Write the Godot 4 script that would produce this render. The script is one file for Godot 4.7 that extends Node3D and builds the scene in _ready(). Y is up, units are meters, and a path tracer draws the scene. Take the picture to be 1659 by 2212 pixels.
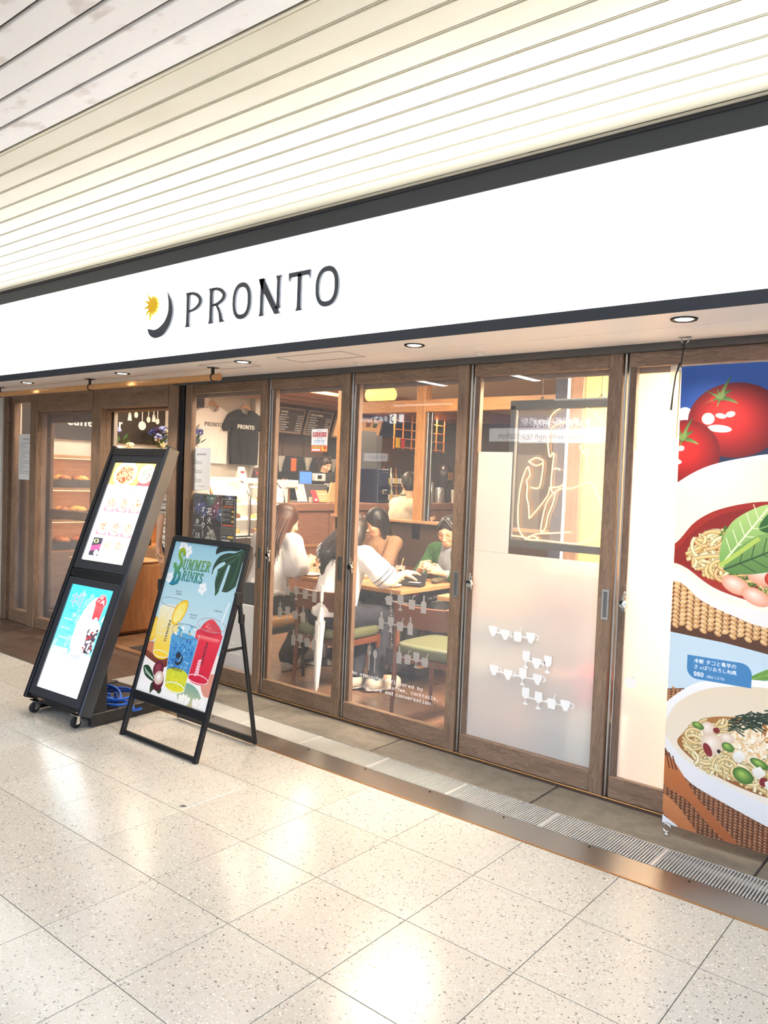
extends Node3D

# ---------- geometry builder ----------
class B:
	var v := PackedVector3Array()
	var n := PackedVector3Array()
	var uv := PackedVector2Array()
	var ix := PackedInt32Array()
	func vert(p: Vector3, nn: Vector3, t: Vector2) -> int:
		v.append(p)
		n.append(nn)
		uv.append(t)
		return v.size() - 1
	func quad(a: Vector3, b: Vector3, c: Vector3, d: Vector3, ta := Vector2(0, 0), tb := Vector2(1, 0), tc := Vector2(1, 1), td := Vector2(0, 1)) -> void:
		# a b c d counter-clockwise seen from outside
		var nn := (b - a).cross(c - a)
		if nn.length() < 1e-12:
			nn = (c - a).cross(d - a)
		nn = nn.normalized()
		var i := vert(a, nn, ta)
		vert(b, nn, tb)
		vert(c, nn, tc)
		vert(d, nn, td)
		ix.append_array(PackedInt32Array([i, i + 2, i + 1, i, i + 3, i + 2]))
	func tri(a: Vector3, b: Vector3, c: Vector3, ta := Vector2.ZERO, tb := Vector2.ZERO, tc := Vector2.ZERO) -> void:
		var nn := (b - a).cross(c - a).normalized()
		var i := vert(a, nn, ta)
		vert(b, nn, tb)
		vert(c, nn, tc)
		ix.append_array(PackedInt32Array([i, i + 2, i + 1]))
	func mquad(a: Vector3, b: Vector3, c: Vector3, d: Vector3, g: int, o: Vector2) -> void:
		# quad with metric uv, u runs along axis g
		var r: Array = []
		var nn := (b - a).cross(c - a).abs()
		var k := nn.max_axis_index()
		var h := g if g != k else (k + 1) % 3
		var w := 3 - h - k
		for p in [a, b, c, d]:
			r.append(Vector2(p[h], p[w]) + o)
		quad(a, b, c, d, r[0], r[1], r[2], r[3])
	func box(c: Vector3, s: Vector3, bev := 0.0, x := Transform3D(), grain := -1, off := Vector2.ZERO) -> void:
		var g := grain if grain >= 0 else s.max_axis_index()
		var h := s * 0.5
		var e := minf(bev, minf(h.x, minf(h.y, h.z)) * 0.9)
		var first := v.size()
		var i := h - Vector3(e, e, e)
		for a in 3:
			var b := (a + 1) % 3
			var d := (a + 2) % 3
			for sg in [-1.0, 1.0]:
				var q: Array = []
				for k in [[-1, -1], [1, -1], [1, 1], [-1, 1]]:
					var p := Vector3.ZERO
					p[a] = sg * h[a]
					p[b] = k[0] * i[b] * sg
					p[d] = k[1] * i[d]
					q.append(c + p)
				mquad(q[0], q[1], q[2], q[3], g, off)
			if e > 0.0:
				for s1 in [-1.0, 1.0]:
					for s2 in [-1.0, 1.0]:
						var p1 := Vector3.ZERO
						var p2 := Vector3.ZERO
						p1[b] = s1 * h[b]
						p1[d] = s2 * i[d]
						p2[b] = s1 * i[b]
						p2[d] = s2 * h[d]
						var la := Vector3.ZERO
						la[a] = i[a]
						if s1 * s2 > 0:
							mquad(c + p1 - la, c + p2 - la, c + p2 + la, c + p1 + la, g, off)
						else:
							mquad(c + p2 - la, c + p1 - la, c + p1 + la, c + p2 + la, g, off)
		if e > 0.0:
			for sx in [-1.0, 1.0]:
				for sy in [-1.0, 1.0]:
					for sz in [-1.0, 1.0]:
						var a1 := c + Vector3(sx * h.x, sy * i.y, sz * i.z)
						var a2 := c + Vector3(sx * i.x, sy * h.y, sz * i.z)
						var a3 := c + Vector3(sx * i.x, sy * i.y, sz * h.z)
						if sx * sy * sz > 0:
							tri(a1, a2, a3)
						else:
							tri(a1, a3, a2)
		# orient outward
		for t in range(first, v.size()):
			v[t] = x * v[t]
			n[t] = (x.basis * n[t]).normalized()
	func tube(pts: Array, rad, sides := 10, cap := true, closed := false) -> void:
		# swept round tube; rad float or array
		var m := pts.size()
		var prev := Vector3.ZERO
		var base := v.size()
		var len := 0.0
		for k in m:
			var a: Vector3 = pts[(k - 1 + m) % m] if closed else pts[maxi(k - 1, 0)]
			var b: Vector3 = pts[(k + 1) % m] if closed else pts[mini(k + 1, m - 1)]
			var t := (b - a).normalized()
			if prev == Vector3.ZERO:
				prev = t.cross(Vector3.UP)
				if prev.length() < 0.1:
					prev = t.cross(Vector3.RIGHT)
			prev = (prev - t * prev.dot(t)).normalized()
			var w := t.cross(prev)
			var r: float = rad if not rad is Array else rad[k]
			if k > 0:
				len += (pts[k] - pts[k - 1]).length()
			for j in sides + 1:
				var an := TAU * j / sides
				var d := prev * cos(an) + w * sin(an)
				vert(pts[k] + d * r, d, Vector2(len, float(j) / sides * 0.2))
		var rows := m if closed else m - 1
		for k in rows:
			for j in sides:
				var i0 := base + k * (sides + 1) + j
				var i1 := base + ((k + 1) % m) * (sides + 1) + j
				ix.append_array(PackedInt32Array([i0, i1, i0 + 1, i0 + 1, i1, i1 + 1]))
		if cap and not closed:
			for en in 2:
				var k := 0 if en == 0 else m - 1
				var q: Vector3 = pts[k]
				var dir: Vector3 = (pts[0] - pts[1]).normalized() if en == 0 else (pts[m - 1] - pts[m - 2]).normalized()
				var ci := vert(q, dir, Vector2.ZERO)
				var s0 := v.size()
				for j in sides + 1:
					vert(v[base + k * (sides + 1) + j], dir, Vector2.ZERO)
				for j in sides:
					if en == 0:
						ix.append_array(PackedInt32Array([ci, s0 + j, s0 + j + 1]))
					else:
						ix.append_array(PackedInt32Array([ci, s0 + j + 1, s0 + j]))
	func lathe(prof: Array, segs := 20, x := Transform3D()) -> void:
		# profile of Vector2(r, y) from bottom to top (outside), smooth across segments, faceted along profile
		for k in prof.size() - 1:
			var p: Vector2 = prof[k]
			var q: Vector2 = prof[k + 1]
			var d := q - p
			if d.length() < 1e-7:
				continue
			var nn := Vector2(d.y, -d.x).normalized()
			var n0 := nn
			var n1 := nn
			if k > 0:
				var d0: Vector2 = p - prof[k - 1]
				var m0 := Vector2(d0.y, -d0.x).normalized()
				if m0.dot(nn) > 0.6:
					n0 = (m0 + nn).normalized()
			if k < prof.size() - 2:
				var d1: Vector2 = prof[k + 2] - q
				var m1 := Vector2(d1.y, -d1.x).normalized()
				if m1.dot(nn) > 0.6:
					n1 = (m1 + nn).normalized()
			var base := v.size()
			for j in segs + 1:
				var a := TAU * j / segs
				var c := Vector3(cos(a), 0, -sin(a))
				vert(x * (c * p.x + Vector3(0, p.y, 0)), x.basis * (c * n0.x + Vector3(0, n0.y, 0)), Vector2(float(j) / segs, p.y))
				vert(x * (c * q.x + Vector3(0, q.y, 0)), x.basis * (c * n1.x + Vector3(0, n1.y, 0)), Vector2(float(j) / segs, q.y))
			for j in segs:
				var i := base + j * 2
				ix.append_array(PackedInt32Array([i, i + 1, i + 2, i + 2, i + 1, i + 3]))
	func prism(poly: PackedVector2Array, depth: float, x := Transform3D(), holes: Array = []) -> void:
		# polygon in xy extruded from z=-depth/2 to +depth/2
		var tr := Geometry2D.triangulate_polygon(poly)
		if Geometry2D.is_polygon_clockwise(poly):
			poly.reverse()
			tr = Geometry2D.triangulate_polygon(poly)
		var h := depth * 0.5
		for t in range(0, tr.size(), 3):
			var a := poly[tr[t]]
			var b := poly[tr[t + 1]]
			var c := poly[tr[t + 2]]
			if (b - a).cross(c - a) < 0:
				var s := b
				b = c
				c = s
			tri(x * Vector3(a.x, a.y, h), x * Vector3(b.x, b.y, h), x * Vector3(c.x, c.y, h), a, b, c)
			tri(x * Vector3(a.x, a.y, -h), x * Vector3(c.x, c.y, -h), x * Vector3(b.x, b.y, -h), a, c, b)
		if depth > 0.0:
			for k in poly.size():
				var a := poly[k]
				var b := poly[(k + 1) % poly.size()]
				quad(x * Vector3(a.x, a.y, -h), x * Vector3(b.x, b.y, -h), x * Vector3(b.x, b.y, h), x * Vector3(a.x, a.y, h))
	func ribbon(outer: PackedVector2Array, inner: PackedVector2Array, depth: float, x := Transform3D()) -> void:
		# ring between two loops of equal count
		var h := depth * 0.5
		var m := outer.size()
		for k in m:
			var a := outer[k]
			var b := outer[(k + 1) % m]
			var c := inner[(k + 1) % m]
			var d := inner[k]
			quad(x * Vector3(a.x, a.y, h), x * Vector3(b.x, b.y, h), x * Vector3(c.x, c.y, h), x * Vector3(d.x, d.y, h))
			quad(x * Vector3(d.x, d.y, -h), x * Vector3(c.x, c.y, -h), x * Vector3(b.x, b.y, -h), x * Vector3(a.x, a.y, -h))
			quad(x * Vector3(a.x, a.y, -h), x * Vector3(b.x, b.y, -h), x * Vector3(b.x, b.y, h), x * Vector3(a.x, a.y, h))
			quad(x * Vector3(d.x, d.y, h), x * Vector3(c.x, c.y, h), x * Vector3(c.x, c.y, -h), x * Vector3(d.x, d.y, -h))
	func sheet(fn: Callable, nu: int, nv: int) -> void:
		# smooth parametric surface fn(u, v) -> Vector3
		var base := v.size()
		var pts: Array = []
		for i in nu + 1:
			for j in nv + 1:
				pts.append(fn.call(float(i) / nu, float(j) / nv))
		for i in nu + 1:
			for j in nv + 1:
				var a: Vector3 = pts[mini(i + 1, nu) * (nv + 1) + j] - pts[maxi(i - 1, 0) * (nv + 1) + j]
				var b: Vector3 = pts[i * (nv + 1) + mini(j + 1, nv)] - pts[i * (nv + 1) + maxi(j - 1, 0)]
				vert(pts[i * (nv + 1) + j], a.cross(b).normalized(), Vector2(float(i) / nu, float(j) / nv))
		for i in nu:
			for j in nv:
				var q := base + i * (nv + 1) + j
				var w := q + nv + 1
				ix.append_array(PackedInt32Array([q, w + 1, w, q, q + 1, w + 1]))
	func ball(c: Vector3, r: Vector3, nu := 14, nv := 9) -> void:
		sheet(func(a, b): return c + Vector3(cos(-TAU * a) * sin(PI * b) * r.x, -cos(PI * b) * r.y, sin(-TAU * a) * sin(PI * b) * r.z), nu, nv)
	func mesh() -> ArrayMesh:
		var a: Array = []
		a.resize(Mesh.ARRAY_MAX)
		a[Mesh.ARRAY_VERTEX] = v
		a[Mesh.ARRAY_NORMAL] = n
		a[Mesh.ARRAY_TEX_UV] = uv
		a[Mesh.ARRAY_INDEX] = ix
		var m := ArrayMesh.new()
		m.add_surface_from_arrays(Mesh.PRIMITIVE_TRIANGLES, a)
		return m

# ---------- scene helpers ----------
var used := {}
func numbered(called: String) -> String:
	used[called] = used.get(called, -1) + 1
	return called if used[called] == 0 else "%s_%03d" % [called, used[called]]
func tag(o: Node, label := "", category := "", group := "", kind := "") -> Node:
	if label: o.set_meta("label", label)
	if category: o.set_meta("category", category)
	if group: o.set_meta("group", group)
	if kind: o.set_meta("kind", kind)
	return o
func thing(called: String, label: String, category: String, at := Vector3.ZERO, turn := 0.0, group := "") -> Node3D:
	var o := Node3D.new()
	o.name = numbered(called)
	add_child(o)
	o.position = at
	o.rotation.y = turn
	tag(o, label, category, group)
	return o
func put(called: String, what, m: Material, parent: Node = null, at := Vector3.ZERO) -> MeshInstance3D:
	var o := MeshInstance3D.new()
	o.mesh = what.mesh() if what is B else what
	o.material_override = m
	o.position = at
	if parent == null:
		o.name = numbered(called)
		add_child(o)
	else:
		o.name = called
		parent.add_child(o, true)
	return o
func struct(called: String, what, m: Material) -> MeshInstance3D:
	var o := put(called, what, m)
	o.set_meta("kind", "structure")
	return o
func sroot(called: String, at := Vector3.ZERO) -> Node3D:
	var o := Node3D.new()
	o.name = numbered(called)
	add_child(o)
	o.position = at
	o.set_meta("kind", "structure")
	return o
func bx(c: Vector3, s: Vector3, bev := 0.0, grain := -1, off := Vector2.ZERO) -> B:
	var b := B.new()
	b.box(c, s, bev, Transform3D(), grain, off)
	return b
func dup(root: Node3D, at: Vector3, turn: float, label := "") -> Node3D:
	var base: String = root.name
	var cut := base.rfind("_")
	if cut > 0 and base.substr(cut + 1).is_valid_int():
		base = base.substr(0, cut)
	var r: Node3D = root.duplicate()
	r.name = numbered(base)
	add_child(r)
	r.position = at
	r.rotation.y = turn
	if label: r.set_meta("label", label)
	return r
func flat(c: Color, rough := 0.6, metal := 0.0, spec := 0.5) -> StandardMaterial3D:
	var m := StandardMaterial3D.new()
	m.albedo_color = c
	m.roughness = rough
	m.metallic = metal
	m.metallic_specular = spec
	return m
func rgb(r: float, g: float, b: float) -> Color:
	return Color(r / 255.0, g / 255.0, b / 255.0)
func pic(t: Texture2D, rough := 0.5, glow := 0.0) -> StandardMaterial3D:
	var m := flat(Color.WHITE, rough)
	m.albedo_texture = t
	if glow > 0.0:
		m.albedo_color = Color(0.25, 0.25, 0.25)
		m.emission_enabled = true
		m.emission = Color.WHITE
		m.emission_operator = BaseMaterial3D.EMISSION_OP_MULTIPLY
		m.emission_texture = t
		m.emission_energy_multiplier = glow
	return m
func lamp_mat(c: Color, e: float) -> StandardMaterial3D:
	var m := flat(c, 0.5)
	m.emission_enabled = true
	m.emission = c
	m.emission_energy_multiplier = e
	return m
func glass(a := 0.06, tint := Color.WHITE) -> StandardMaterial3D:
	var m := flat(Color(tint.r, tint.g, tint.b, a), 0.0)
	m.transparency = BaseMaterial3D.TRANSPARENCY_ALPHA
	return m
func noise_tex(w: int, h: int, fr: float, ramp: Array, sd := 1, oct := 4, kind := FastNoiseLite.TYPE_SIMPLEX_SMOOTH) -> NoiseTexture2D:
	var f := FastNoiseLite.new()
	f.seed = sd
	f.noise_type = kind
	f.frequency = fr
	f.fractal_octaves = oct
	var g := Gradient.new()
	g.offsets = PackedFloat32Array(ramp[0])
	g.colors = PackedColorArray(ramp[1])
	var t := NoiseTexture2D.new()
	t.width = w
	t.height = h
	t.seamless = true
	t.noise = f
	t.color_ramp = g
	return t
func wood(a: Color, b: Color, rough := 0.5, sd := 3, sc := 1.0) -> StandardMaterial3D:
	# long fibres run along u (metres)
	var m := flat(Color.WHITE, rough)
	m.albedo_texture = noise_tex(512, 512, 0.011, [[0.0, 0.32, 0.45, 0.55, 0.68, 1.0], [a, a.lerp(b, 0.55), a.lerp(b, 0.25), a.lerp(b, 0.8), a.lerp(b, 0.45), b]], sd, 5)
	m.uv1_scale = Vector3(0.55 * sc, 4.2 * sc, 1)
	return m
func pane(called: String, w: float, h: float, m: Material, parent: Node, at: Vector3, bas := Basis()) -> MeshInstance3D:
	# flat printed sheet, picture upright, facing +z of its basis, 1 mm thick
	var b := B.new()
	var x := w * 0.5
	var y := h * 0.5
	var d := 0.0006
	b.quad(Vector3(-x, -y, d), Vector3(x, -y, d), Vector3(x, y, d), Vector3(-x, y, d), Vector2(0, 1), Vector2(1, 1), Vector2(1, 0), Vector2(0, 0))
	b.quad(Vector3(x, -y, -d), Vector3(-x, -y, -d), Vector3(-x, y, -d), Vector3(x, y, -d), Vector2(1, 1), Vector2(0, 1), Vector2(0, 0), Vector2(1, 0))
	for k in [[Vector3(-x, -y, -d), Vector3(x, -y, -d), Vector3(x, -y, d), Vector3(-x, -y, d)], [Vector3(x, -y, -d), Vector3(x, y, -d), Vector3(x, y, d), Vector3(x, -y, d)], [Vector3(x, y, -d), Vector3(-x, y, -d), Vector3(-x, y, d), Vector3(x, y, d)], [Vector3(-x, y, -d), Vector3(-x, -y, -d), Vector3(-x, -y, d), Vector3(-x, y, d)]]:
		b.quad(k[0], k[1], k[2], k[3], Vector2.ZERO, Vector2.ZERO, Vector2.ZERO, Vector2.ZERO)
	var o := put(called, b, m, parent)
	o.transform = Transform3D(bas, at)
	return o

# ---------- 2D printing ----------
class Cv:
	var im: Image
	var k := 1.0      # pixels per unit (supersampled)
	var w := 0
	var h := 0
	var ss := 2
	var grad: Array = []   # [y0, c0, y1, c1] in units: print ink that runs from one colour to the other
	func _init(pw: int, ph: int, units_w: float, bg: Color, s := 2) -> void:
		ss = s
		w = pw * s
		h = ph * s
		k = w / units_w
		im = Image.create_empty(w, h, false, Image.FORMAT_RGBA8)
		im.fill(bg)
	func tex() -> ImageTexture:
		if ss > 1:
			im.resize(w / ss, h / ss, Image.INTERPOLATE_BILINEAR if ss == 2 else Image.INTERPOLATE_LANCZOS)
		im.convert(Image.FORMAT_RGB8)
		return ImageTexture.create_from_image(im)
	func span(x0: int, x1: int, y: int, c: Color) -> void:
		if c.a < 0.999:
			var s := Image.create_empty(x1 - x0, 1, false, Image.FORMAT_RGBA8)
			s.fill(c)
			im.blend_rect(s, Rect2i(0, 0, x1 - x0, 1), Vector2i(x0, y))
		else:
			im.fill_rect(Rect2i(x0, y, x1 - x0, 1), c)
	func poly(loops: Array, c: Color, c2 = null) -> void:
		# even-odd fill of one or more loops; c2: vertical blend to the bottom
		var rows := {}
		var lo := 1e9
		var hi := -1e9
		for lp in loops:
			var m: int = lp.size()
			for i in m:
				var a: Vector2 = lp[i] * k
				var b: Vector2 = lp[(i + 1) % m] * k
				lo = minf(lo, a.y)
				hi = maxf(hi, a.y)
				if a.y == b.y:
					continue
				if a.y > b.y:
					var t := a
					a = b
					b = t
				var y0 := maxi(0, ceili(a.y - 0.5))
				var y1 := mini(h - 1, ceili(b.y - 0.5) - 1)
				if y1 < y0:
					continue
				var sl := (b.x - a.x) / (b.y - a.y)
				var x := a.x + (y0 + 0.5 - a.y) * sl
				for y in range(y0, y1 + 1):
					if rows.has(y):
						rows[y].append(x)
					else:
						rows[y] = [x]
					x += sl
		for y in rows:
			var xs: Array = rows[y]
			if xs.size() > 2:
				xs.sort()
			elif xs.size() == 2 and xs[0] > xs[1]:
				xs = [xs[1], xs[0]]
			var col: Color = c if c2 == null else c.lerp(c2, clampf((y - lo) / maxf(hi - lo, 1.0), 0, 1))
			if grad.size() == 4:
				col = grad[1].lerp(grad[3], clampf((y / k - grad[0]) / (grad[2] - grad[0]), 0, 1))
			for i in range(0, xs.size() - 1, 2):
				var x0 := maxi(0, roundi(xs[i]))
				var x1 := mini(w, roundi(xs[i + 1]))
				if x1 > x0:
					span(x0, x1, y, col)
	func rect(x: float, y: float, ww: float, hh: float, c: Color, c2 = null) -> void:
		poly([PackedVector2Array([Vector2(x, y), Vector2(x + ww, y), Vector2(x + ww, y + hh), Vector2(x, y + hh)])], c, c2)
	func oval(x: float, y: float, rx: float, ry: float, c: Color, rot := 0.0, seg := 28) -> void:
		var p := PackedVector2Array()
		for i in seg:
			var a := TAU * i / seg
			p.append(Vector2(x, y) + Vector2(cos(a) * rx, sin(a) * ry).rotated(rot))
		poly([p], c)
	func glow(x: float, y: float, rx: float, ry: float, c0: Color, c1: Color, dx := 0.0, dy := 0.0, steps := 18, rot := 0.0) -> void:
		# nested ovals from edge colour c0 to inner colour c1, inner centre shifted
		for i in steps:
			var t := float(i) / (steps - 1)
			var f := 1.0 - t * 0.92
			oval(x + dx * t, y + dy * t, rx * f, ry * f, c0.lerp(c1, t), rot, 36)
	func line(pts: PackedVector2Array, wd: float, c: Color, taper := 0.0) -> void:
		for i in pts.size() - 1:
			var a := pts[i]
			var b := pts[i + 1]
			var d := (b - a)
			if d.length() < 1e-6:
				continue
			var nn := d.normalized().orthogonal() * wd * 0.5
			var e := d.normalized() * wd * 0.2
			poly([PackedVector2Array([a - e + nn, b + e + nn, b + e - nn, a - e - nn])], c)
	func smooth(pts: Array, per := 6) -> PackedVector2Array:
		var o := PackedVector2Array()
		for i in pts.size() - 1:
			var p0: Vector2 = pts[maxi(i - 1, 0)]
			var p1: Vector2 = pts[i]
			var p2: Vector2 = pts[i + 1]
			var p3: Vector2 = pts[mini(i + 2, pts.size() - 1)]
			for s in per:
				o.append(p1.cubic_interpolate(p2, p0, p3, float(s) / per))
		o.append(pts[pts.size() - 1])
		return o
	func blob(pts: Array, c: Color, c2 = null, per := 6) -> void:
		# closed smooth outline
		var o := PackedVector2Array()
		var m := pts.size()
		for i in m:
			var p1: Vector2 = pts[i]
			for s in per:
				o.append(p1.cubic_interpolate(pts[(i + 1) % m], pts[(i - 1 + m) % m], pts[(i + 2) % m], float(s) / per))
		poly([o], c, c2)
	func text(s: String, x: float, y: float, size: float, c: Color, font: Font, xf := Transform2D(), c2 = null) -> float:
		# baseline-left at x,y; size = cap height in units; returns width
		var tm := TextMesh.new()
		tm.font = font
		tm.text = s
		tm.font_size = 64
		tm.pixel_size = 0.01
		tm.depth = 0.0
		tm.curve_step = 3.0
		tm.horizontal_alignment = HORIZONTAL_ALIGNMENT_LEFT
		tm.vertical_alignment = VERTICAL_ALIGNMENT_BOTTOM
		var ar := tm.get_mesh_arrays()
		if ar.size() == 0:
			return 0.0
		var vs: PackedVector3Array = ar[Mesh.ARRAY_VERTEX]
		if not CAPS.has(font):
			tm.text = "H"
			var lo := 1e9
			var hi := -1e9
			for p in tm.get_mesh_arrays()[Mesh.ARRAY_VERTEX]:
				lo = minf(lo, p.y)
				hi = maxf(hi, p.y)
			CAPS[font] = Vector2(lo, hi)
		var f: float = size / (CAPS[font].y - CAPS[font].x)
		var lowy: float = CAPS[font].x
		var wd := 0.0
		var id = ar[Mesh.ARRAY_INDEX]
		var cnt: int = vs.size() if id == null else id.size()
		for t in range(0, cnt, 3):
			var p := PackedVector2Array()
			for q in 3:
				var vv: Vector3 = vs[t + q] if id == null else vs[id[t + q]]
				wd = maxf(wd, vv.x * f)
				p.append(xf * Vector2(x + vv.x * f, y - (vv.y - lowy) * f))
			poly([p], c)
		return wd
	func kanji(s: String, x: float, y: float, size: float, c: Color, book: Dictionary, wt := 0.1, step := Vector2(1.05, 0), xf := Transform2D()) -> void:
		# top-left at x,y
		var at := Vector2(x, y)
		for ch in s:
			if book.has(ch):
				for st in book[ch].split(" "):
					var p := PackedVector2Array()
					for i in range(0, st.length() - 1, 2):
						p.append(xf * (at + Vector2(B36.find(st[i]), B36.find(st[i + 1])) / 20.0 * size))
					line(p, size * wt, c)
			at += step * size
	func dashes(x: float, y: float, ww: float, hh: float, c: Color, rng: RandomNumberGenerator) -> void:
		# a line of print too small to read
		var q := x
		while q < x + ww:
			var d := hh * rng.randf_range(0.5, 0.95)
			rect(q, y + hh * rng.randf_range(0, 0.25), d, hh * rng.randf_range(0.16, 0.3), c)
			rect(q + d * rng.randf_range(0, 0.6), y, hh * 0.18, hh, c)
			rect(q, y + hh * rng.randf_range(0.6, 0.85), d * 0.9, hh * 0.16, c)
			q += hh * 1.12
	static var CAPS := {}
	const B36 := "0123456789abcdefghijk"

# ---------- the scene ----------
var M := {}
var sans: SystemFont
var sansb: SystemFont
var serif: SystemFont
var serifb: SystemFont
var mono: SystemFont
const FZ := -3.6        # front of the sliding doors
const SZ := -3.0        # front of the fascia

func font(called: String, weight := 400) -> SystemFont:
	var f := SystemFont.new()
	f.font_names = PackedStringArray([called])
	f.font_weight = weight
	return f

func _ready() -> void:
	view_and_light()
	sans = font("Droid Sans")
	sansb = font("Droid Sans", 700)
	serif = font("Droid Serif")
	serifb = font("Droid Serif", 700)
	mono = font("Droid Sans Mono")
	materials()
	ground()
	overhead()
	fascia()
	shop_shell()
	doors()
	entrance()
	rest()

func view_and_light() -> void:
	var cam := Camera3D.new()
	cam.name = "camera"
	cam.position = Vector3(0, 1.5, 0)
	cam.rotation_degrees = Vector3(-2.406, 39.246, 2.216)
	cam.fov = 65.908
	cam.near = 0.05
	cam.far = 200.0
	add_child(cam)
	cam.current = true
	var sky := ProceduralSkyMaterial.new()
	sky.sky_top_color = Color(0.62, 0.76, 0.95)
	sky.sky_horizon_color = Color(0.93, 0.96, 1.0)
	sky.ground_bottom_color = Color(0.5, 0.5, 0.48)
	sky.ground_horizon_color = Color(0.8, 0.8, 0.78)
	sky.sky_energy_multiplier = 2.2
	sky.ground_energy_multiplier = 1.2
	var e := Environment.new()
	e.background_mode = Environment.BG_SKY
	e.sky = Sky.new()
	e.sky.sky_material = sky
	e.tonemap_mode = Environment.TONE_MAPPER_LINEAR
	e.tonemap_exposure = 1.75
	e.sdfgi_enabled = true
	e.ssao_enabled = true
	e.ssil_enabled = true
	var we := WorldEnvironment.new()
	we.name = "world_environment"
	we.environment = e
	add_child(we)
	var sun := DirectionalLight3D.new()
	sun.name = "sun"
	sun.light_color = Color(1.0, 0.97, 0.9)
	sun.light_energy = 3.0
	sun.light_angular_distance = 0.6
	sun.shadow_enabled = true
	add_child(sun)
	sun.basis = Basis.looking_at(Vector3(-0.5, -0.6, -0.6), Vector3.UP)
	# glow of the light box sign, just before its face
	area("fascia_light", Vector3(-4.0, 2.5, SZ + 0.004), Vector3(0, 0, 1), Vector2(12.4, 0.55), Color(1.0, 1.0, 0.99), 0.74)
	# daylight fluorescent rows under the concourse ceiling
	area("concourse_light", Vector3(-4.8, 2.78, 0.9), Vector3(0, -1, 0), Vector2(1.3, 0.12), Color(0.97, 0.99, 1.0), 9.0)
	area("concourse_light", Vector3(-6.2, 2.78, 0.9), Vector3(0, -1, 0), Vector2(1.3, 0.12), Color(0.97, 0.99, 1.0), 10.0)
	# ceiling panels inside the shop
	for z in [-7.4, -8.7, -9.9]:
		area("counter_light", Vector3(-7.2, 2.45, z), Vector3(0, -1, 0), Vector2(0.5, 0.3), Color(1.0, 0.9, 0.78), 7.5)
	for q in [[-3.6, -4.7, 8.0], [-5.8, -5.2, 5.5], [-6.3, -6.6, 6.0], [-5.4, -8.6, 6.0], [-1.4, -4.05, 62.0], [-7.0, -4.4, 4.5]]:
		area("shop_light", Vector3(q[0], 2.5, q[1]), Vector3(0, -1, 0), Vector2(0.9, 0.5), Color(1.0, 0.92, 0.81), q[2])

func area(called: String, at: Vector3, dir: Vector3, size: Vector2, c: Color, e: float) -> void:
	var l := AreaLight3D.new()
	l.name = numbered(called)
	l.area_size = size
	l.area_normalize_energy = false
	l.light_color = c
	l.light_energy = e
	l.shadow_enabled = true
	l.area_range = 30.0
	l.area_attenuation = 2.0
	add_child(l)
	l.position = at
	l.basis = Basis.looking_at(dir, Vector3.UP if absf(dir.y) < 0.9 else Vector3.RIGHT)

func materials() -> void:
	M.wood = wood(rgb(104, 82, 65), rgb(158, 131, 108), 0.45, 5)
	M.wood2 = wood(rgb(92, 71, 57), rgb(140, 113, 93), 0.5, 8)
	M.oak = wood(rgb(156, 110, 72), rgb(204, 156, 110), 0.45, 11)
	M.navy = flat(rgb(44, 50, 62), 0.5)
	M.navy2 = flat(rgb(33, 36, 45), 0.5)
	M.black = flat(rgb(22, 23, 27), 0.35)
	M.blackmatt = flat(rgb(26, 26, 28), 0.7)
	M.steel = flat(rgb(178, 172, 164), 0.28, 1.0)
	M.steel2 = flat(rgb(196, 194, 190), 0.35, 1.0)
	M.alu = flat(rgb(190, 188, 184), 0.35, 1.0)
	M.chrome = flat(rgb(215, 215, 215), 0.12, 1.0)
	M.white = flat(rgb(238, 236, 232), 0.5)
	M.soffit = flat(rgb(244, 241, 239), 0.55)
	M.glass = glass(0.05)
	M.glass.metallic_specular = 0.3
	M.bar = flat(rgb(206, 206, 204), 0.35, 0.35)
	M.dark = flat(rgb(34, 30, 28), 0.6)
	M.rubber = flat(rgb(30, 30, 30), 0.75)

func terrazzo(base: Color, sd: int) -> StandardMaterial3D:
	var r := RandomNumberGenerator.new()
	r.seed = sd
	var c := Cv.new(1024, 1024, 0.84, base, 1)
	var tones: Array = [[rgb(120, 116, 108), 900], [rgb(150, 143, 132), 1600], [rgb(236, 232, 222), 2200], [rgb(176, 168, 154), 1500], [rgb(92, 90, 86), 420], [rgb(196, 186, 168), 1200], [rgb(64, 62, 62), 130]]
	for q in 4:
		for t in tones:
			for i in int(t[1] / 4.0):
				var p := Vector2(r.randf(), r.randf()) * 0.84
				var s := r.randf_range(0.0012, 0.0042) * (1.0 if t[1] > 500 else 1.25)
				var a := r.randf() * TAU
				var pl := PackedVector2Array()
				var e := r.randf_range(0.45, 0.9)
				for k in 5:
					var g := a + TAU * (k + r.randf_range(-0.3, 0.3)) / 5.0
					pl.append(p + Vector2(cos(g) * s, sin(g) * s * e).rotated(a))
				c.poly([pl], t[0].lerp(base, r.randf_range(0.0, 0.45)))
	var m := flat(Color.WHITE, 0.24)
	m.albedo_texture = c.tex()
	m.uv1_scale = Vector3(1.0 / 0.84, 1.0 / 0.84, 1)
	m.roughness_texture = noise_tex(256, 256, 0.02, [[0.0, 1.0], [Color(0.75, 0.75, 0.75), Color(1, 1, 1)]], sd)
	return m

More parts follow.
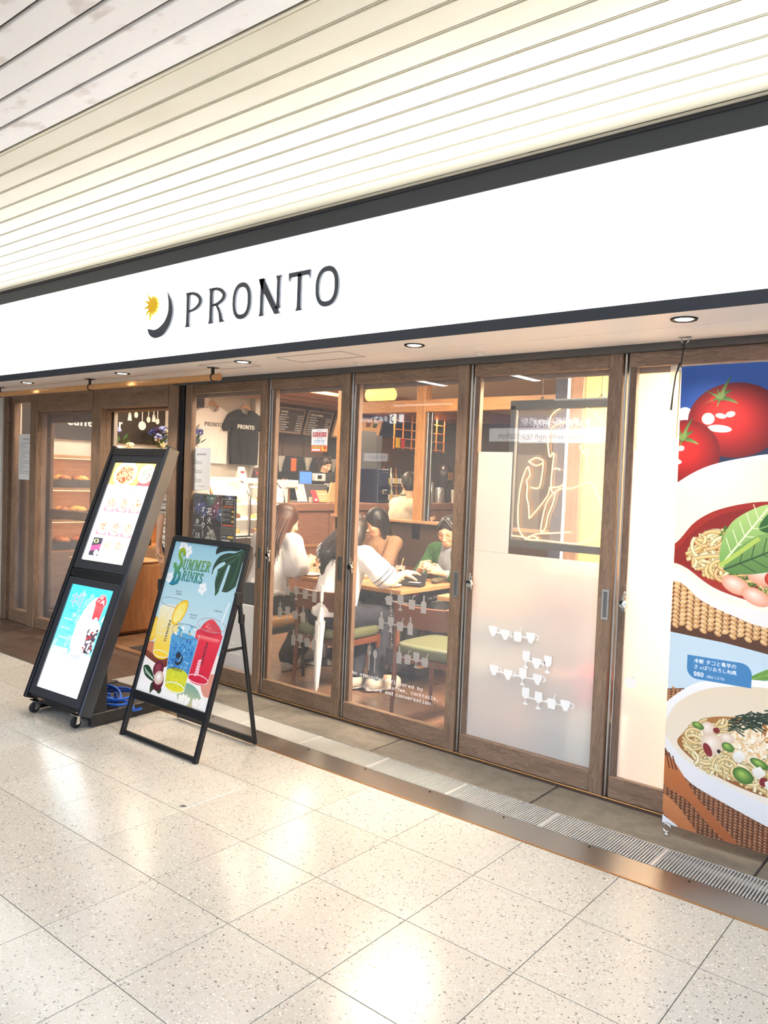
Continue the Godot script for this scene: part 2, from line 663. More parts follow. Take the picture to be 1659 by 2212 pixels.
func ground() -> void:
	var rng := RandomNumberGenerator.new()
	rng.seed = 41
	var fl := sroot("floor")
	put("floor_bed", bx(Vector3(-3.5, -0.062, 1.79), Vector3(17, 0.10, 9.42)), flat(rgb(120, 112, 100), 0.8), fl)
	var mats: Array = [terrazzo(rgb(190, 187, 180), 5), terrazzo(rgb(186, 182, 174), 6)]
	var tw := 0.42077
	var td := 0.42251
	for i in range(-14, 13):
		for j in range(-7, 4):
			var x0 := -3.25061 + i * tw
			var z1 := -1.69603 - j * td
			var z0 := z1 - td
			if j == 2:
				z0 = -2.925
			if j == 3:
				continue
			var g := 0.0014
			var b := B.new()
			b.box(Vector3((x0 + x0 + tw) / 2, -0.006, (z0 + z1) / 2), Vector3(tw - 2 * g, 0.012, z1 - z0 - 2 * g), 0.0006, Transform3D(), 0, Vector2(rng.randf(), rng.randf()))
			put("floor_tile", b, mats[1 if rng.randf() < 0.4 else 0], fl)
	# drain: stainless edge plate, slotted cover, concrete strip
	var dr := sroot("trim_1")
	put("edge_plate", bx(Vector3(-1.45, -0.004, -3.014), Vector3(6.2, 0.012, 0.172), 0.0015), M.steel, dr)
	put("edge_lip", bx(Vector3(-1.45, -0.003, -2.928), Vector3(6.2, 0.014, 0.006), 0.001), flat(rgb(196, 150, 104), 0.35, 1.0), dr)
	put("channel", bx(Vector3(-1.45, -0.075, -3.197), Vector3(6.2, 0.06, 0.2)), flat(rgb(14, 14, 15), 0.9), dr)
	put("channel_edge", bx(Vector3(-1.45, -0.003, -3.292), Vector3(6.2, 0.014, 0.006), 0.001), M.steel2, dr)
	var sc := B.new()
	for i in 12:
		sc.lathe([Vector2(0.0045, 0), Vector2(0.0045, 0.0035), Vector2(0.0, 0.004)], 10, Transform3D(Basis(), Vector3(0.3 - i * 0.41, 0.002, -3.075)))
	put("plate_screws", sc, flat(rgb(70, 66, 60), 0.4, 0.8), dr)
	var bar := bx(Vector3.ZERO, Vector3(0.0058, 0.012, 0.186), 0.001).mesh()
	var rest_bars := B.new()
	var seg := 0
	for i in 400:
		var x := -0.1 - i * 0.0122
		if i % 41 == 40:
			put("cover_frame", bx(Vector3(x, -0.004, -3.197), Vector3(0.014, 0.013, 0.186), 0.001), M.bar, dr)
			continue
		if i < 307:
			put("drain_bar", bar, M.bar, dr, Vector3(x, -0.004, -3.197))
		else:
			rest_bars.box(Vector3(x, -0.004, -3.197), Vector3(0.0058, 0.012, 0.186))
	put("far_drain_bars", rest_bars, M.bar, dr).set_meta("kind", "stuff")
	var cm := flat(Color.WHITE, 0.62)
	cm.albedo_texture = noise_tex(512, 512, 0.012, [[0.0, 0.4, 0.6, 1.0], [rgb(104, 98, 90), rgb(118, 112, 103), rgb(126, 119, 110), rgb(112, 106, 97)]], 9, 6)
	cm.uv1_scale = Vector3(1.1, 1.1, 1)
	M.concrete = cm
	for q in [[1.65, 0.9], [0.72, 0.96], [-0.26, 0.98], [-1.25, 0.98], [-2.24, 0.98], [-3.23, 0.98], [-4.15, 0.84]]:
		put("concrete_slab", bx(Vector3(q[0], -0.012, -3.45), Vector3(q[1], 0.024, 0.306), 0.002, -1, Vector2(q[0] * 3.1, 0.4)), cm, dr)
	# entrance apron of dark tiles
	var ap := sroot("floor_1")
	var tm: Array = []
	for k in 3:
		tm.append(wood(rgb(62, 46, 38).lightened(k * 0.04), rgb(96, 76, 64).lightened(k * 0.04), 0.32, 20 + k))
	for i in 14:
		for j in 5:
			var x := -4.76 - i * 0.3
			var z := -3.02 - j * 0.152
			put("apron_tile", bx(Vector3(x, -0.006, z), Vector3(0.297, 0.012, 0.149), 0.001, 0, Vector2(rng.randf() * 5, rng.randf() * 5)), tm[rng.randi() % 3], ap)
	put("apron_edge", bx(Vector3(-6.7, -0.003, -2.936), Vector3(4.2, 0.014, 0.012), 0.001), M.steel, ap)
	# shop floor of brown wood-look planks
	var sf := sroot("floor_2")
	put("floor_bed", bx(Vector3(-3.6, -0.07, -7.5), Vector3(10.4, 0.10, 7.8)), M.dark, sf)
	var pm: Array = []
	for k in 4:
		pm.append(wood(rgb(96, 66, 46).lightened(k * 0.035), rgb(140, 102, 74).lightened(k * 0.035), 0.3, 30 + k))
	for i in 11:
		for j in 16:
			var x := -6.9 + i * 0.6 + (0.3 if j % 2 else 0.0)
			var z := -3.72 - j * 0.15
			put("floor_plank", bx(Vector3(x, -0.007, z), Vector3(0.597, 0.014, 0.147), 0.001, 0, Vector2(rng.randf() * 5, rng.randf() * 5)), pm[rng.randi() % 4], sf)
	put("far_floor", bx(Vector3(-3.6, -0.012, -8.75), Vector3(10.2, 0.02, 5.2)), pm[1], sf)
	put("entrance_floor", bx(Vector3(-7.6, -0.012, -4.8), Vector3(1.0, 0.02, 2.4)), pm[0], sf)

func overhead() -> void:
	var c := sroot("ceiling")
	var rng := RandomNumberGenerator.new()
	rng.seed = 77
	var sp := flat(Color.WHITE, 0.42)
	sp.albedo_texture = noise_tex(512, 256, 0.006, [[0.0, 0.5, 1.0], [rgb(214, 207, 184), rgb(222, 216, 196), rgb(226, 221, 204)]], 4, 4)
	sp.uv1_scale = Vector3(0.25, 1.3, 1)
	for i in 11:
		# spandrel panels with a rolled lip at each joint
		var z := -2.975 + i * 0.1175
		var b := B.new()
		b.box(Vector3(-3.6, 2.906, z + 0.0555), Vector3(13.0, 0.012, 0.107), 0.003, Transform3D(), 0, Vector2(rng.randf() * 4, rng.randf()))
		b.box(Vector3(-3.6, 2.9005, z + 0.0015), Vector3(13.0, 0.004, 0.004), 0.001, Transform3D(), 0)
		put("ceiling_panel", b, sp, c)
	put("ceiling_back", bx(Vector3(-3.6, 2.97, 1.6), Vector3(14.0, 0.1, 9.6)), flat(rgb(40, 36, 36), 0.8), c)
	var sl := flat(Color.WHITE, 0.4)
	sl.albedo_texture = noise_tex(512, 256, 0.012, [[0.0, 0.22, 0.3, 1.0], [rgb(214, 206, 200), rgb(238, 234, 232), rgb(247, 246, 245), rgb(249, 248, 247)]], 14, 5)
	sl.uv1_scale = Vector3(0.5, 2.0, 1)
	put("ceiling_joint", bx(Vector3(-3.6, 2.898, -1.677), Vector3(13.0, 0.006, 0.012), 0.001), sp, c)
	for i in 40:
		var z := -1.66 + i * 0.1185
		put("ceiling_slat", bx(Vector3(-3.6, 2.904, z + 0.049), Vector3(13.0, 0.014, 0.107), 0.003, 0, Vector2(rng.randf() * 4, rng.randf())), sl, c)
	# edge angle along the fascia
	var t := sroot("trim_2")
	put("edge_angle", bx(Vector3(-3.6, 2.893, -2.988), Vector3(13.0, 0.008, 0.022), 0.001), flat(rgb(200, 192, 176), 0.4), t)
	var sw := B.new()
	for i in 14:
		sw.lathe([Vector2(0.004, 0), Vector2(0.003, 0.006), Vector2(0, 0.007)], 8, Transform3D(Basis(Vector3.RIGHT, PI / 2), Vector3(-0.5 - i * 0.55, 2.878, -2.999)))
	put("screws", sw, M.chrome, t)

func flare(pts: Array) -> PackedVector2Array:
	var o := PackedVector2Array()
	for p in pts:
		o.append(p)
	return o

func curve(pts: Array, per := 6) -> PackedVector2Array:
	var o := PackedVector2Array()
	for i in pts.size() - 1:
		for s in per:
			o.append(pts[i].cubic_interpolate(pts[i + 1], pts[maxi(i - 1, 0)], pts[mini(i + 2, pts.size() - 1)], float(s) / per))
	o.append(pts[pts.size() - 1])
	return o

func stem(x0: float, x1: float, y0: float, y1: float, f := 0.011, top := true) -> PackedVector2Array:
	# upright with small flared feet
	var o := PackedVector2Array()
	var c := 0.022
	o.append_array([Vector2(x0 - f, y0), Vector2(x1 + f, y0), Vector2(x1 + f * 0.25, y0 + c * 0.6), Vector2(x1, y0 + c * 1.4)])
	if top:
		o.append_array([Vector2(x1, y1 - c * 1.4), Vector2(x1 + f * 0.25, y1 - c * 0.6), Vector2(x1 + f, y1), Vector2(x0 - f, y1), Vector2(x0 - f * 0.25, y1 - c * 0.6), Vector2(x0, y1 - c * 1.4)])
	else:
		o.append_array([Vector2(x1, y1), Vector2(x0, y1)])
	o.append_array([Vector2(x0, y0 + c * 1.4), Vector2(x0 - f * 0.25, y0 + c * 0.6)])
	return o

func loop(cx: float, cy: float, rx: float, ry: float, pw := 2.0, seg := 40) -> PackedVector2Array:
	var o := PackedVector2Array()
	for i in seg:
		var a := TAU * i / seg
		o.append(Vector2(cx + signf(cos(a)) * pow(absf(cos(a)), 2.0 / pw) * rx, cy + signf(sin(a)) * pow(absf(sin(a)), 2.0 / pw) * ry))
	return o

func arc_band(cx: float, cy: float, rx: float, ry: float, w0: float, w1: float, a0: float, a1: float, seg := 18) -> PackedVector2Array:
	# band along an arc, width w0 at the ends to w1 in the middle
	var o := PackedVector2Array()
	var q := PackedVector2Array()
	for i in seg + 1:
		var t := float(i) / seg
		var a := lerpf(a0, a1, t)
		var w := lerpf(w0, w1, sin(PI * t))
		o.append(Vector2(cx + cos(a) * rx, cy + sin(a) * ry))
		q.append(Vector2(cx + cos(a) * (rx - w), cy + sin(a) * (ry - w)))
	q.reverse()
	o.append_array(q)
	return o

func fascia() -> void:
	var f := thing("fascia_sign", "long white light box sign over the shop with dark lettering, sun and moon", "sign", Vector3(0, 2.167, SZ))
	put("light_face", bx(Vector3(-4.0, 0.335, -0.006), Vector3(12.6, 0.572, 0.008), 0.001), lamp_mat(Color(1.0, 0.99, 0.98), 1.0), f)
	put("housing", bx(Vector3(-4.0, 0.36, -0.22), Vector3(12.6, 0.72, 0.4)), M.white, f)
	put("top_band", bx(Vector3(-4.0, 0.672, -0.004), Vector3(12.6, 0.102, 0.016), 0.002), M.navy, f)
	put("top_band_lip", bx(Vector3(-4.0, 0.714, 0.004), Vector3(12.6, 0.018, 0.012), 0.002), M.navy2, f)
	put("bottom_band", bx(Vector3(-4.0, 0.0255, -0.004), Vector3(12.6, 0.051, 0.016), 0.002), M.navy, f)
	var x := Transform3D(Basis(), Vector3(0, -2.167, 0.012))
	var lm := flat(rgb(58, 66, 80), 0.35)
	var d := 0.012
	var lo := 2.379
	var hi := 2.587
	var b := B.new()
	b.prism(stem(-4.058, -4.032, lo, hi), d, x)
	b.prism(arc_band(-4.02, 2.527, 0.108, 0.06, 0.014, 0.027, -PI / 2, PI / 2), d, x)
	b.prism(flare([Vector2(-4.036, 2.5868), Vector2(-4.036, 2.571), Vector2(-4.015, 2.571), Vector2(-4.015, 2.5868)]), d, x)
	b.prism(flare([Vector2(-4.036, 2.481), Vector2(-4.036, 2.468), Vector2(-4.015, 2.468), Vector2(-4.015, 2.481)]), d, x)
	put("letter_p", b, lm, f)
	b = B.new()
	b.prism(stem(-3.835, -3.808, lo, hi), d, x)
	b.prism(arc_band(-3.79, 2.533, 0.1, 0.054, 0.014, 0.027, -PI / 2, PI / 2), d, x)
	b.prism(flare([Vector2(-3.812, 2.5868), Vector2(-3.812, 2.571), Vector2(-3.785, 2.571), Vector2(-3.785, 2.5868)]), d, x)
	b.prism(flare([Vector2(-3.812, 2.493), Vector2(-3.812, 2.479), Vector2(-3.77, 2.479), Vector2(-3.785, 2.493)]), d, x)
	b.prism(flare([Vector2(-3.775, 2.484), Vector2(-3.748, 2.47), Vector2(-3.725, 2.43), Vector2(-3.715, 2.4), Vector2(-3.692, 2.379), Vector2(-3.742, 2.379), Vector2(-3.742, 2.4), Vector2(-3.752, 2.44), Vector2(-3.772, 2.472)]), d, x)
	put("letter_r", b, lm, f)
	b = B.new()
	b.ribbon(loop(-3.546, 2.483, 0.079, 0.104, 2.3), loop(-3.548, 2.483, 0.055, 0.077, 2.5), d, x)
	put("letter_o", b, lm, f)
	b = B.new()
	b.prism(stem(-3.388, -3.365, lo, hi - 0.004), d, x)
	b.prism(stem(-3.254, -3.231, lo + 0.03, hi), d, x)
	b.prism(flare([Vector2(-3.404, hi), Vector2(-3.362, hi), Vector2(-3.232, lo + 0.01), Vector2(-3.232, lo), Vector2(-3.268, lo), Vector2(-3.392, hi - 0.035)]), d, x)
	put("letter_n", b, lm, f)
	b = B.new()
	b.prism(stem(-3.094, -3.067, lo, hi - 0.012, 0.012, false), d, x)
	b.prism(flare([Vector2(-3.16, hi - 0.045), Vector2(-3.148, hi - 0.026), Vector2(-3.012, hi - 0.026), Vector2(-3.003, hi - 0.045), Vector2(-2.999, hi), Vector2(-3.164, hi)]), d, x)
	put("letter_t", b, lm, f)
	b = B.new()
	b.ribbon(loop(-2.876, 2.483, 0.082, 0.104, 2.3), loop(-2.878, 2.483, 0.057, 0.077, 2.5), d, x)
	put("letter_o", b, lm, f)
	# crescent and sun
	b = B.new()
	var cr := curve([Vector2(-4.463, 2.407), Vector2(-4.445, 2.37), Vector2(-4.405, 2.346), Vector2(-4.355, 2.34), Vector2(-4.29, 2.355), Vector2(-4.228, 2.412), Vector2(-4.2, 2.488), Vector2(-4.215, 2.56), Vector2(-4.258, 2.617)])
	var inn := curve([Vector2(-4.258, 2.617), Vector2(-4.243, 2.547), Vector2(-4.25, 2.48), Vector2(-4.297, 2.424), Vector2(-4.377, 2.393), Vector2(-4.463, 2.407)])
	cr.append_array(inn.slice(1, inn.size() - 1))
	b.prism(cr, d, x)
	put("crescent", b, lm, f)
	b = B.new()
	var sun := PackedVector2Array()
	for i in 24:
		var a := TAU * i / 24.0 + 0.13
		var r := 0.046
		if i % 2 == 0:
			r = 0.1 if (a > 2.0 and a < 4.4) else 0.062
		sun.append(Vector2(-4.412, 2.551) + Vector2(cos(a), sin(a)) * r)
	b.prism(sun, d, x)
	put("sun", b, flat(rgb(255, 204, 20), 0.4), f)
	var ray_m := flat(rgb(190, 180, 140), 0.5)
	for i in 12:
		b = B.new()
		var a := TAU * i / 12.0 + 0.13
		var u := Vector2(cos(a), sin(a))
		var w := u.orthogonal() * 0.0016
		b.prism(PackedVector2Array([Vector2(-4.412, 2.551) + u * 0.075 + w, Vector2(-4.412, 2.551) + u * 0.075 - w, Vector2(-4.412, 2.551) + u * 0.125]), 0.004, x)
		put("sun_ray", b, ray_m, f)
	# soffit under the fascia
	var s := sroot("trim_3")
	put("soffit_board", bx(Vector3(-4.0, 2.177, -3.3), Vector3(12.6, 0.02, 0.6)), M.soffit, s)
	var j := B.new()
	j.box(Vector3(-4.0, 2.1665, -3.27), Vector3(12.6, 0.002, 0.005))
	for q in [-2.75, -5.2]:
		j.box(Vector3(q, 2.1665, -3.3), Vector3(0.005, 0.002, 0.58))
	put("soffit_seams", j, flat(rgb(250, 248, 246), 0.4), s)
	for q in [[-3.12, -3.2, 0.5], [-3.9, -3.2, 0.36]]:
		var h := B.new()
		h.ribbon(PackedVector2Array([Vector2(-q[2] / 2, -0.1), Vector2(q[2] / 2, -0.1), Vector2(q[2] / 2, 0.1), Vector2(-q[2] / 2, 0.1)]), PackedVector2Array([Vector2(-q[2] / 2 + 0.004, -0.096), Vector2(q[2] / 2 - 0.004, -0.096), Vector2(q[2] / 2 - 0.004, 0.096), Vector2(-q[2] / 2 + 0.004, 0.096)]), 0.002, Transform3D(Basis(Vector3.RIGHT, PI / 2), Vector3(q[0], 2.1662, q[1])))
		put("access_hatch", h, flat(rgb(150, 146, 142), 0.5), s)
	var names: Array = ["recessed downlight above the food banner", "recessed downlight above the neon sign door", "recessed downlight above the seated women", "recessed downlight near the end of the wooden pole", "recessed downlight above the entrance, furthest from the banner"]
	for i in 5:
		var xx: float = [-1.083, -2.40, -3.688, -4.965, -6.33][i]
		var l := thing("downlight", "round white " + names[i], "light", Vector3(xx, 2.167, -3.125), 0.0, "downlights in the soffit")
		var r := B.new()
		r.lathe([Vector2(0.036, 0.0), Vector2(0.038, -0.004), Vector2(0.05, -0.006), Vector2(0.052, 0.0)], 24)
		r.lathe([Vector2(0.052, 0.0), Vector2(0.05, -0.006), Vector2(0.038, -0.004), Vector2(0.036, 0.006)], 24)
		put("rim", r, flat(rgb(48, 48, 50), 0.4), l)
		var k := B.new()
		k.lathe([Vector2(0.037, -0.001), Vector2(0.03, -0.0045), Vector2(0.0, -0.006)], 24)
		k.lathe([Vector2(0.0, -0.006), Vector2(0.03, -0.0045), Vector2(0.037, -0.001)], 24)
		put("lens", k, lamp_mat(Color(1, 0.97, 0.92), 2.5), l)
		var sp := SpotLight3D.new()
		sp.name = numbered("downlight_beam")
		sp.light_color = Color(1.0, 0.95, 0.88)
		sp.light_energy = 0.9
		sp.light_size = 0.03
		sp.spot_angle = 62.0
		sp.spot_range = 20.0
		sp.spot_attenuation = 2.0
		sp.shadow_enabled = true
		sp.rotation_degrees = Vector3(-90, 0, 0)
		add_child(sp)
		sp.position = Vector3(xx, 2.155, -3.125)
	for q in [[-3.06, -3.46, "beside the dark mesh of the second glass door"], [-2.23, -3.46, "above the stile left of the neon sign"]]:
		var dt := thing("ceiling_sensor", "small round white sensor on the soffit " + ("closer to the lettering" if q[0] < -3.0 else "closer to the food banner"), "sensor", Vector3(q[0], 2.167, q[1]), 0.0, "sensors on the soffit")
		var r := B.new()
		r.lathe([Vector2(0.0, -0.018), Vector2(0.014, -0.017), Vector2(0.016, -0.004), Vector2(0.03, -0.003), Vector2(0.03, 0.0)], 16)
		put("body", r, M.white, dt)

func letters(called: String, s: String, f: Font, w: float, h: float, d: float, m: Material, parent: Node, at: Vector3, bas := Basis()) -> MeshInstance3D:
	# raised lettering scaled to w x h, centred on at
	var t := TextMesh.new()
	t.font = f
	t.text = s
	t.font_size = 48
	t.pixel_size = 0.01
	t.depth = 0.02
	t.curve_step = 2.0
	var bb := t.get_aabb()
	var o := put(called, t, m, parent)
	var sc := Vector3(w / bb.size.x, h / bb.size.y, d / 0.02)
	var c := bb.position + bb.size * 0.5
	o.transform = Transform3D(bas, at) * Transform3D(Basis.from_scale(sc), -c * sc)
	return o

func shop_shell() -> void:
	# walls with thickness; daylight and lamp light enter through the glass front only
	var wm := flat(rgb(206, 202, 194), 0.6)
	M.wall = wm
	struct("wall_back", bx(Vector3(-3.6, 1.4, -11.4), Vector3(11.6, 2.8, 0.2)), flat(rgb(66, 46, 36), 0.6))
	var lw := sroot("wall_left")
	put("white_wall", bx(Vector3(-7.9, 1.4, -5.2), Vector3(0.2, 2.8, 3.1)), wm, lw)
	put("kitchen_wall", bx(Vector3(-8.4, 1.4, -9.1), Vector3(0.2, 2.8, 4.8)), flat(rgb(92, 66, 52), 0.5), lw)
	put("kitchen_return", bx(Vector3(-8.1, 1.4, -6.82), Vector3(0.8, 2.8, 0.12)), wm, lw)
	put("pillar", bx(Vector3(-8.35, 1.09, -3.66), Vector3(1.29, 2.18, 0.2), 0.004), wm, lw)
	put("blue_band", bx(Vector3(-8.28, 2.4, -9.0), Vector3(0.04, 0.42, 4.4)), flat(rgb(34, 48, 86), 0.6), lw)
	var jm := flat(rgb(48, 34, 28), 0.6)
	for i in 6:
		put("panel_joint", bx(Vector3(-8.298, 1.5, -6.98 - i * 0.42), Vector3(0.006, 1.4, 0.008)), jm, lw)
	struct("wall_right", bx(Vector3(1.5, 1.4, -7.5), Vector3(0.2, 2.8, 8.0)), wm)
	struct("floor_3", bx(Vector3(-7.88, 0.082, -9.0), Vector3(0.84, 0.165, 4.1)), M.dark)
	struct("wall_front", bx(Vector3(-3.6, 2.55, -3.72), Vector3(10.4, 0.74, 0.2)), M.wood2)
	var ic := sroot("ceiling_1")
	put("ceiling_board", bx(Vector3(-3.5, 2.62, -7.5), Vector3(10.2, 0.08, 7.8)), flat(rgb(214, 204, 186), 0.7), ic)
	put("wooden_soffit", bx(Vector3(-7.35, 2.52, -8.2), Vector3(1.7, 0.12, 5.8), 0.004, 2), wood(rgb(150, 92, 52), rgb(196, 132, 84), 0.4, 17), ic)
	for i in 3:
		put("soffit_groove", bx(Vector3(-7.0 - i * 0.42, 2.459, -8.0), Vector3(0.012, 0.006, 5.0)), jm, ic)
	# yellow lit panel and posts behind the neon door
	var yw := sroot("wall_inner")
	put("yellow_panel", bx(Vector3(-2.1, 1.3, -5.07), Vector3(0.56, 2.6, 0.1)), flat(rgb(236, 190, 104), 0.6), yw)
	put("white_panel", bx(Vector3(-0.9, 1.3, -5.08), Vector3(1.84, 2.6, 0.1)), flat(rgb(240, 234, 222), 0.6), yw)
	put("brown_post", bx(Vector3(-2.42, 1.3, -5.05), Vector3(0.1, 2.6, 0.14), 0.004), M.wood2, yw)
	put("navy_post", bx(Vector3(-2.535, 1.3, -5.03), Vector3(0.09, 2.6, 0.1), 0.004), flat(rgb(40, 46, 60), 0.5), yw)
	put("white_strip", bx(Vector3(-2.478, 1.3, -5.0), Vector3(0.018, 2.6, 0.05)), M.white, yw)
	put("base_board", bx(Vector3(-1.2, 0.1, -5.02), Vector3(2.3, 0.2, 0.02)), M.wood, yw)
	# partition with wooden window frame
	var pt := sroot("wall_partition")
	put("low_wall", bx(Vector3(-3.85, 0.555, -5.78), Vector3(2.9, 1.11, 0.1), 0.003, 1), wood(rgb(60, 42, 32), rgb(90, 67, 52), 0.45, 19), pt)
	put("cap_rail", bx(Vector3(-3.85, 1.12, -5.76), Vector3(2.94, 0.025, 0.16), 0.004), M.oak, pt)
	var ok := wood(rgb(150, 100, 52), rgb(196, 146, 90), 0.45, 23)
	put("post", bx(Vector3(-4.3, 1.78, -5.78), Vector3(0.1, 1.64, 0.1), 0.004), ok, pt)
	put("post", bx(Vector3(-2.62, 1.78, -5.78), Vector3(0.1, 1.64, 0.1), 0.004), ok, pt)
	put("post", bx(Vector3(-5.28, 1.3, -5.78), Vector3(0.08, 2.6, 0.1), 0.004), ok, pt)
	put("beam", bx(Vector3(-3.9, 2.17, -5.78), Vector3(2.7, 0.11, 0.09), 0.004), ok, pt)
	put("metal_jamb", bx(Vector3(-4.222, 1.62, -5.76), Vector3(0.016, 0.98, 0.05), 0.002), M.alu, pt)
	put("metal_jamb", bx(Vector3(-4.18, 1.62, -5.76), Vector3(0.008, 0.98, 0.03), 0.002), M.alu, pt)

func stile_glass(d: Node3D, x0: float, x1: float, y0: float, y1: float, z: float) -> void:
	put("pane", bx(Vector3((x0 + x1) / 2, (y0 + y1) / 2, z), Vector3(x1 - x0, y1 - y0, 0.005)), M.glass, d)

func crescent_lock(d: Node3D, x: float, y: float) -> void:
	var b := B.new()
	b.box(Vector3(x, y, FZ + 0.004), Vector3(0.02, 0.075, 0.01), 0.003)
	b.lathe([Vector2(0.0, -0.012), Vector2(0.018, -0.01), Vector2(0.021, 0.0), Vector2(0.018, 0.01), Vector2(0.0, 0.012)], 16, Transform3D(Basis(Vector3.RIGHT, PI / 2), Vector3(x + 0.003, y, FZ + 0.018)))
	b.tube([Vector3(x, y + 0.03, FZ + 0.016), Vector3(x + 0.01, y + 0.045, FZ + 0.026), Vector3(x + 0.014, y + 0.06, FZ + 0.03)], [0.006, 0.005, 0.006], 8)
	put("crescent_lock", b, M.chrome, d)

func flush_pull(d: Node3D, x: float, y: float) -> void:
	var o := PackedVector2Array([Vector2(-0.017, -0.072), Vector2(0.017, -0.072), Vector2(0.017, 0.072), Vector2(-0.017, 0.072)])
	var i := PackedVector2Array([Vector2(-0.01, -0.062), Vector2(0.01, -0.062), Vector2(0.01, 0.062), Vector2(-0.01, 0.062)])
	var b := B.new()
	b.ribbon(o, i, 0.006, Transform3D(Basis(), Vector3(x, y, FZ + 0.009)))
	put("flush_pull", b, M.alu, d)
	put("pull_recess", bx(Vector3(x, y, FZ + 0.0085), Vector3(0.02, 0.124, 0.002)), flat(rgb(112, 110, 106), 0.5, 0.6), d)

func outline(kind: int) -> Array:
	# silhouettes about 0.09 m tall, centred
	match kind:
		0: # mug with a straw
			return [PackedVector2Array([Vector2(-0.02, 0.022), Vector2(-0.026, 0.012), Vector2(-0.038, 0.004), Vector2(-0.026, -0.004), Vector2(-0.02, -0.03), Vector2(0.018, -0.03), Vector2(0.024, 0.0), Vector2(0.02, 0.022)]), PackedVector2Array([Vector2(0.006, 0.02), Vector2(0.018, 0.05), Vector2(0.023, 0.048), Vector2(0.012, 0.02)])]
		1: # stemmed glass
			return [PackedVector2Array([Vector2(-0.021, 0.045), Vector2(-0.022, 0.005), Vector2(-0.012, -0.008), Vector2(-0.003, -0.012), Vector2(-0.003, -0.03), Vector2(-0.015, -0.038), Vector2(-0.012, -0.045), Vector2(0.012, -0.045), Vector2(0.015, -0.038), Vector2(0.003, -0.03), Vector2(0.003, -0.012), Vector2(0.012, -0.008), Vector2(0.022, 0.005), Vector2(0.021, 0.045)])]
		2: # tumbler with a bent straw
			return [PackedVector2Array([Vector2(-0.024, 0.025), Vector2(-0.02, -0.03), Vector2(0.02, -0.03), Vector2(0.024, 0.025)]), PackedVector2Array([Vector2(-0.002, 0.022), Vector2(0.006, 0.05), Vector2(0.024, 0.055), Vector2(0.025, 0.05), Vector2(0.01, 0.045), Vector2(0.004, 0.022)])]
		3: # bottle
			return [PackedVector2Array([Vector2(-0.018, -0.045), Vector2(0.018, -0.045), Vector2(0.019, 0.015), Vector2(0.005, 0.028), Vector2(0.005, 0.058), Vector2(-0.005, 0.058), Vector2(-0.005, 0.028), Vector2(-0.019, 0.015)])]
		4: # cup with a handle
			var o: Array = [PackedVector2Array([Vector2(-0.028, 0.026), Vector2(-0.026, 0.0), Vector2(-0.012, -0.02), Vector2(-0.012, -0.028), Vector2(0.012, -0.028), Vector2(0.012, -0.02), Vector2(0.024, 0.0), Vector2(0.026, 0.026)])]
			o.append(arc_band(0.028, 0.006, 0.02, 0.016, 0.007, 0.007, -PI / 2, PI / 2, 8))
			return o
	return []

func motif(d: Node3D, kinds: Array, x0: float, x1: float, y: float, m: Material, z: float) -> void:
	var b := B.new()
	var n := kinds.size()
	for i in n:
		var x := lerpf(x0, x1, (i + 0.5) / n)
		var dy := [0.004, -0.004, 0.0, 0.003][i % 4] as float
		for o in outline(kinds[i]):
			b.prism(o, 0.0008, Transform3D(Basis(), Vector3(x, y + dy, z)))
	b.box(Vector3((x0 + x1) / 2, y, z), Vector3((x1 - x0) * 0.78, 0.008, 0.0007))
	put("cup_decal", b, m, d)

func slider(nr: int, x0: float, x1: float) -> Node3D:
	# one sliding leaf: wide right stile with pull, slim metal-edged left stile
	var d := sroot("door_%d" % nr)
	var r := RandomNumberGenerator.new()
	r.seed = nr
	var o := Vector2(r.randf() * 3, r.randf() * 3)
	put("stile", bx(Vector3(x1 - 0.034, 1.075, FZ - 0.014), Vector3(0.068, 2.122, 0.044), 0.003, 1, o), M.wood, d)
	put("stile", bx(Vector3(x0 + 0.046, 1.075, FZ - 0.034), Vector3(0.03, 2.122, 0.036), 0.002, 1, o), M.wood2, d)
	put("metal_edge", bx(Vector3(x0 + 0.011, 1.075, FZ - 0.022), Vector3(0.012, 2.122, 0.03), 0.003), M.alu, d)
	put("metal_edge", bx(Vector3(x0 + 0.026, 1.075, FZ - 0.03), Vector3(0.009, 2.122, 0.03), 0.003), M.alu, d)
	put("rail", bx(Vector3((x0 + x1) / 2 - 0.02, 2.1, FZ - 0.018), Vector3(x1 - x0 - 0.1, 0.066, 0.034), 0.002, 0, o), M.wood, d)
	put("rail", bx(Vector3((x0 + x1) / 2 - 0.02, 0.068, FZ - 0.018), Vector3(x1 - x0 - 0.1, 0.104, 0.034), 0.002, 0, o + Vector2(0.4, 0.7)), M.wood, d)
	stile_glass(d, x0 + 0.06, x1 - 0.068, 0.12, 2.068, FZ - 0.02)
	flush_pull(d, x1 - 0.026, 0.94)
	crescent_lock(d, x0 + 0.062, 0.955)
	return d

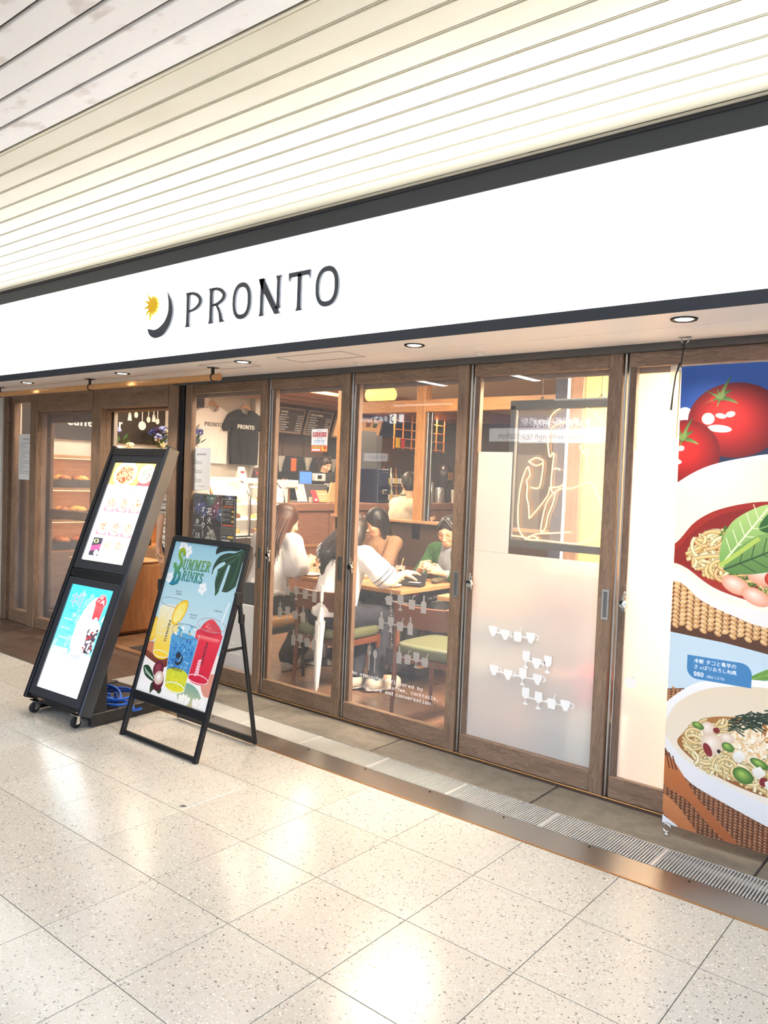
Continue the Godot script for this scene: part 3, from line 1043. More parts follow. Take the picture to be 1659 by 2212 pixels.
func doors() -> void:
	var hd := sroot("trim_4")
	put("head_track", bx(Vector3(-2.0, 2.15, FZ - 0.03), Vector3(6.0, 0.036, 0.11), 0.003), flat(rgb(88, 86, 84), 0.4, 0.3), hd)
	put("head_reveal", bx(Vector3(-2.0, 2.105, FZ - 0.085), Vector3(6.0, 0.12, 0.02)), M.wood2, hd)
	put("sill_track", bx(Vector3(-2.0, 0.004, FZ - 0.03), Vector3(6.0, 0.024, 0.09), 0.002), flat(rgb(74, 58, 46), 0.5), hd)
	put("sill_rail", bx(Vector3(-2.0, 0.014, FZ + 0.012), Vector3(6.0, 0.008, 0.006), 0.002), flat(rgb(176, 140, 96), 0.35, 0.9), hd)
	put("black_post", bx(Vector3(-4.918, 1.09, FZ - 0.03), Vector3(0.055, 2.18, 0.07), 0.002), M.black, hd)
	var grey := flat(Color(0.74, 0.72, 0.70, 0.62), 0.5)
	grey.transparency = BaseMaterial3D.TRANSPARENCY_ALPHA
	var white := flat(rgb(246, 246, 244), 0.5)
	var gz := FZ - 0.0165
	var d1 := slider(1, -4.88, -3.979)
	put("stile", bx(Vector3(-4.828, 1.075, FZ - 0.014), Vector3(0.076, 2.122, 0.044), 0.003, 1), M.wood, d1)
	var d2 := slider(2, -3.979, -3.241)
	motif(d2, [0, 1, 2, 3], -3.79, -3.46, 0.737, grey, gz)
	motif(d2, [3, 1, 0, 3], -3.85, -3.56, 0.594, grey, gz)
	motif(d2, [3, 1, 2, 3], -3.71, -3.46, 0.43, grey, gz)
	var d3 := slider(3, -3.241, -2.38)
	motif(d3, [0, 1, 2, 3], -2.93, -2.595, 0.785, grey, gz)
	motif(d3, [3, 1, 0, 3], -2.98, -2.69, 0.648, grey, gz)
	motif(d3, [3, 2, 1, 0], -2.83, -2.58, 0.467, grey, gz)
	var fk := B.new()
	var x := Transform3D(Basis(), Vector3(-3.026, 0.42, gz))
	for k in 3:
		fk.prism(PackedVector2Array([Vector2(-0.014 + k * 0.012, 0.04), Vector2(-0.010 + k * 0.012, 0.04), Vector2(-0.010 + k * 0.012, 0.075), Vector2(-0.014 + k * 0.012, 0.075)]), 0.0008, x)
	fk.prism(PackedVector2Array([Vector2(-0.014, 0.042), Vector2(-0.012, 0.025), Vector2(-0.003, 0.015), Vector2(-0.004, -0.075), Vector2(0.004, -0.075), Vector2(0.003, 0.015), Vector2(0.012, 0.025), Vector2(0.014, 0.042)]), 0.0008, x)
	x.origin.x = -2.981
	x.origin.y = 0.405
	fk.prism(loop(0, 0.045, 0.016, 0.026, 2.0, 18), 0.0008, x)
	fk.prism(PackedVector2Array([Vector2(-0.003, 0.022), Vector2(-0.004, -0.066), Vector2(0.004, -0.066), Vector2(0.003, 0.022)]), 0.0007, x)
	put("cutlery_decal", fk, grey, d3)
	for q in [[d3, 0.0], [d1, -1.64]]:
		letters("lettering", "An atmosphere flavored by", mono, 0.545, 0.026, 0.001, white, q[0], Vector3(-2.89 + q[1], 0.306, gz))
		letters("lettering", "coffee, cocktails,", mono, 0.35, 0.024, 0.001, white, q[0], Vector3(-2.686 + q[1], 0.272, gz))
		letters("lettering", "culture and conversation.", mono, 0.515, 0.022, 0.001, white, q[0], Vector3(-2.803 + q[1], 0.24, gz))
	var d4 := slider(4, -2.38, -1.52)
	motif(d4, [4, 4, 0, 4], -2.21, -1.91, 0.71, white, gz)
	motif(d4, [1, 4, 1], -2.0, -1.815, 0.592, white, gz)
	motif(d4, [4, 4, 1, 4], -2.2, -1.855, 0.503, white, gz)
	motif(d4, [1, 1, 0, 4], -2.0, -1.70, 0.402, white, gz)
	var d5 := slider(5, -1.52, -0.66)
	motif(d5, [0], -1.45, -1.37, 0.583, white, gz)
	slider(6, -0.66, 0.2)
	slider(7, 0.2, 1.06)
	put("end_wall", bx(Vector3(1.3, 1.09, FZ - 0.1), Vector3(0.5, 2.18, 0.2)), M.wall, hd)
	# frosted film on the inside of the glass
	var fm := flat(Color(0.99, 0.985, 0.97, 0.36), 0.5)
	fm.backlight_enabled = true
	fm.backlight = Color(0.4, 0.4, 0.4)
	fm.refraction_enabled = true
	fm.refraction_scale = 0.03
	M.film = fm
	var fz := FZ - 0.0262
	put("frosted_film", bx(Vector3(-1.954, 0.627, fz), Vector3(0.731, 1.01, 0.002)), fm, d4)
	put("frosted_film", bx(Vector3(-2.215, 1.399, fz), Vector3(0.21, 0.532, 0.002)), fm, d4)
	put("frosted_film", bx(Vector3(-1.094, 0.9, fz), Vector3(0.731, 1.56, 0.002)), fm, d5)
	put("frosted_film", bx(Vector3(-1.02, 1.874, fz), Vector3(0.57, 0.386, 0.002)), fm, d5)
	# posters stuck to the inside of the first leaf are built with the prints
	var ns := thing("neon_sign", "hanging dark framed line-art neon sign of a person holding a cup behind the glass", "neon sign", Vector3(0, 0, 0))
	var fr := B.new()
	var nz := -3.775
	fr.box(Vector3(-1.9, 1.925, nz), Vector3(0.63, 0.05, 0.03), 0.003)
	fr.box(Vector3(-1.9, 1.178, nz), Vector3(0.63, 0.04, 0.03), 0.003)
	fr.box(Vector3(-2.195, 1.55, nz), Vector3(0.032, 0.75, 0.03), 0.003)
	fr.box(Vector3(-1.6, 1.55, nz), Vector3(0.032, 0.75, 0.03), 0.003)
	put("frame", fr, flat(rgb(62, 66, 68), 0.4), ns)
	put("backing", bx(Vector3(-1.9, 1.55, nz - 0.008), Vector3(0.56, 0.7, 0.004)), glass(0.06), ns)
	for q in [-2.03, -1.7]:
		var wr := B.new()
		wr.tube([Vector3(q, 1.95, nz), Vector3(q, 2.4, nz)], 0.0018, 6)
		wr.tube([Vector3(q - 0.012, 1.95, nz), Vector3(q, 1.968, nz), Vector3(q + 0.012, 1.95, nz)], 0.003, 6)
		put("hanging_wire", wr, M.black, ns)
	var lines: Array = [
		[Vector2(-1.981, 1.801), Vector2(-1.973, 1.859), Vector2(-1.926, 1.899), Vector2(-1.851, 1.913), Vector2(-1.776, 1.902), Vector2(-1.720, 1.860), Vector2(-1.685, 1.804), Vector2(-1.675, 1.749), Vector2(-1.692, 1.699), Vector2(-1.723, 1.668), Vector2(-1.763, 1.661), Vector2(-1.791, 1.686), Vector2(-1.800, 1.711)],
		[Vector2(-1.970, 1.798), Vector2(-1.922, 1.823), Vector2(-1.860, 1.830), Vector2(-1.805, 1.818), Vector2(-1.787, 1.802)],
		[Vector2(-1.984, 1.788), Vector2(-1.983, 1.724), Vector2(-1.968, 1.649), Vector2(-1.953, 1.669), Vector2(-1.945, 1.653), Vector2(-1.950, 1.582), Vector2(-1.953, 1.501), Vector2(-1.933, 1.489), Vector2(-1.898, 1.497), Vector2(-1.885, 1.507)],
		[Vector2(-1.941, 1.585), Vector2(-1.920, 1.589), Vector2(-1.906, 1.580)],
		[Vector2(-2.004, 1.617), Vector2(-2.008, 1.555), Vector2(-2.022, 1.484), Vector2(-2.070, 1.484)],
		[Vector2(-2.143, 1.378), Vector2(-2.136, 1.472), Vector2(-2.121, 1.538), Vector2(-2.098, 1.592), Vector2(-2.086, 1.579), Vector2(-2.080, 1.546), Vector2(-2.098, 1.519), Vector2(-2.092, 1.486), Vector2(-2.093, 1.434), Vector2(-2.080, 1.388), Vector2(-2.072, 1.316)],
		[Vector2(-2.143, 1.378), Vector2(-2.133, 1.259), Vector2(-2.085, 1.202)],
		[Vector2(-2.069, 1.319), Vector2(-2.007, 1.392), Vector2(-1.966, 1.452), Vector2(-1.958, 1.491), Vector2(-1.938, 1.460), Vector2(-1.904, 1.482), Vector2(-1.828, 1.490), Vector2(-1.745, 1.521), Vector2(-1.707, 1.482), Vector2(-1.677, 1.421), Vector2(-1.664, 1.360), Vector2(-1.678, 1.303), Vector2(-1.714, 1.238), Vector2(-1.772, 1.207), Vector2(-1.833, 1.203), Vector2(-1.910, 1.204), Vector2(-1.982, 1.206), Vector2(-2.069, 1.204), Vector2(-2.100, 1.215), Vector2(-2.174, 1.218)],
		[Vector2(-1.938, 1.460), Vector2(-1.978, 1.393), Vector2(-2.000, 1.268), Vector2(-1.992, 1.252), Vector2(-1.972, 1.277), Vector2(-1.961, 1.342), Vector2(-1.936, 1.408), Vector2(-1.925, 1.467)],
		[Vector2(-2.067, 1.217), Vector2(-2.028, 1.237), Vector2(-1.941, 1.248), Vector2(-1.830, 1.261)],
		[Vector2(-2.085, 1.209), Vector2(-2.056, 1.225), Vector2(-2.012, 1.215), Vector2(-2.040, 1.205), Vector2(-2.077, 1.208)],
		[Vector2(-1.769, 1.718), Vector2(-1.756, 1.586)],
		[Vector2(-2.092, 1.622), Vector2(-2.049, 1.643), Vector2(-2.004, 1.623), Vector2(-2.047, 1.601), Vector2(-2.092, 1.622)]]
	var cv := Curve2D.new()
	var neon := lamp_mat(Color(1.0, 0.80, 0.52), 1.15)
	for l in lines:
		var pts: Array = []
		for i in l.size() - 1:
			for s in 4:
				var p: Vector2 = l[i].cubic_interpolate(l[i + 1], l[maxi(i - 1, 0)], l[mini(i + 2, l.size() - 1)], s / 4.0)
				pts.append(Vector3(p.x, p.y, nz + 0.008))
		pts.append(Vector3(l[l.size() - 1].x, l[l.size() - 1].y, nz + 0.008))
		var b := B.new()
		b.tube(pts, 0.0034, 7)
		put("neon_tube", b, neon, ns)
	area("neon_light", Vector3(-1.9, 1.55, nz + 0.02), Vector3(0, 0, 1), Vector2(0.52, 0.66), Color(1.0, 0.86, 0.66), 0.06)

func entrance() -> void:
	var e := sroot("door_8")
	put("jamb", bx(Vector3(-7.66, 1.075, FZ - 0.02), Vector3(0.09, 2.15, 0.08), 0.003, 1), M.wood2, e)
	put("jamb", bx(Vector3(-7.575, 1.075, FZ - 0.04), Vector3(0.05, 2.15, 0.06), 0.003, 1), M.wood, e)
	put("post", bx(Vector3(-7.12, 1.075, FZ - 0.03), Vector3(0.124, 2.15, 0.1), 0.003, 1, Vector2(1, 1)), M.wood, e)
	put("post", bx(Vector3(-6.06, 1.075, FZ - 0.03), Vector3(0.14, 2.15, 0.1), 0.003, 1, Vector2(2, 1)), M.wood, e)
	put("post", bx(Vector3(-5.003, 1.075, FZ - 0.02), Vector3(0.115, 2.15, 0.08), 0.003, 1, Vector2(3, 1)), M.wood, e)
	put("header", bx(Vector3(-6.58, 2.072, FZ - 0.01), Vector3(0.94, 0.165, 0.08), 0.004, 0, Vector2(0.6, 0)), M.wood, e)
	put("header", bx(Vector3(-5.53, 2.072, FZ - 0.01), Vector3(0.94, 0.165, 0.08), 0.004, 0, Vector2(2.6, 0.3)), M.wood, e)
	put("header", bx(Vector3(-7.37, 2.12, FZ - 0.02), Vector3(0.38, 0.07, 0.06), 0.004, 0), M.wood, e)
	put("header_soffit", bx(Vector3(-6.05, 1.985, FZ - 0.12), Vector3(2.0, 0.02, 0.14)), M.wood2, e)
	put("track_cover", bx(Vector3(-6.05, 2.07, FZ - 0.21), Vector3(2.3, 0.16, 0.04)), M.wood2, e)
	put("sill", bx(Vector3(-7.37, 0.06, FZ - 0.03), Vector3(0.4, 0.12, 0.06), 0.003, 0), M.wood, e)
	put("sill", bx(Vector3(-6.59, 0.05, FZ - 0.03), Vector3(0.93, 0.1, 0.06), 0.003, 0), M.wood, e)
	stile_glass(e, -7.55, -7.18, 0.12, 2.09, FZ - 0.03)
	stile_glass(e, -7.06, -6.13, 0.1, 1.99, FZ - 0.03)
	var lf := sroot("door_9")
	var z := FZ - 0.16
	put("stile", bx(Vector3(-7.16, 1.0, z), Vector3(0.1, 1.96, 0.035), 0.003, 1), M.wood2, lf)
	put("stile", bx(Vector3(-6.13, 1.0, z), Vector3(0.1, 1.96, 0.035), 0.003, 1), M.wood2, lf)
	put("metal_edge", bx(Vector3(-6.065, 1.0, z), Vector3(0.028, 1.96, 0.04), 0.004), M.alu, lf)
	put("rail", bx(Vector3(-6.64, 1.06, z), Vector3(0.94, 0.08, 0.034), 0.003, 0), M.wood2, lf)
	put("rail", bx(Vector3(-6.64, 0.08, z), Vector3(0.94, 0.12, 0.034), 0.003, 0), M.wood2, lf)
	put("rail", bx(Vector3(-6.64, 1.94, z), Vector3(0.94, 0.08, 0.034), 0.003, 0), M.wood2, lf)
	stile_glass(lf, -7.11, -6.18, 0.13, 1.03, z)
	stile_glass(lf, -7.11, -6.18, 1.1, 1.91, z)
	var p := thing("wooden_pole", "long round light wooden pole on black brackets under the soffit above the entrance", "pole", Vector3(0, 0, 0))
	var b := B.new()
	b.tube([Vector3(-8.6, 2.105, -3.22), Vector3(-4.03, 2.105, -3.22)], 0.021, 18)
	put("rod", b, wood(rgb(176, 122, 70), rgb(214, 164, 108), 0.4, 29), p)
	b = B.new()
	b.lathe([Vector2(0.0, 0.0), Vector2(0.023, 0.0), Vector2(0.024, 0.004), Vector2(0.023, 0.01), Vector2(0.014, 0.012), Vector2(0.0, 0.010)], 18, Transform3D(Basis(Vector3.BACK, -PI / 2), Vector3(-4.03, 2.105, -3.22)))
	put("end_cap", b, M.oak, p)
	for x in [-4.08, -5.54, -7.0]:
		b = B.new()
		b.box(Vector3(x, 2.146, -3.215), Vector3(0.03, 0.044, 0.006), 0.001)
		b.box(Vector3(x, 2.1635, -3.215), Vector3(0.05, 0.005, 0.06), 0.001)
		var rg: Array = []
		for k in 17:
			rg.append(Vector3(x, 2.105 + cos(TAU * k / 16.0) * 0.024, -3.22 + sin(TAU * k / 16.0) * 0.024))
		b.tube(rg, 0.004, 6)
		put("bracket", b, M.black, p)

# ---------- prints ----------
var KB := {
	"花": "14j4 6167 e1e7 786b2f 5c5k h9ealde b8bicjijjijf", "火": "465b h5ea a1a8d2d a8a8 a1a88d2j a9dejj", "ナ": "17j7 b1b89e4j", "イ": "g1b72c b7bk", "タ": "81662a 84h4eb9g4j 68dd", "冷": "2557 1i5c c1965a c1f6k9 99f9 8cgcgheh bcbk", "製": "23b3 16c6 616a 383a 38a8aa e2e8 i1i9g9 1cjc aaac 9c7f1i 6f6jai 9edhjk fecg", "コ": "34h4hh 2hih", "と": "6288 h58a5e6hbihi", "長": "515b 52g2 55f5 58f8 1bjb 6b6iah 9bdgjj hcdf", "芋": "14j4 6166 e1e6 49g9 1djd a9aj8i", "の": "a49a6g3f2a55b3h6icfhbi", "さ": "36h5 91fc8b 4d5h9jej", "っ": "5bcagdeh8i", "ぱ": "332a3i 87h6 d3dgbi8h9edfhi g1i1i3g3g1", "り": "535c7a e2fadf9j", "お": "26c6 727g5i3g5dcbhdghci e4i7", "ろ": "43f34bb9gcfh8i", "し": "626e8idihe", "和": "9224 17b7 636j 681f 79ac d6j6jhdhd6", "風": "424c1j 42g2gehijjkg c476 78d8dc7c78 a6ag 6hdf ceeh", "税": "6113 1696 535j 571d b1c4 h1f4 b5h5hababb5 ca9j fafijijf", "込": "2244 18484f1i 4f8iji b3d3d8ie c87e", "京": "a1a4 14j4 57f7fb5b57 abaj8i 5d2i edih", "成": "35j5 353d1j 3a9a9f7f c1daijkf h9ai f1i3", "幕": "13j3 6165 e1e5 56f6fa5a56 58f8 1cjc 9c2g ccjg 5fffff fffi 5f5j adak", "張": "238387272b8b8h5i b1bb b2i2 b5h5 b8h8 9bkb cbcifh ebkj jdgf", "本": "16j6 a1ak a61g a6jg 6fef", "郷": "411556561b6a 4b2j 82d2d98982 85d5 898icg f2fk f2j2h8kchf", "駅": "222c 2292 2595 2898 525c 2cac9j7i 1f2i 4f5h c2j2j8c8 c2c9aj f8kj", "線": "51266662b7b 5b5j 1e1i 8e9h e1d3 b3i3i9b9b3 b6i6 e9ej accdai ibfdki", "ー": "a1aj", "改": "23838c2c2i6g e2bb ddkk e2j6 i6eeak", "札": "5151 17a7 515k 581f 79bc d1diejjijf"}

func sunmoon(c: Cv, x: float, y: float, s: float, col: Color) -> void:
	# sun over a crescent, s = width
	var p := PackedVector2Array()
	for i in 24:
		var a := TAU * i / 24.0
		p.append(Vector2(x - s * 0.1, y - s * 0.22) + Vector2(cos(a), sin(a)) * s * (0.5 if i % 2 == 0 else 0.27))
	c.poly([p], col)
	var q := PackedVector2Array()
	for i in 21:
		var a := lerpf(-0.75, PI - 0.35, i / 20.0)
		q.append(Vector2(x + s * 0.05, y + s * 0.08) + Vector2(cos(a), sin(a)) * s * 0.62)
	for i in 19:
		var a := lerpf(PI - 0.5, -0.6, (i + 1) / 20.0)
		q.append(Vector2(x - s * 0.1, y - s * 0.1) + Vector2(cos(a), sin(a)) * s * 0.56)
	c.poly([q], col)

func flower(c: Cv, x: float, y: float, s: float, col: Color, dot: Color) -> void:
	for i in 5:
		var a := TAU * i / 5.0 - 1.2
		c.oval(x + cos(a) * s * 0.55, y + sin(a) * s * 0.55, s * 0.52, s * 0.42, col, a, 16)
	c.oval(x, y, s * 0.14, s * 0.14, dot)
	for i in 5:
		var a := TAU * i / 5.0 - 1.2
		c.line(PackedVector2Array([Vector2(x, y), Vector2(x + cos(a) * s * 0.4, y + sin(a) * s * 0.4)]), s * 0.05, dot)

func tumbler(c: Cv, xl: float, xr: float, yt: float, bl: float, br: float, yb: float, body: Color, low: Color, fill_y: float) -> void:
	# drinking glass seen a little from above
	var el := (xr - xl) * 0.16
	var n := 20
	var p := PackedVector2Array()
	var f := (fill_y - yt) / (yb - yt)
	var ml := lerpf(xl, bl, f)
	var mr := lerpf(xr, br, f)
	for i in n + 1:
		var a := PI + PI * i / n
		p.append(Vector2((ml + mr) / 2 + cos(a) * (mr - ml) / 2, fill_y - sin(a) * -el * 0.8))
	for i in n + 1:
		var a := PI * i / n
		p.append(Vector2((bl + br) / 2 + cos(a) * (br - bl) / 2, yb + sin(a) * el * 0.8))
	c.poly([p], body, low)

func rim(c: Cv, xl: float, xr: float, y: float, el: float, wd: float, col: Color) -> void:
	var p := PackedVector2Array()
	for i in 33:
		var a := TAU * i / 32.0
		p.append(Vector2((xl + xr) / 2 + cos(a) * (xr - xl) / 2, y + sin(a) * el))
	c.line(p, wd, col)

func noodles(c: Cv, cx: float, cy: float, rx: float, ry: float, n: int, wd: float, tones: Array, r: RandomNumberGenerator) -> void:
	for i in n:
		var a := r.randf() * TAU
		var q := sqrt(r.randf())
		var p := Vector2(cx + cos(a) * rx * q, cy + sin(a) * ry * q)
		var dir := r.randf() * TAU
		var bend := r.randf_range(-0.42, 0.42)
		var pts := PackedVector2Array()
		for s in 15:
			var e := Vector2((p.x - cx) / rx, (p.y - cy) / ry)
			if e.length() > 1.05:
				break
			pts.append(p)
			dir += bend
			p += Vector2(cos(dir), sin(dir) * 0.75) * wd * 0.9
		var t: Color = tones[r.randi() % tones.size()]
		c.line(pts, wd, t.darkened(0.38))
		c.line(pts, wd * 0.72, t)
		var hl := PackedVector2Array()
		for v in pts:
			hl.append(v - Vector2(0, wd * 0.16))
		c.line(hl, wd * 0.2, t.lightened(0.45))

func plate_pic(c: Cv, x: float, y: float, s: float, tones: Array, r: RandomNumberGenerator) -> void:
	c.oval(x, y, s, s * 0.86, rgb(250, 248, 244))
	c.oval(x, y, s * 0.8, s * 0.68, rgb(244, 232, 206))
	for i in 60:
		var a := r.randf() * TAU
		var q := sqrt(r.randf()) * s * 0.72
		c.oval(x + cos(a) * q, y + sin(a) * q * 0.85, s * r.randf_range(0.05, 0.14), s * r.randf_range(0.03, 0.06), tones[r.randi() % tones.size()], r.randf() * PI, 8)

func art_drinks() -> ImageTexture:
	var r := RandomNumberGenerator.new()
	r.seed = 12
	var c := Cv.new(744, 1048, 62.5, rgb(176, 214, 226))
	c.rect(0, 0, 62.5, 30, rgb(158, 205, 222), rgb(186, 220, 230))
	c.rect(0, 30, 62.5, 32, rgb(186, 220, 230), rgb(206, 230, 234))
	# table
	c.poly([PackedVector2Array([Vector2(0, 66), Vector2(20, 62), Vector2(40, 60), Vector2(62.5, 58), Vector2(62.5, 88), Vector2(0, 88)])], rgb(250, 238, 226), rgb(252, 246, 240))
	c.blob([Vector2(36, 78), Vector2(44, 76), Vector2(53, 79), Vector2(57, 86), Vector2(46, 89), Vector2(37, 85)], rgb(120, 168, 150), rgb(226, 202, 150))
	c.blob([Vector2(52, 72), Vector2(62, 68), Vector2(64, 78), Vector2(57, 80)], rgb(226, 150, 130))
	# monstera leaf
	var lf := rgb(30, 58, 44)
	c.blob([Vector2(38, 1), Vector2(44, -1), Vector2(58, -2), Vector2(56, 1.5), Vector2(48, 2.2), Vector2(42, 3.4), Vector2(38, 5)], rgb(24, 40, 34))
	c.blob([Vector2(62, 0), Vector2(64, 6), Vector2(63.5, 16), Vector2(60, 21), Vector2(55, 24.5), Vector2(50.9, 24.8), Vector2(48.2, 25.2), Vector2(46, 27.6), Vector2(45, 25), Vector2(43, 20), Vector2(43, 14), Vector2(40.5, 14.5), Vector2(38.8, 16.4), Vector2(38.6, 11), Vector2(41.5, 6), Vector2(47, 3.6), Vector2(53, 3), Vector2(58, 1)], lf, rgb(44, 74, 54))
	c.line(c.smooth([Vector2(59.5, 1), Vector2(55, 6), Vector2(50, 10), Vector2(46.2, 26)]), 0.5, rgb(70, 110, 84))
	for q in [[Vector2(57, 3), Vector2(52, 5), Vector2(44, 8)], [Vector2(58, 4), Vector2(58, 12), Vector2(56, 22)], [Vector2(54, 7), Vector2(47, 11), Vector2(43, 18)]]:
		c.line(c.smooth(q), 0.9, rgb(58, 98, 72))
	var sk := rgb(184, 219, 230)
	c.blob([Vector2(39.5, 13.6), Vector2(42.5, 10.2), Vector2(46.5, 8.6), Vector2(47.6, 9.6), Vector2(45.6, 11.4), Vector2(42.4, 13.6), Vector2(40, 16.6)], sk)
	c.blob([Vector2(50.2, 10.6), Vector2(51.9, 10.4), Vector2(51.4, 16), Vector2(50.3, 24.6), Vector2(48, 25.4), Vector2(48.9, 18)], sk)
	c.blob([Vector2(61, 8), Vector2(62.6, 7), Vector2(62.6, 17), Vector2(60.4, 20.4), Vector2(60.8, 14)], sk)
	for f in [[8.2, 2.6, 3.6], [13.4, 5.6, 3.6], [3.2, 22.0, 3.2], [34.2, 25.1, 3.4]]:
		flower(c, f[0], f[1], f[2], rgb(248, 248, 248), rgb(206, 220, 222))
	# heading: tall swinging letters in ink from green to teal
	c.grad = [4.0, rgb(150, 176, 34), 25.0, rgb(28, 128, 158)]
	for pass_k in 2:
		var ink := rgb(22, 96, 90)
		if pass_k == 0:
			c.grad = []
		else:
			c.grad = [4.0, rgb(160, 184, 30), 25.0, rgb(30, 130, 164)]
		var o := 0.35 if pass_k == 0 else 0.0
		c.line(c.smooth([Vector2(10.8 + o, 7.0 + o), Vector2(9.0 + o, 4.9 + o), Vector2(6.8 + o, 5.8 + o), Vector2(7.0 + o, 8.6 + o), Vector2(9.8 + o, 11.2 + o), Vector2(10.0 + o, 14.2 + o), Vector2(7.4 + o, 16.2 + o), Vector2(4.6 + o, 14.6 + o)]), 2.3, ink)
		c.oval(10.6 + o, 7.2 + o, 1.3, 1.3, ink)
		c.oval(5.0 + o, 14.2 + o, 1.5, 1.4, ink)
		var x := 11.6 + o
		for ch in ["U", "M", "M", "E", "R"]:
			var t := Transform2D(Vector2(0.78, 0), Vector2(-0.06, 1.1), Vector2.ZERO)
			t.origin = Vector2(x - 0.78 * x, 0) + Vector2(0.06 * 15.6, -0.1 * 15.6)
			var wd := c.text(ch, x, 15.8 - (x - 11) * 0.02 + o, 5.3, ink, serifb, t)
			x += wd * 0.8 + 0.25
		var d0 := PackedVector2Array([Vector2(5.4 + o, 16.6 + o), Vector2(9.0 + o, 16.4 + o), Vector2(12.2 + o, 18.2 + o), Vector2(12.8 + o, 21.2 + o), Vector2(11.2 + o, 24.6 + o), Vector2(7.0 + o, 26.0 + o), Vector2(3.6 + o, 25.4 + o), Vector2(5.4 + o, 24.4 + o), Vector2(6.2 + o, 21.4 + o), Vector2(6.0 + o, 18.4 + o)])
		var d1 := PackedVector2Array([Vector2(8.6 + o, 18.6 + o), Vector2(10.0 + o, 19.4 + o), Vector2(10.2 + o, 21.4 + o), Vector2(9.2 + o, 23.4 + o), Vector2(8.0 + o, 23.8 + o), Vector2(8.6 + o, 21.4 + o)])
		c.poly([d0, d1], ink)
		x = 13.4 + o
		for ch in ["R", "I", "N", "K", "S"]:
			var t := Transform2D(Vector2(0.76, 0), Vector2(-0.06, 1.1), Vector2.ZERO)
			t.origin = Vector2(x - 0.76 * x, 0) + Vector2(0.06 * 22, -0.1 * 22)
			var wd := c.text(ch, x, 22.3 + o, 5.2, ink, serifb, t)
			x += wd * 0.78 + 0.2
	c.grad = []
	# small captions
	for q in [[12.2, 28.6, 5.2], [12.8, 30.0, 4.6], [29.6, 39.8, 5.6], [30.2, 41.4, 5.2], [48.6, 35.0, 5.6]]:
		c.dashes(q[0], q[1], q[2], 0.95, rgb(40, 60, 72), r)
	for q in [[9, 32.0, 9], [44, 37.2, 9]]:
		c.dashes(q[0], q[1], q[2], 0.9, rgb(226, 240, 244), r)
	# orange and board
	c.oval(1.0, 52.5, 5.0, 7.0, rgb(250, 186, 40))
	c.oval(0.4, 52.5, 4.2, 6.0, rgb(255, 214, 90))
	c.blob([Vector2(-2, 62), Vector2(6, 60.5), Vector2(18, 63), Vector2(23, 67), Vector2(20, 71.5), Vector2(10, 70.5), Vector2(-2, 67)], rgb(176, 92, 62), rgb(104, 52, 44))
	c.blob([Vector2(-2, 60.5), Vector2(6, 59.5), Vector2(16, 62), Vector2(21, 65), Vector2(16, 67.4), Vector2(6, 66), Vector2(-2, 63.6)], rgb(206, 128, 90))
	# lemon drink
	tumbler(c, 1.0, 24.2, 36.0, 6.5, 20.5, 65.0, rgb(246, 240, 222), rgb(255, 208, 40), 40.0)
	c.rect(6.3, 56.5, 14.4, 0.1, rgb(255, 224, 90))
	for i in 70:
		c.oval(r.randf_range(6, 20), r.randf_range(41, 56), r.randf_range(0.2, 0.8), r.randf_range(0.2, 0.6), rgb(252, 248, 238).lerp(rgb(236, 220, 186), r.randf()), r.randf() * PI, 8)
	rim(c, 1.0, 24.2, 35.6, 2.6, 0.3, rgb(120, 140, 150))
	c.line(PackedVector2Array([Vector2(1.1, 36), Vector2(6.4, 65)]), 0.3, rgb(226, 232, 230))
	c.line(PackedVector2Array([Vector2(24.1, 36), Vector2(20.6, 65)]), 0.3, rgb(226, 226, 210))
	rim(c, 6.5, 20.5, 65.0, 1.8, 0.5, rgb(240, 236, 214))
	c.blob([Vector2(20, 34), Vector2(24, 33), Vector2(26, 36), Vector2(24.8, 42), Vector2(21, 47), Vector2(16.4, 47.6), Vector2(14.6, 43), Vector2(16, 37.4)], rgb(250, 190, 20), rgb(252, 204, 50))
	c.blob([Vector2(20.4, 35), Vector2(23.6, 34.4), Vector2(25, 36.4), Vector2(23.8, 41.6), Vector2(20.6, 45.8), Vector2(17, 46.4), Vector2(15.8, 43), Vector2(17, 38)], rgb(255, 226, 96), rgb(255, 238, 150))
	for i in 6:
		c.line(PackedVector2Array([Vector2(20.2, 40.4), Vector2(20.2, 40.4) + Vector2(cos(i * 1.05), sin(i * 1.05) * 1.2) * 4.4]), 0.3, rgb(255, 244, 190))
	# red drink
	tumbler(c, 37.6, 60.8, 43.4, 41.1, 57.6, 72.5, rgb(240, 60, 78), rgb(214, 34, 62), 48.6)
	c.rect(40, 50, 18.6, 2.0, rgb(250, 150, 140), rgb(242, 80, 92))
	c.blob([Vector2(41, 47), Vector2(44, 42.4), Vector2(49, 40.4), Vector2(54, 42.6), Vector2(58.6, 46.6), Vector2(52, 49.4), Vector2(45, 49)], rgb(232, 74, 84), rgb(214, 48, 66))
	for i in 16:
		c.blob([Vector2(42 + r.randf() * 14, 42 + r.randf() * 5), Vector2(44 + r.randf() * 13, 43 + r.randf() * 4), Vector2(44 + r.randf() * 13, 44 + r.randf() * 4)], rgb(250, 140, 136).lerp(rgb(200, 40, 60), r.randf()))
	rim(c, 37.6, 60.8, 43.6, 3.6, 0.35, rgb(190, 150, 160))
	c.line(PackedVector2Array([Vector2(37.7, 44), Vector2(41.0, 72)]), 0.3, rgb(252, 200, 200))
	c.line(PackedVector2Array([Vector2(60.7, 44), Vector2(57.7, 72)]), 0.3, rgb(252, 180, 186))
	rim(c, 41.1, 57.6, 72.6, 2.2, 0.5, rgb(250, 214, 214))
	c.line(PackedVector2Array([Vector2(58.7, 30.1), Vector2(56.6, 41.0)]), 1.1, rgb(236, 244, 246))
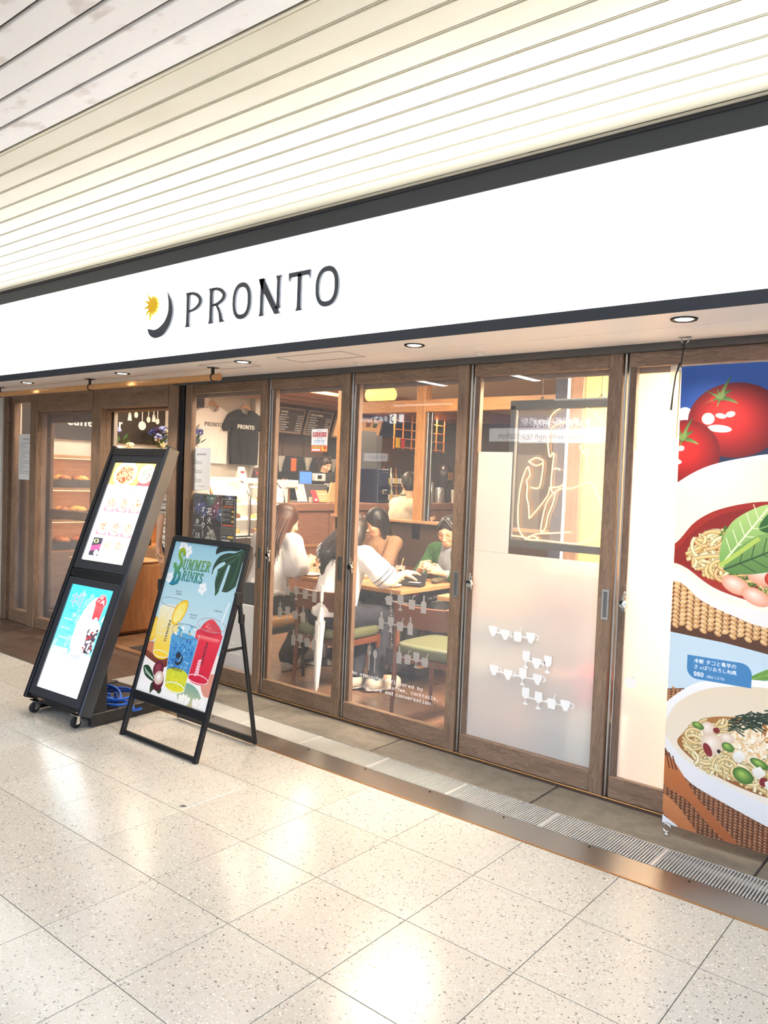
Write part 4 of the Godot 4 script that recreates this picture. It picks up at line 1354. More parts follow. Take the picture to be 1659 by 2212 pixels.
	for i in 26:
		c.oval(56.4 + r.randf() * 2.4, 50 + r.randf() * 12, 0.3, 0.25, rgb(206, 40, 70), 0, 6)
	# blue drink
	tumbler(c, 17.4, 42.0, 50.0, 23.7, 41.0, 80.0, rgb(96, 170, 216), rgb(44, 108, 178), 54.0)
	for i in 150:
		var p := Vector2(r.randf_range(21.5, 40.5), r.randf_range(54, 72))
		c.oval(p.x, p.y, r.randf_range(0.3, 1.5), r.randf_range(0.2, 0.7), rgb(70, 150, 208).lerp(rgb(170, 214, 236) if r.randf() < 0.5 else rgb(30, 96, 170), r.randf()), r.randf() * PI, 9)
	tumbler(c, 17.4, 42.0, 50.0, 23.7, 41.0, 80.0, rgb(206, 214, 60), rgb(240, 222, 40), 73.2)
	for i in 60:
		c.oval(r.randf_range(23.8, 40), r.randf_range(73.4, 80), r.randf_range(0.3, 1.2), r.randf_range(0.2, 0.5), rgb(250, 232, 90).lerp(rgb(186, 196, 50), r.randf()), r.randf() * PI, 8)
	for i in 24:
		var p := Vector2(r.randf_range(20, 39), r.randf_range(46, 53))
		c.oval(p.x, p.y, r.randf_range(0.5, 1.6), r.randf_range(0.4, 1.1), [rgb(250, 252, 252), rgb(226, 240, 246), rgb(150, 206, 226), rgb(246, 196, 120), rgb(70, 160, 190)][r.randi() % 5], r.randf() * PI, 8)
	rim(c, 17.4, 42.0, 50.0, 4.0, 0.3, rgb(90, 110, 130))
	c.line(PackedVector2Array([Vector2(17.5, 50.4), Vector2(23.8, 80)]), 0.3, rgb(220, 234, 244))
	c.line(PackedVector2Array([Vector2(41.9, 50.4), Vector2(40.9, 80)]), 0.3, rgb(220, 234, 244))
	rim(c, 23.7, 41.0, 80.2, 2.4, 0.6, rgb(236, 240, 226))
	# prints on the glasses
	var dk := rgb(48, 46, 50)
	c.text("PRONTO", 13.0, 45.6, 1.9, dk, sansb, Transform2D(Vector2(0, 1.15), Vector2(-1, 0), Vector2(13.0 + 45.6, 45.6 - 13.0 * 1.15)))
	c.text("PRONTO", 48.4, 52.8, 1.9, dk, sansb, Transform2D(Vector2(0, 1.15), Vector2(-1, 0), Vector2(48.4 + 52.8, 52.8 - 48.4 * 1.15)))
	sunmoon(c, 29.4, 64.6, 5.6, dk)
	c.text("PRONTO", 25.6, 71.6, 1.7, dk, sansb)
	c.poly([PackedVector2Array([Vector2(46, 63), Vector2(48.4, 62), Vector2(48.8, 70.6), Vector2(45.6, 71.6)])], rgb(250, 214, 218))
	for i in 5:
		c.dashes(45.8, 63.6 + i * 1.5, 2.6, 0.9, rgb(224, 70, 96), r)
	# lychees and leaves
	c.blob([Vector2(1.5, 74), Vector2(6, 73), Vector2(12, 77), Vector2(13.8, 80.4), Vector2(9, 80), Vector2(4, 78)], rgb(38, 72, 44), rgb(20, 44, 30))
	for i in 5:
		c.line(PackedVector2Array([Vector2(3 + i * 2, 74.6 + i * 0.9), Vector2(5.4 + i * 2, 77.4 + i * 0.6)]), 0.6, rgb(210, 230, 206))
	c.blob([Vector2(12, 82), Vector2(16, 80), Vector2(22, 83), Vector2(21, 86), Vector2(16, 84.6), Vector2(13, 87)], rgb(24, 48, 34), rgb(60, 74, 40))
	c.glow(15.0, 73.4, 4.6, 4.4, rgb(98, 26, 44), rgb(164, 74, 88), -0.8, -1.2)
	c.glow(17.8, 79.6, 4.4, 5.4, rgb(86, 22, 40), rgb(120, 40, 56), 0, 0.4)
	c.glow(17.4, 77.8, 4.2, 3.8, rgb(214, 176, 158), rgb(255, 250, 246), -0.6, -0.8)
	for q in [[42.6, 84.6, 4.4], [54.2, 84.6, 4.4]]:
		for i in 4:
			c.oval(q[0] + (i - 1.5) * 1.9, q[1] - absf(i - 1.5) * -0.5, 1.5, 3.0, rgb(254, 246, 236), (i - 1.5) * 0.35, 16)
			c.line(PackedVector2Array([Vector2(q[0], q[1] + 2), Vector2(q[0] + (i - 1.5) * 1.2, q[1] - 0.6)]), 0.12, rgb(206, 190, 168))
	c.dashes(48, 87.0, 12, 0.4, rgb(180, 160, 150), r)
	return c.tex()

func art_pasta() -> ImageTexture:
	var r := RandomNumberGenerator.new()
	r.seed = 22
	var c := Cv.new(504, 786, 42.0, Color.WHITE)
	c.rect(0, 0, 42, 15, rgb(246, 206, 128), rgb(236, 180, 110))
	for i in 22:
		c.rect(r.randf() * 30, r.randf() * 14.6, r.randf_range(6, 16), 0.3, rgb(224, 150, 84).lerp(rgb(255, 240, 190), r.randf()))
	c.poly([PackedVector2Array([Vector2(28, 15), Vector2(32, 10), Vector2(42, 12), Vector2(42, 15)])], rgb(214, 110, 110))
	c.oval(14, 7.5, 11.5, 8.6, rgb(250, 248, 246))
	c.oval(14, 8.0, 9.0, 6.4, rgb(238, 190, 150))
	for i in 110:
		var a := r.randf() * TAU
		var q := sqrt(r.randf())
		c.oval(14 + cos(a) * q * 8.0, 8.4 + sin(a) * q * 5.6, r.randf_range(0.5, 1.5), r.randf_range(0.25, 0.6), [rgb(216, 76, 54), rgb(240, 196, 130), rgb(200, 50, 40), rgb(250, 226, 170), rgb(236, 130, 80)][r.randi() % 5], r.randf() * PI, 8)
	c.oval(34.5, 7.0, 7.4, 6.4, rgb(250, 250, 246))
	for i in 60:
		var a := r.randf() * TAU
		var q := sqrt(r.randf())
		c.oval(34.8 + cos(a) * q * 5.2, 7.2 + sin(a) * q * 4.2, r.randf_range(0.3, 1.0), r.randf_range(0.2, 0.5), [rgb(120, 176, 90), rgb(240, 226, 190), rgb(206, 70, 70), rgb(250, 240, 210)][r.randi() % 4], r.randf() * PI, 8)
	c.rect(0, 15.2, 42, 60, Color.WHITE)
	c.text("PASTA MENU", 11.6, 18.9, 2.4, rgb(92, 136, 178), sans)
	c.dashes(11.5, 20.6, 19, 0.8, rgb(170, 196, 214), r)
	c.dashes(11.0, 37.2, 20, 0.8, rgb(190, 208, 222), r)
	var tones: Array = [rgb(226, 150, 84), rgb(206, 84, 56), rgb(246, 206, 130), rgb(252, 232, 180), rgb(190, 120, 60)]
	for i in 6:
		var x := 10.0 + (i % 3) * 12.6
		var y := 27.6 + (i / 3) * 15.6
		c.poly([PackedVector2Array([Vector2(x - 5.8, y + 2), Vector2(x + 5.4, y + 2), Vector2(x + 5.4, y + 5.4), Vector2(x - 5.8, y + 5.4)])], rgb(222, 150, 160))
		plate_pic(c, x, y, 5.6, tones.slice(i % 3), r)
		c.dashes(x - 5, y + 6.6, 9, 0.6, rgb(206, 216, 226), r)
	c.rect(4.8, 50.6, 9.4, 11.6, rgb(70, 66, 78))
	c.oval(8.2, 52.8, 2.6, 1.4, rgb(238, 224, 170))
	c.oval(8.2, 52.8, 1.2, 1.1, rgb(70, 92, 56))
	c.poly([PackedVector2Array([Vector2(4.8, 56), Vector2(14.2, 54.4), Vector2(14.2, 57.8), Vector2(4.8, 59.6)])], rgb(206, 90, 140))
	c.oval(11.6, 60.2, 2.2, 2.0, rgb(240, 240, 246))
	for i in 2:
		var x := 15.0 + i * 11.2
		c.rect(x, 50.6, 10.4, 11.6, rgb(255, 252, 250))
		plate_pic(c, x + 5.2, 54.6, 4.4, tones, r)
		c.rect(x - 0.3, 50.6, 0.15, 11.6, rgb(226, 90, 60))
		c.dashes(x + 1, 60.2, 8, 0.6, rgb(190, 200, 220), r)
	c.rect(4.8, 62.4, 32, 0.12, rgb(140, 176, 214))
	return c.tex()

func art_drink_menu() -> ImageTexture:
	var r := RandomNumberGenerator.new()
	r.seed = 23
	var c := Cv.new(504, 786, 42.0, Color.WHITE)
	c.rect(0, 0, 42, 39, rgb(64, 200, 236), rgb(110, 220, 246))
	for i in 40:
		var x := r.randf() * 42
		var y := r.randf() * 36
		c.blob([Vector2(x, y), Vector2(x + r.randf_range(1, 4), y + 1.5), Vector2(x + r.randf_range(-2, 2), y + r.randf_range(3, 9)), Vector2(x - 1.5, y + 3)], rgb(190, 240, 252).lerp(rgb(30, 172, 224), r.randf() * 0.8))
	c.blob([Vector2(22, 12), Vector2(30, 6), Vector2(36, 18), Vector2(34, 39), Vector2(20, 39), Vector2(18, 26)], rgb(236, 250, 254))
	# large two-stroke heading
	var blue := rgb(40, 120, 196)
	for q in [[4.6, 7.0, 6.5, 1.2], [4.6, 10.2, 6.0, 1.1], [7.2, 5.4, 1.3, 8.6], [11.6, 5.4, 1.3, 7.4], [14.4, 5.4, 1.3, 8.4], [11.6, 5.4, 3.6, 1.0]]:
		c.rect(q[0], q[1], q[2], q[3], Color.WHITE)
		c.rect(q[0] + 0.25, q[1] + 0.25, q[2] - 0.5, q[3] - 0.5, blue)
	c.dashes(5.5, 16, 8.5, 1.4, blue, r)
	for i in 3:
		c.dashes(4.2, 21.4 + i * 5.6, 9, 0.9, rgb(250, 254, 255), r)
		c.text("¥", 10.2, 24.6 + i * 5.6, 1.0, blue, sansb)
		c.dashes(11.6, 23.6 + i * 5.6, 4, 1.0, blue, r)
	# red shaved ice and dark coffee cups
	c.poly([PackedVector2Array([Vector2(29.4, 9), Vector2(38.4, 9), Vector2(37.4, 19), Vector2(30.6, 19)])], rgb(236, 92, 96), rgb(226, 60, 70))
	c.blob([Vector2(29, 9.4), Vector2(30, 6), Vector2(34, 3.4), Vector2(38, 5.6), Vector2(39, 9.4), Vector2(34, 10.6)], rgb(246, 150, 150), rgb(226, 60, 66))
	for i in 14:
		c.oval(r.randf_range(30, 38), r.randf_range(4.6, 10), 0.9, 0.5, [Color.WHITE, rgb(206, 40, 50), rgb(252, 200, 200)][r.randi() % 3], r.randf() * PI, 8)
	c.rect(33, 17.6, 3, 2.4, Color.WHITE)
	c.poly([PackedVector2Array([Vector2(30, 24), Vector2(41, 24), Vector2(38.6, 39), Vector2(32.6, 39)])], rgb(74, 60, 66), rgb(96, 84, 100))
	c.blob([Vector2(29.6, 25), Vector2(31, 21), Vector2(35.4, 19.4), Vector2(40, 21), Vector2(41.4, 25), Vector2(35.4, 27)], rgb(250, 250, 250), rgb(214, 206, 206))
	for i in 34:
		c.oval(r.randf_range(31, 40), r.randf_range(21, 38.4), r.randf_range(0.5, 1.4), r.randf_range(0.5, 1.2), [Color.WHITE, rgb(52, 40, 42), rgb(190, 60, 66), rgb(230, 226, 236)][r.randi() % 4], r.randf() * PI, 8)
	c.text("DRINK MENU", 10.2, 44.0, 2.6, rgb(82, 116, 180), sans)
	c.rect(5, 45.4, 32, 0.12, rgb(176, 206, 222))
	c.text("COFFEE", 6, 47.6, 1.1, rgb(150, 176, 200), sans)
	c.text("TEA", 18.6, 47.6, 1.1, rgb(150, 176, 200), sans)
	c.text("OTHERS", 28.6, 47.6, 1.1, rgb(150, 176, 200), sans)
	for i in 9:
		for k in 3:
			if r.randf() < 0.75:
				c.dashes(5.4 + k * 11.6, 49.6 + i * 1.55, r.randf_range(3, 8), 0.6, rgb(206, 220, 230), r)
	c.rect(5, 63.6, 32, 0.1, rgb(190, 216, 226))
	return c.tex()

func leafshape(c: Cv, a: Vector2, b: Vector2, wd: float, col: Color, col2: Color, vein: Color) -> void:
	var d := b - a
	var nn := d.orthogonal().normalized() * wd
	c.blob([a, a + d * 0.25 + nn * 0.8, a + d * 0.6 + nn, b, a + d * 0.65 - nn, a + d * 0.25 - nn * 0.75], col, col2)
	c.line(PackedVector2Array([a, b]), wd * 0.1, vein)
	for i in 5:
		var m := a + d * (0.2 + i * 0.14)
		c.line(PackedVector2Array([m, m + nn * 0.75 + d * 0.12]), wd * 0.05, vein)
		c.line(PackedVector2Array([m, m - nn * 0.75 + d * 0.12]), wd * 0.05, vein)

func tomato(c: Cv, x: float, y: float, rx: float, ry: float, sx: float, sy: float, s: float) -> void:
	c.glow(x, y, rx, ry, rgb(104, 10, 16), rgb(226, 40, 36), -rx * 0.12, -ry * 0.2, 26)
	c.oval(x - rx * 0.55, y - ry * 0.05, rx * 0.14, ry * 0.16, rgb(252, 226, 220), 0.3)
	c.oval(x - rx * 0.3, y + ry * 0.22, rx * 0.26, ry * 0.1, rgb(252, 232, 228), 0.1)
	c.oval(x - rx * 0.08, y - ry * 0.16, rx * 0.1, ry * 0.08, rgb(248, 210, 204), -0.2)
	c.oval(x - rx * 0.28, y - ry * 0.12, rx * 0.12, ry * 0.07, rgb(246, 196, 190), 0.2)
	c.glow(sx, sy + s * 0.3, s * 1.5, s * 0.6, rgb(190, 30, 28), rgb(130, 20, 16), 0, 0, 8)
	for q in [[2.8, 2.4], [0.35, 2.5], [-0.6, 1.8], [-1.15, 3.2], [3.6, 2.9], [1.9, 1.4], [-1.9, 1.5]]:
		var e: Vector2 = Vector2(cos(q[0]), sin(q[0])) * s * q[1]
		var o: Vector2 = e.orthogonal().normalized() * s * 0.24
		c.blob([Vector2(sx, sy) + o, Vector2(sx, sy) + e * 0.5 + o * 0.9 - Vector2(0, s * 0.2), Vector2(sx, sy) + e, Vector2(sx, sy) + e * 0.5 - o * 0.4, Vector2(sx, sy) - o], rgb(46, 84, 40), rgb(140, 158, 84))
	c.oval(sx, sy - s * 0.2, s * 0.34, s * 0.5, rgb(110, 134, 70))

func wicker(c: Cv, loop_pts: Array, x0: float, y0: float, x1: float, y1: float, sp: float, a: Color, b: Color, dark: Color, slope := 0.1) -> void:
	# woven mat clipped to an outline
	var o := PackedVector2Array(loop_pts)
	c.poly([o], dark)
	var x := x0
	var r := RandomNumberGenerator.new()
	r.seed = 5
	while x < x1:
		var y := y0
		while y < y1:
			var p := Vector2(x, y + (x - x0) * slope + (sp * 0.45 if int(roundf(x / sp)) % 2 == 1 else 0.0))
			if Geometry2D.is_point_in_polygon(p, o):
				c.oval(p.x, p.y, sp * 0.56, sp * 0.34, a.lerp(b, r.randf()), 0.5 if int(roundf(x / sp)) % 2 == 1 else -0.4, 9)
				c.oval(p.x - sp * 0.1, p.y - sp * 0.1, sp * 0.3, sp * 0.12, a.lightened(0.35), 0.4, 7)
			y += sp * 0.62
		x += sp

func art_banner() -> ImageTexture:
	var r := RandomNumberGenerator.new()
	r.seed = 31
	var c := Cv.new(736, 2000, 73.6, rgb(36, 76, 150))
	c.rect(0, 0, 74, 26, rgb(40, 84, 164), rgb(34, 66, 136))
	c.rect(0, 26, 74, 30, rgb(30, 50, 96), rgb(14, 20, 34))
	c.oval(2, 22, 4, 4.5, rgb(186, 200, 226))
	tomato(c, 22.5, 23.5, 19.0, 15.6, 16.7, 14.0, 3.0)
	tomato(c, 56, 30.0, 18.0, 15.0, 56, 20.0, 3.0)
	tomato(c, 2.2, 37.6, 15.4, 14.6, 1.6, 31.0, 3.0)
	# first bowl
	var out: Array = [Vector2(-30, 92), Vector2(-14, 62), Vector2(1, 49.4), Vector2(13.2, 42.6), Vector2(28, 38.8), Vector2(40, 37.4), Vector2(60, 40), Vector2(84, 52), Vector2(100, 70), Vector2(92, 96), Vector2(70, 108), Vector2(40, 108.2), Vector2(25.9, 105), Vector2(12.5, 100), Vector2(1.5, 93), Vector2(-14, 98)]
	wicker(c, [Vector2(-1, 92), Vector2(74, 100), Vector2(74, 121), Vector2(40.7, 118.9), Vector2(22.8, 116.6), Vector2(-1, 115.2)], -1, 92, 75, 112, 3.0, rgb(232, 190, 130), rgb(206, 150, 92), rgb(90, 52, 30), 0.06)
	c.blob(out, rgb(250, 246, 242), rgb(240, 236, 234))
	c.blob([Vector2(-26, 88), Vector2(-12, 62), Vector2(2, 51), Vector2(14, 44.4), Vector2(28, 40.8), Vector2(42, 39.6), Vector2(62, 42), Vector2(84, 54), Vector2(95, 72), Vector2(86, 92), Vector2(66, 101), Vector2(40, 101.6), Vector2(18, 98.6), Vector2(2, 87.6), Vector2(-10, 92)], rgb(246, 228, 202), rgb(250, 240, 226))
	c.blob([Vector2(-8, 84), Vector2(1.3, 75.6), Vector2(8.8, 66.4), Vector2(19.8, 60.2), Vector2(37, 56.6), Vector2(56, 58), Vector2(76, 66), Vector2(84, 80), Vector2(70, 94), Vector2(46, 99.4), Vector2(20, 95), Vector2(4, 86)], rgb(150, 30, 20), rgb(170, 44, 26))
	c.blob([Vector2(0, 84), Vector2(3, 77), Vector2(10, 69), Vector2(20, 62.6), Vector2(36, 59), Vector2(56, 60), Vector2(76, 70), Vector2(66, 90), Vector2(46, 96), Vector2(22, 92)], rgb(128, 22, 18), rgb(150, 32, 22))
	var nt: Array = [rgb(246, 208, 140), rgb(240, 196, 122), rgb(250, 222, 168), rgb(230, 180, 110)]
	noodles(c, 24, 80, 18, 11, 130, 1.7, nt, r)
	noodles(c, 44, 84, 24, 13, 100, 1.7, nt, r)
	for q in [[22, 70.5], [26, 73], [30, 76], [26, 86], [29, 90], [33, 93], [40, 92]]:
		for i in 26:
			c.oval(q[0] + r.randf_range(-3, 3), q[1] + r.randf_range(-2.4, 2.4), 0.7, 0.5, rgb(50, 84, 30).lerp(rgb(120, 150, 60), r.randf()), r.randf() * PI, 7)
	for q in [[26, 92, 6, 3.6], [36, 86, 7, 5], [34, 96, 6, 3.4], [48, 88, 7, 6]]:
		c.glow(q[0], q[1], q[2], q[3], rgb(232, 160, 130), rgb(255, 236, 224), -1, -1, 10, 0.4)
	for q in [[35, 82, 5, 3.6], [41, 88, 4, 3.4], [30, 78, 3.4, 2.4]]:
		c.glow(q[0], q[1], q[2], q[3], rgb(190, 40, 22), rgb(240, 120, 70), -1, -0.8, 10)
	leafshape(c, Vector2(20, 84), Vector2(38, 58), 7.2, rgb(176, 206, 128), rgb(120, 168, 84), rgb(226, 238, 196))
	leafshape(c, Vector2(21, 86), Vector2(52, 70), 7.4, rgb(132, 170, 96), rgb(90, 132, 66), rgb(52, 84, 46))
	leafshape(c, Vector2(34, 68), Vector2(56, 58), 6.0, rgb(60, 110, 48), rgb(40, 90, 40), rgb(120, 160, 90))
	c.line(c.smooth([Vector2(19.6, 84.4), Vector2(26, 79), Vector2(34, 72)]), 1.8, rgb(176, 200, 90))
	# pale blue band and its label
	c.poly([PackedVector2Array([Vector2(-1, 115.2), Vector2(22.8, 116.6), Vector2(40.7, 118.9), Vector2(74, 121), Vector2(74, 146), Vector2(-1, 146)])], rgb(196, 218, 232), rgb(204, 224, 236))
	wicker(c, [Vector2(-1, 140.6), Vector2(8, 138.6), Vector2(20, 135), Vector2(34, 134), Vector2(20, 150), Vector2(-1, 156)], -1, 134, 36, 156, 1.9, rgb(176, 116, 66), rgb(140, 84, 44), rgb(70, 38, 20), 0.05)
	leafshape(c, Vector2(32, 131), Vector2(54, 121), 2.2, rgb(120, 170, 70), rgb(96, 146, 60), rgb(160, 196, 100))
	# second bowl
	wicker(c, [Vector2(-1, 165), Vector2(12, 176), Vector2(30, 184), Vector2(74, 190), Vector2(74, 201), Vector2(-1, 201)], -1, 164, 75, 206, 2.0, rgb(150, 90, 46), rgb(112, 62, 30), rgb(48, 24, 14), 0.25)
	c.blob([Vector2(-4, 160), Vector2(-2, 150), Vector2(1.5, 144.5), Vector2(10.6, 136.6), Vector2(20, 133.0), Vector2(41, 129.7), Vector2(64, 133), Vector2(84, 146), Vector2(88, 168), Vector2(74, 184), Vector2(55, 189.6), Vector2(44.5, 189), Vector2(26.5, 184), Vector2(11, 178.4), Vector2(2.2, 169)], rgb(248, 246, 244), rgb(232, 230, 230))
	c.blob([Vector2(0, 160), Vector2(2, 150), Vector2(6, 144.4), Vector2(14, 138.6), Vector2(24, 135), Vector2(42, 132.6), Vector2(62, 136), Vector2(80, 148), Vector2(82, 166), Vector2(68, 178), Vector2(48, 180.4), Vector2(26, 176), Vector2(10, 170)], rgb(232, 214, 186), rgb(244, 234, 216))
	c.blob([Vector2(6, 164), Vector2(9, 157), Vector2(15, 151), Vector2(24, 147.6), Vector2(44, 146), Vector2(66, 152), Vector2(74, 162), Vector2(64, 174), Vector2(44, 177), Vector2(22, 173)], rgb(176, 116, 52), rgb(150, 92, 40))
	var n2: Array = [rgb(240, 214, 150), rgb(232, 200, 130), rgb(246, 228, 176), rgb(222, 186, 116)]
	noodles(c, 26, 161, 17.5, 12, 150, 1.5, n2, r)
	noodles(c, 46, 166, 22, 10, 110, 1.5, n2, r)
	for i in 260:
		var a := r.randf() * TAU
		var q := sqrt(r.randf())
		c.oval(37 + cos(a) * q * 9.5, 155.5 + sin(a) * q * 9.0, r.randf_range(0.4, 1.3), r.randf_range(0.4, 1.1), rgb(246, 226, 190).lerp([rgb(255, 250, 240), rgb(228, 176, 116), rgb(250, 236, 210)][r.randi() % 3], r.randf()), r.randf() * PI, 8)
	for i in 110:
		var p := Vector2(r.randf_range(0, 1) * 18 + 26, 0)
		p.y = 150.5 - (p.x - 26) * 0.42 + r.randf_range(-3.2, 3.2)
		var a := r.randf_range(-0.7, 0.5)
		c.line(PackedVector2Array([p, p + Vector2(cos(a), sin(a)) * r.randf_range(2, 4.6)]), 0.55, rgb(24, 40, 28).lerp(rgb(60, 84, 50), r.randf() * 0.6))
	for q in [[20, 160, 4.6, 4.6], [18, 154, 3.0, 3.0], [26, 156.4, 3.0, 2.2]]:
		c.glow(q[0], q[1], q[2], q[3], rgb(226, 200, 176), rgb(252, 240, 226), -0.6, -0.6, 8)
	for q in [[18.4, 163, 1.6, 3.0, -0.5], [21.6, 154, 1.4, 1.2, 0.0], [41, 171, 1.6, 2.0, 0.4]]:
		c.oval(q[0], q[1], q[2], q[3], rgb(130, 26, 34), q[4], 16)
	c.oval(23, 162.6, 0.8, 0.8, rgb(26, 20, 22))
	for q in [[26.5, 160, 2.6, 1.8], [33, 170.4, 4.2, 3.2], [39, 164, 3.8, 1.8], [14, 153.6, 2.6, 1.4]]:
		c.glow(q[0], q[1], q[2], q[3], rgb(66, 110, 36), rgb(176, 206, 96), -0.6, -0.6, 8, 0.3)
	for q in [[31, 163.4], [39, 168], [44, 172]]:
		c.poly([PackedVector2Array([Vector2(q[0] - 2.6, q[1] - 1.2), Vector2(q[0] + 0.4, q[1] - 3), Vector2(q[0] + 2.8, q[1] - 0.6), Vector2(q[0] + 0.4, q[1] + 2.4), Vector2(q[0] - 2, q[1] + 1.6)])], rgb(250, 248, 240), rgb(226, 220, 206))
	# wooden fork and spoon
	c.blob([Vector2(-1, 172), Vector2(2.6, 170), Vector2(9, 177), Vector2(15, 184.6), Vector2(24, 192), Vector2(32, 199.4), Vector2(29, 201), Vector2(20, 194.6), Vector2(11, 187), Vector2(-1, 182)], rgb(196, 116, 60), rgb(166, 92, 46))
	for i in 3:
		c.line(PackedVector2Array([Vector2(0.4 + i * 1.6, 167.4 + i), Vector2(2.4 + i * 1.6, 175)]), 0.6, rgb(96, 48, 24))
	c.blob([Vector2(-1, 187), Vector2(6, 190), Vector2(14, 198), Vector2(16, 202), Vector2(10, 202), Vector2(-1, 194)], rgb(206, 134, 82), rgb(186, 110, 62))
	c.poly([PackedVector2Array([Vector2(-1, 196), Vector2(6, 199), Vector2(10, 202), Vector2(-1, 202)])], rgb(236, 238, 240))
	# label
	var lab := rgb(62, 130, 186)
	var lp := PackedVector2Array([Vector2(8, 124)])
	for k in 7:
		lp.append(Vector2(29.6, 128.6) + Vector2(sin(PI / 12 * k), -cos(PI / 12 * k)) * 4.6)
	lp.append(Vector2(34.2, 133.8))
	for k in 7:
		lp.append(Vector2(12.4, 129.4) + Vector2(-sin(PI / 12 * k), cos(PI / 12 * k)) * 4.4)
	c.poly([lp], lab)
	var w := Color.WHITE
	c.kanji("冷製", 10.9, 125.0, 1.95, w, KB, 0.11)
	c.kanji("タコと長芋の", 15.9, 125.0, 1.95, w, KB, 0.11)
	c.kanji("さっぱりおろし和風", 10.9, 127.6, 1.9, w, KB, 0.11, Vector2(1.02, 0))
	c.text("980", 10.9, 132.6, 1.9, w, sansb)
	c.text("(", 16.3, 132.5, 1.1, w, sans)
	c.kanji("税込", 16.9, 131.4, 1.15, w, KB, 0.12)
	c.text("1,078)", 19.5, 132.5, 1.1, w, sans)
	return c.tex()

# ---------- things outside ----------
func blank(c: Color) -> Material:
	return flat(c)

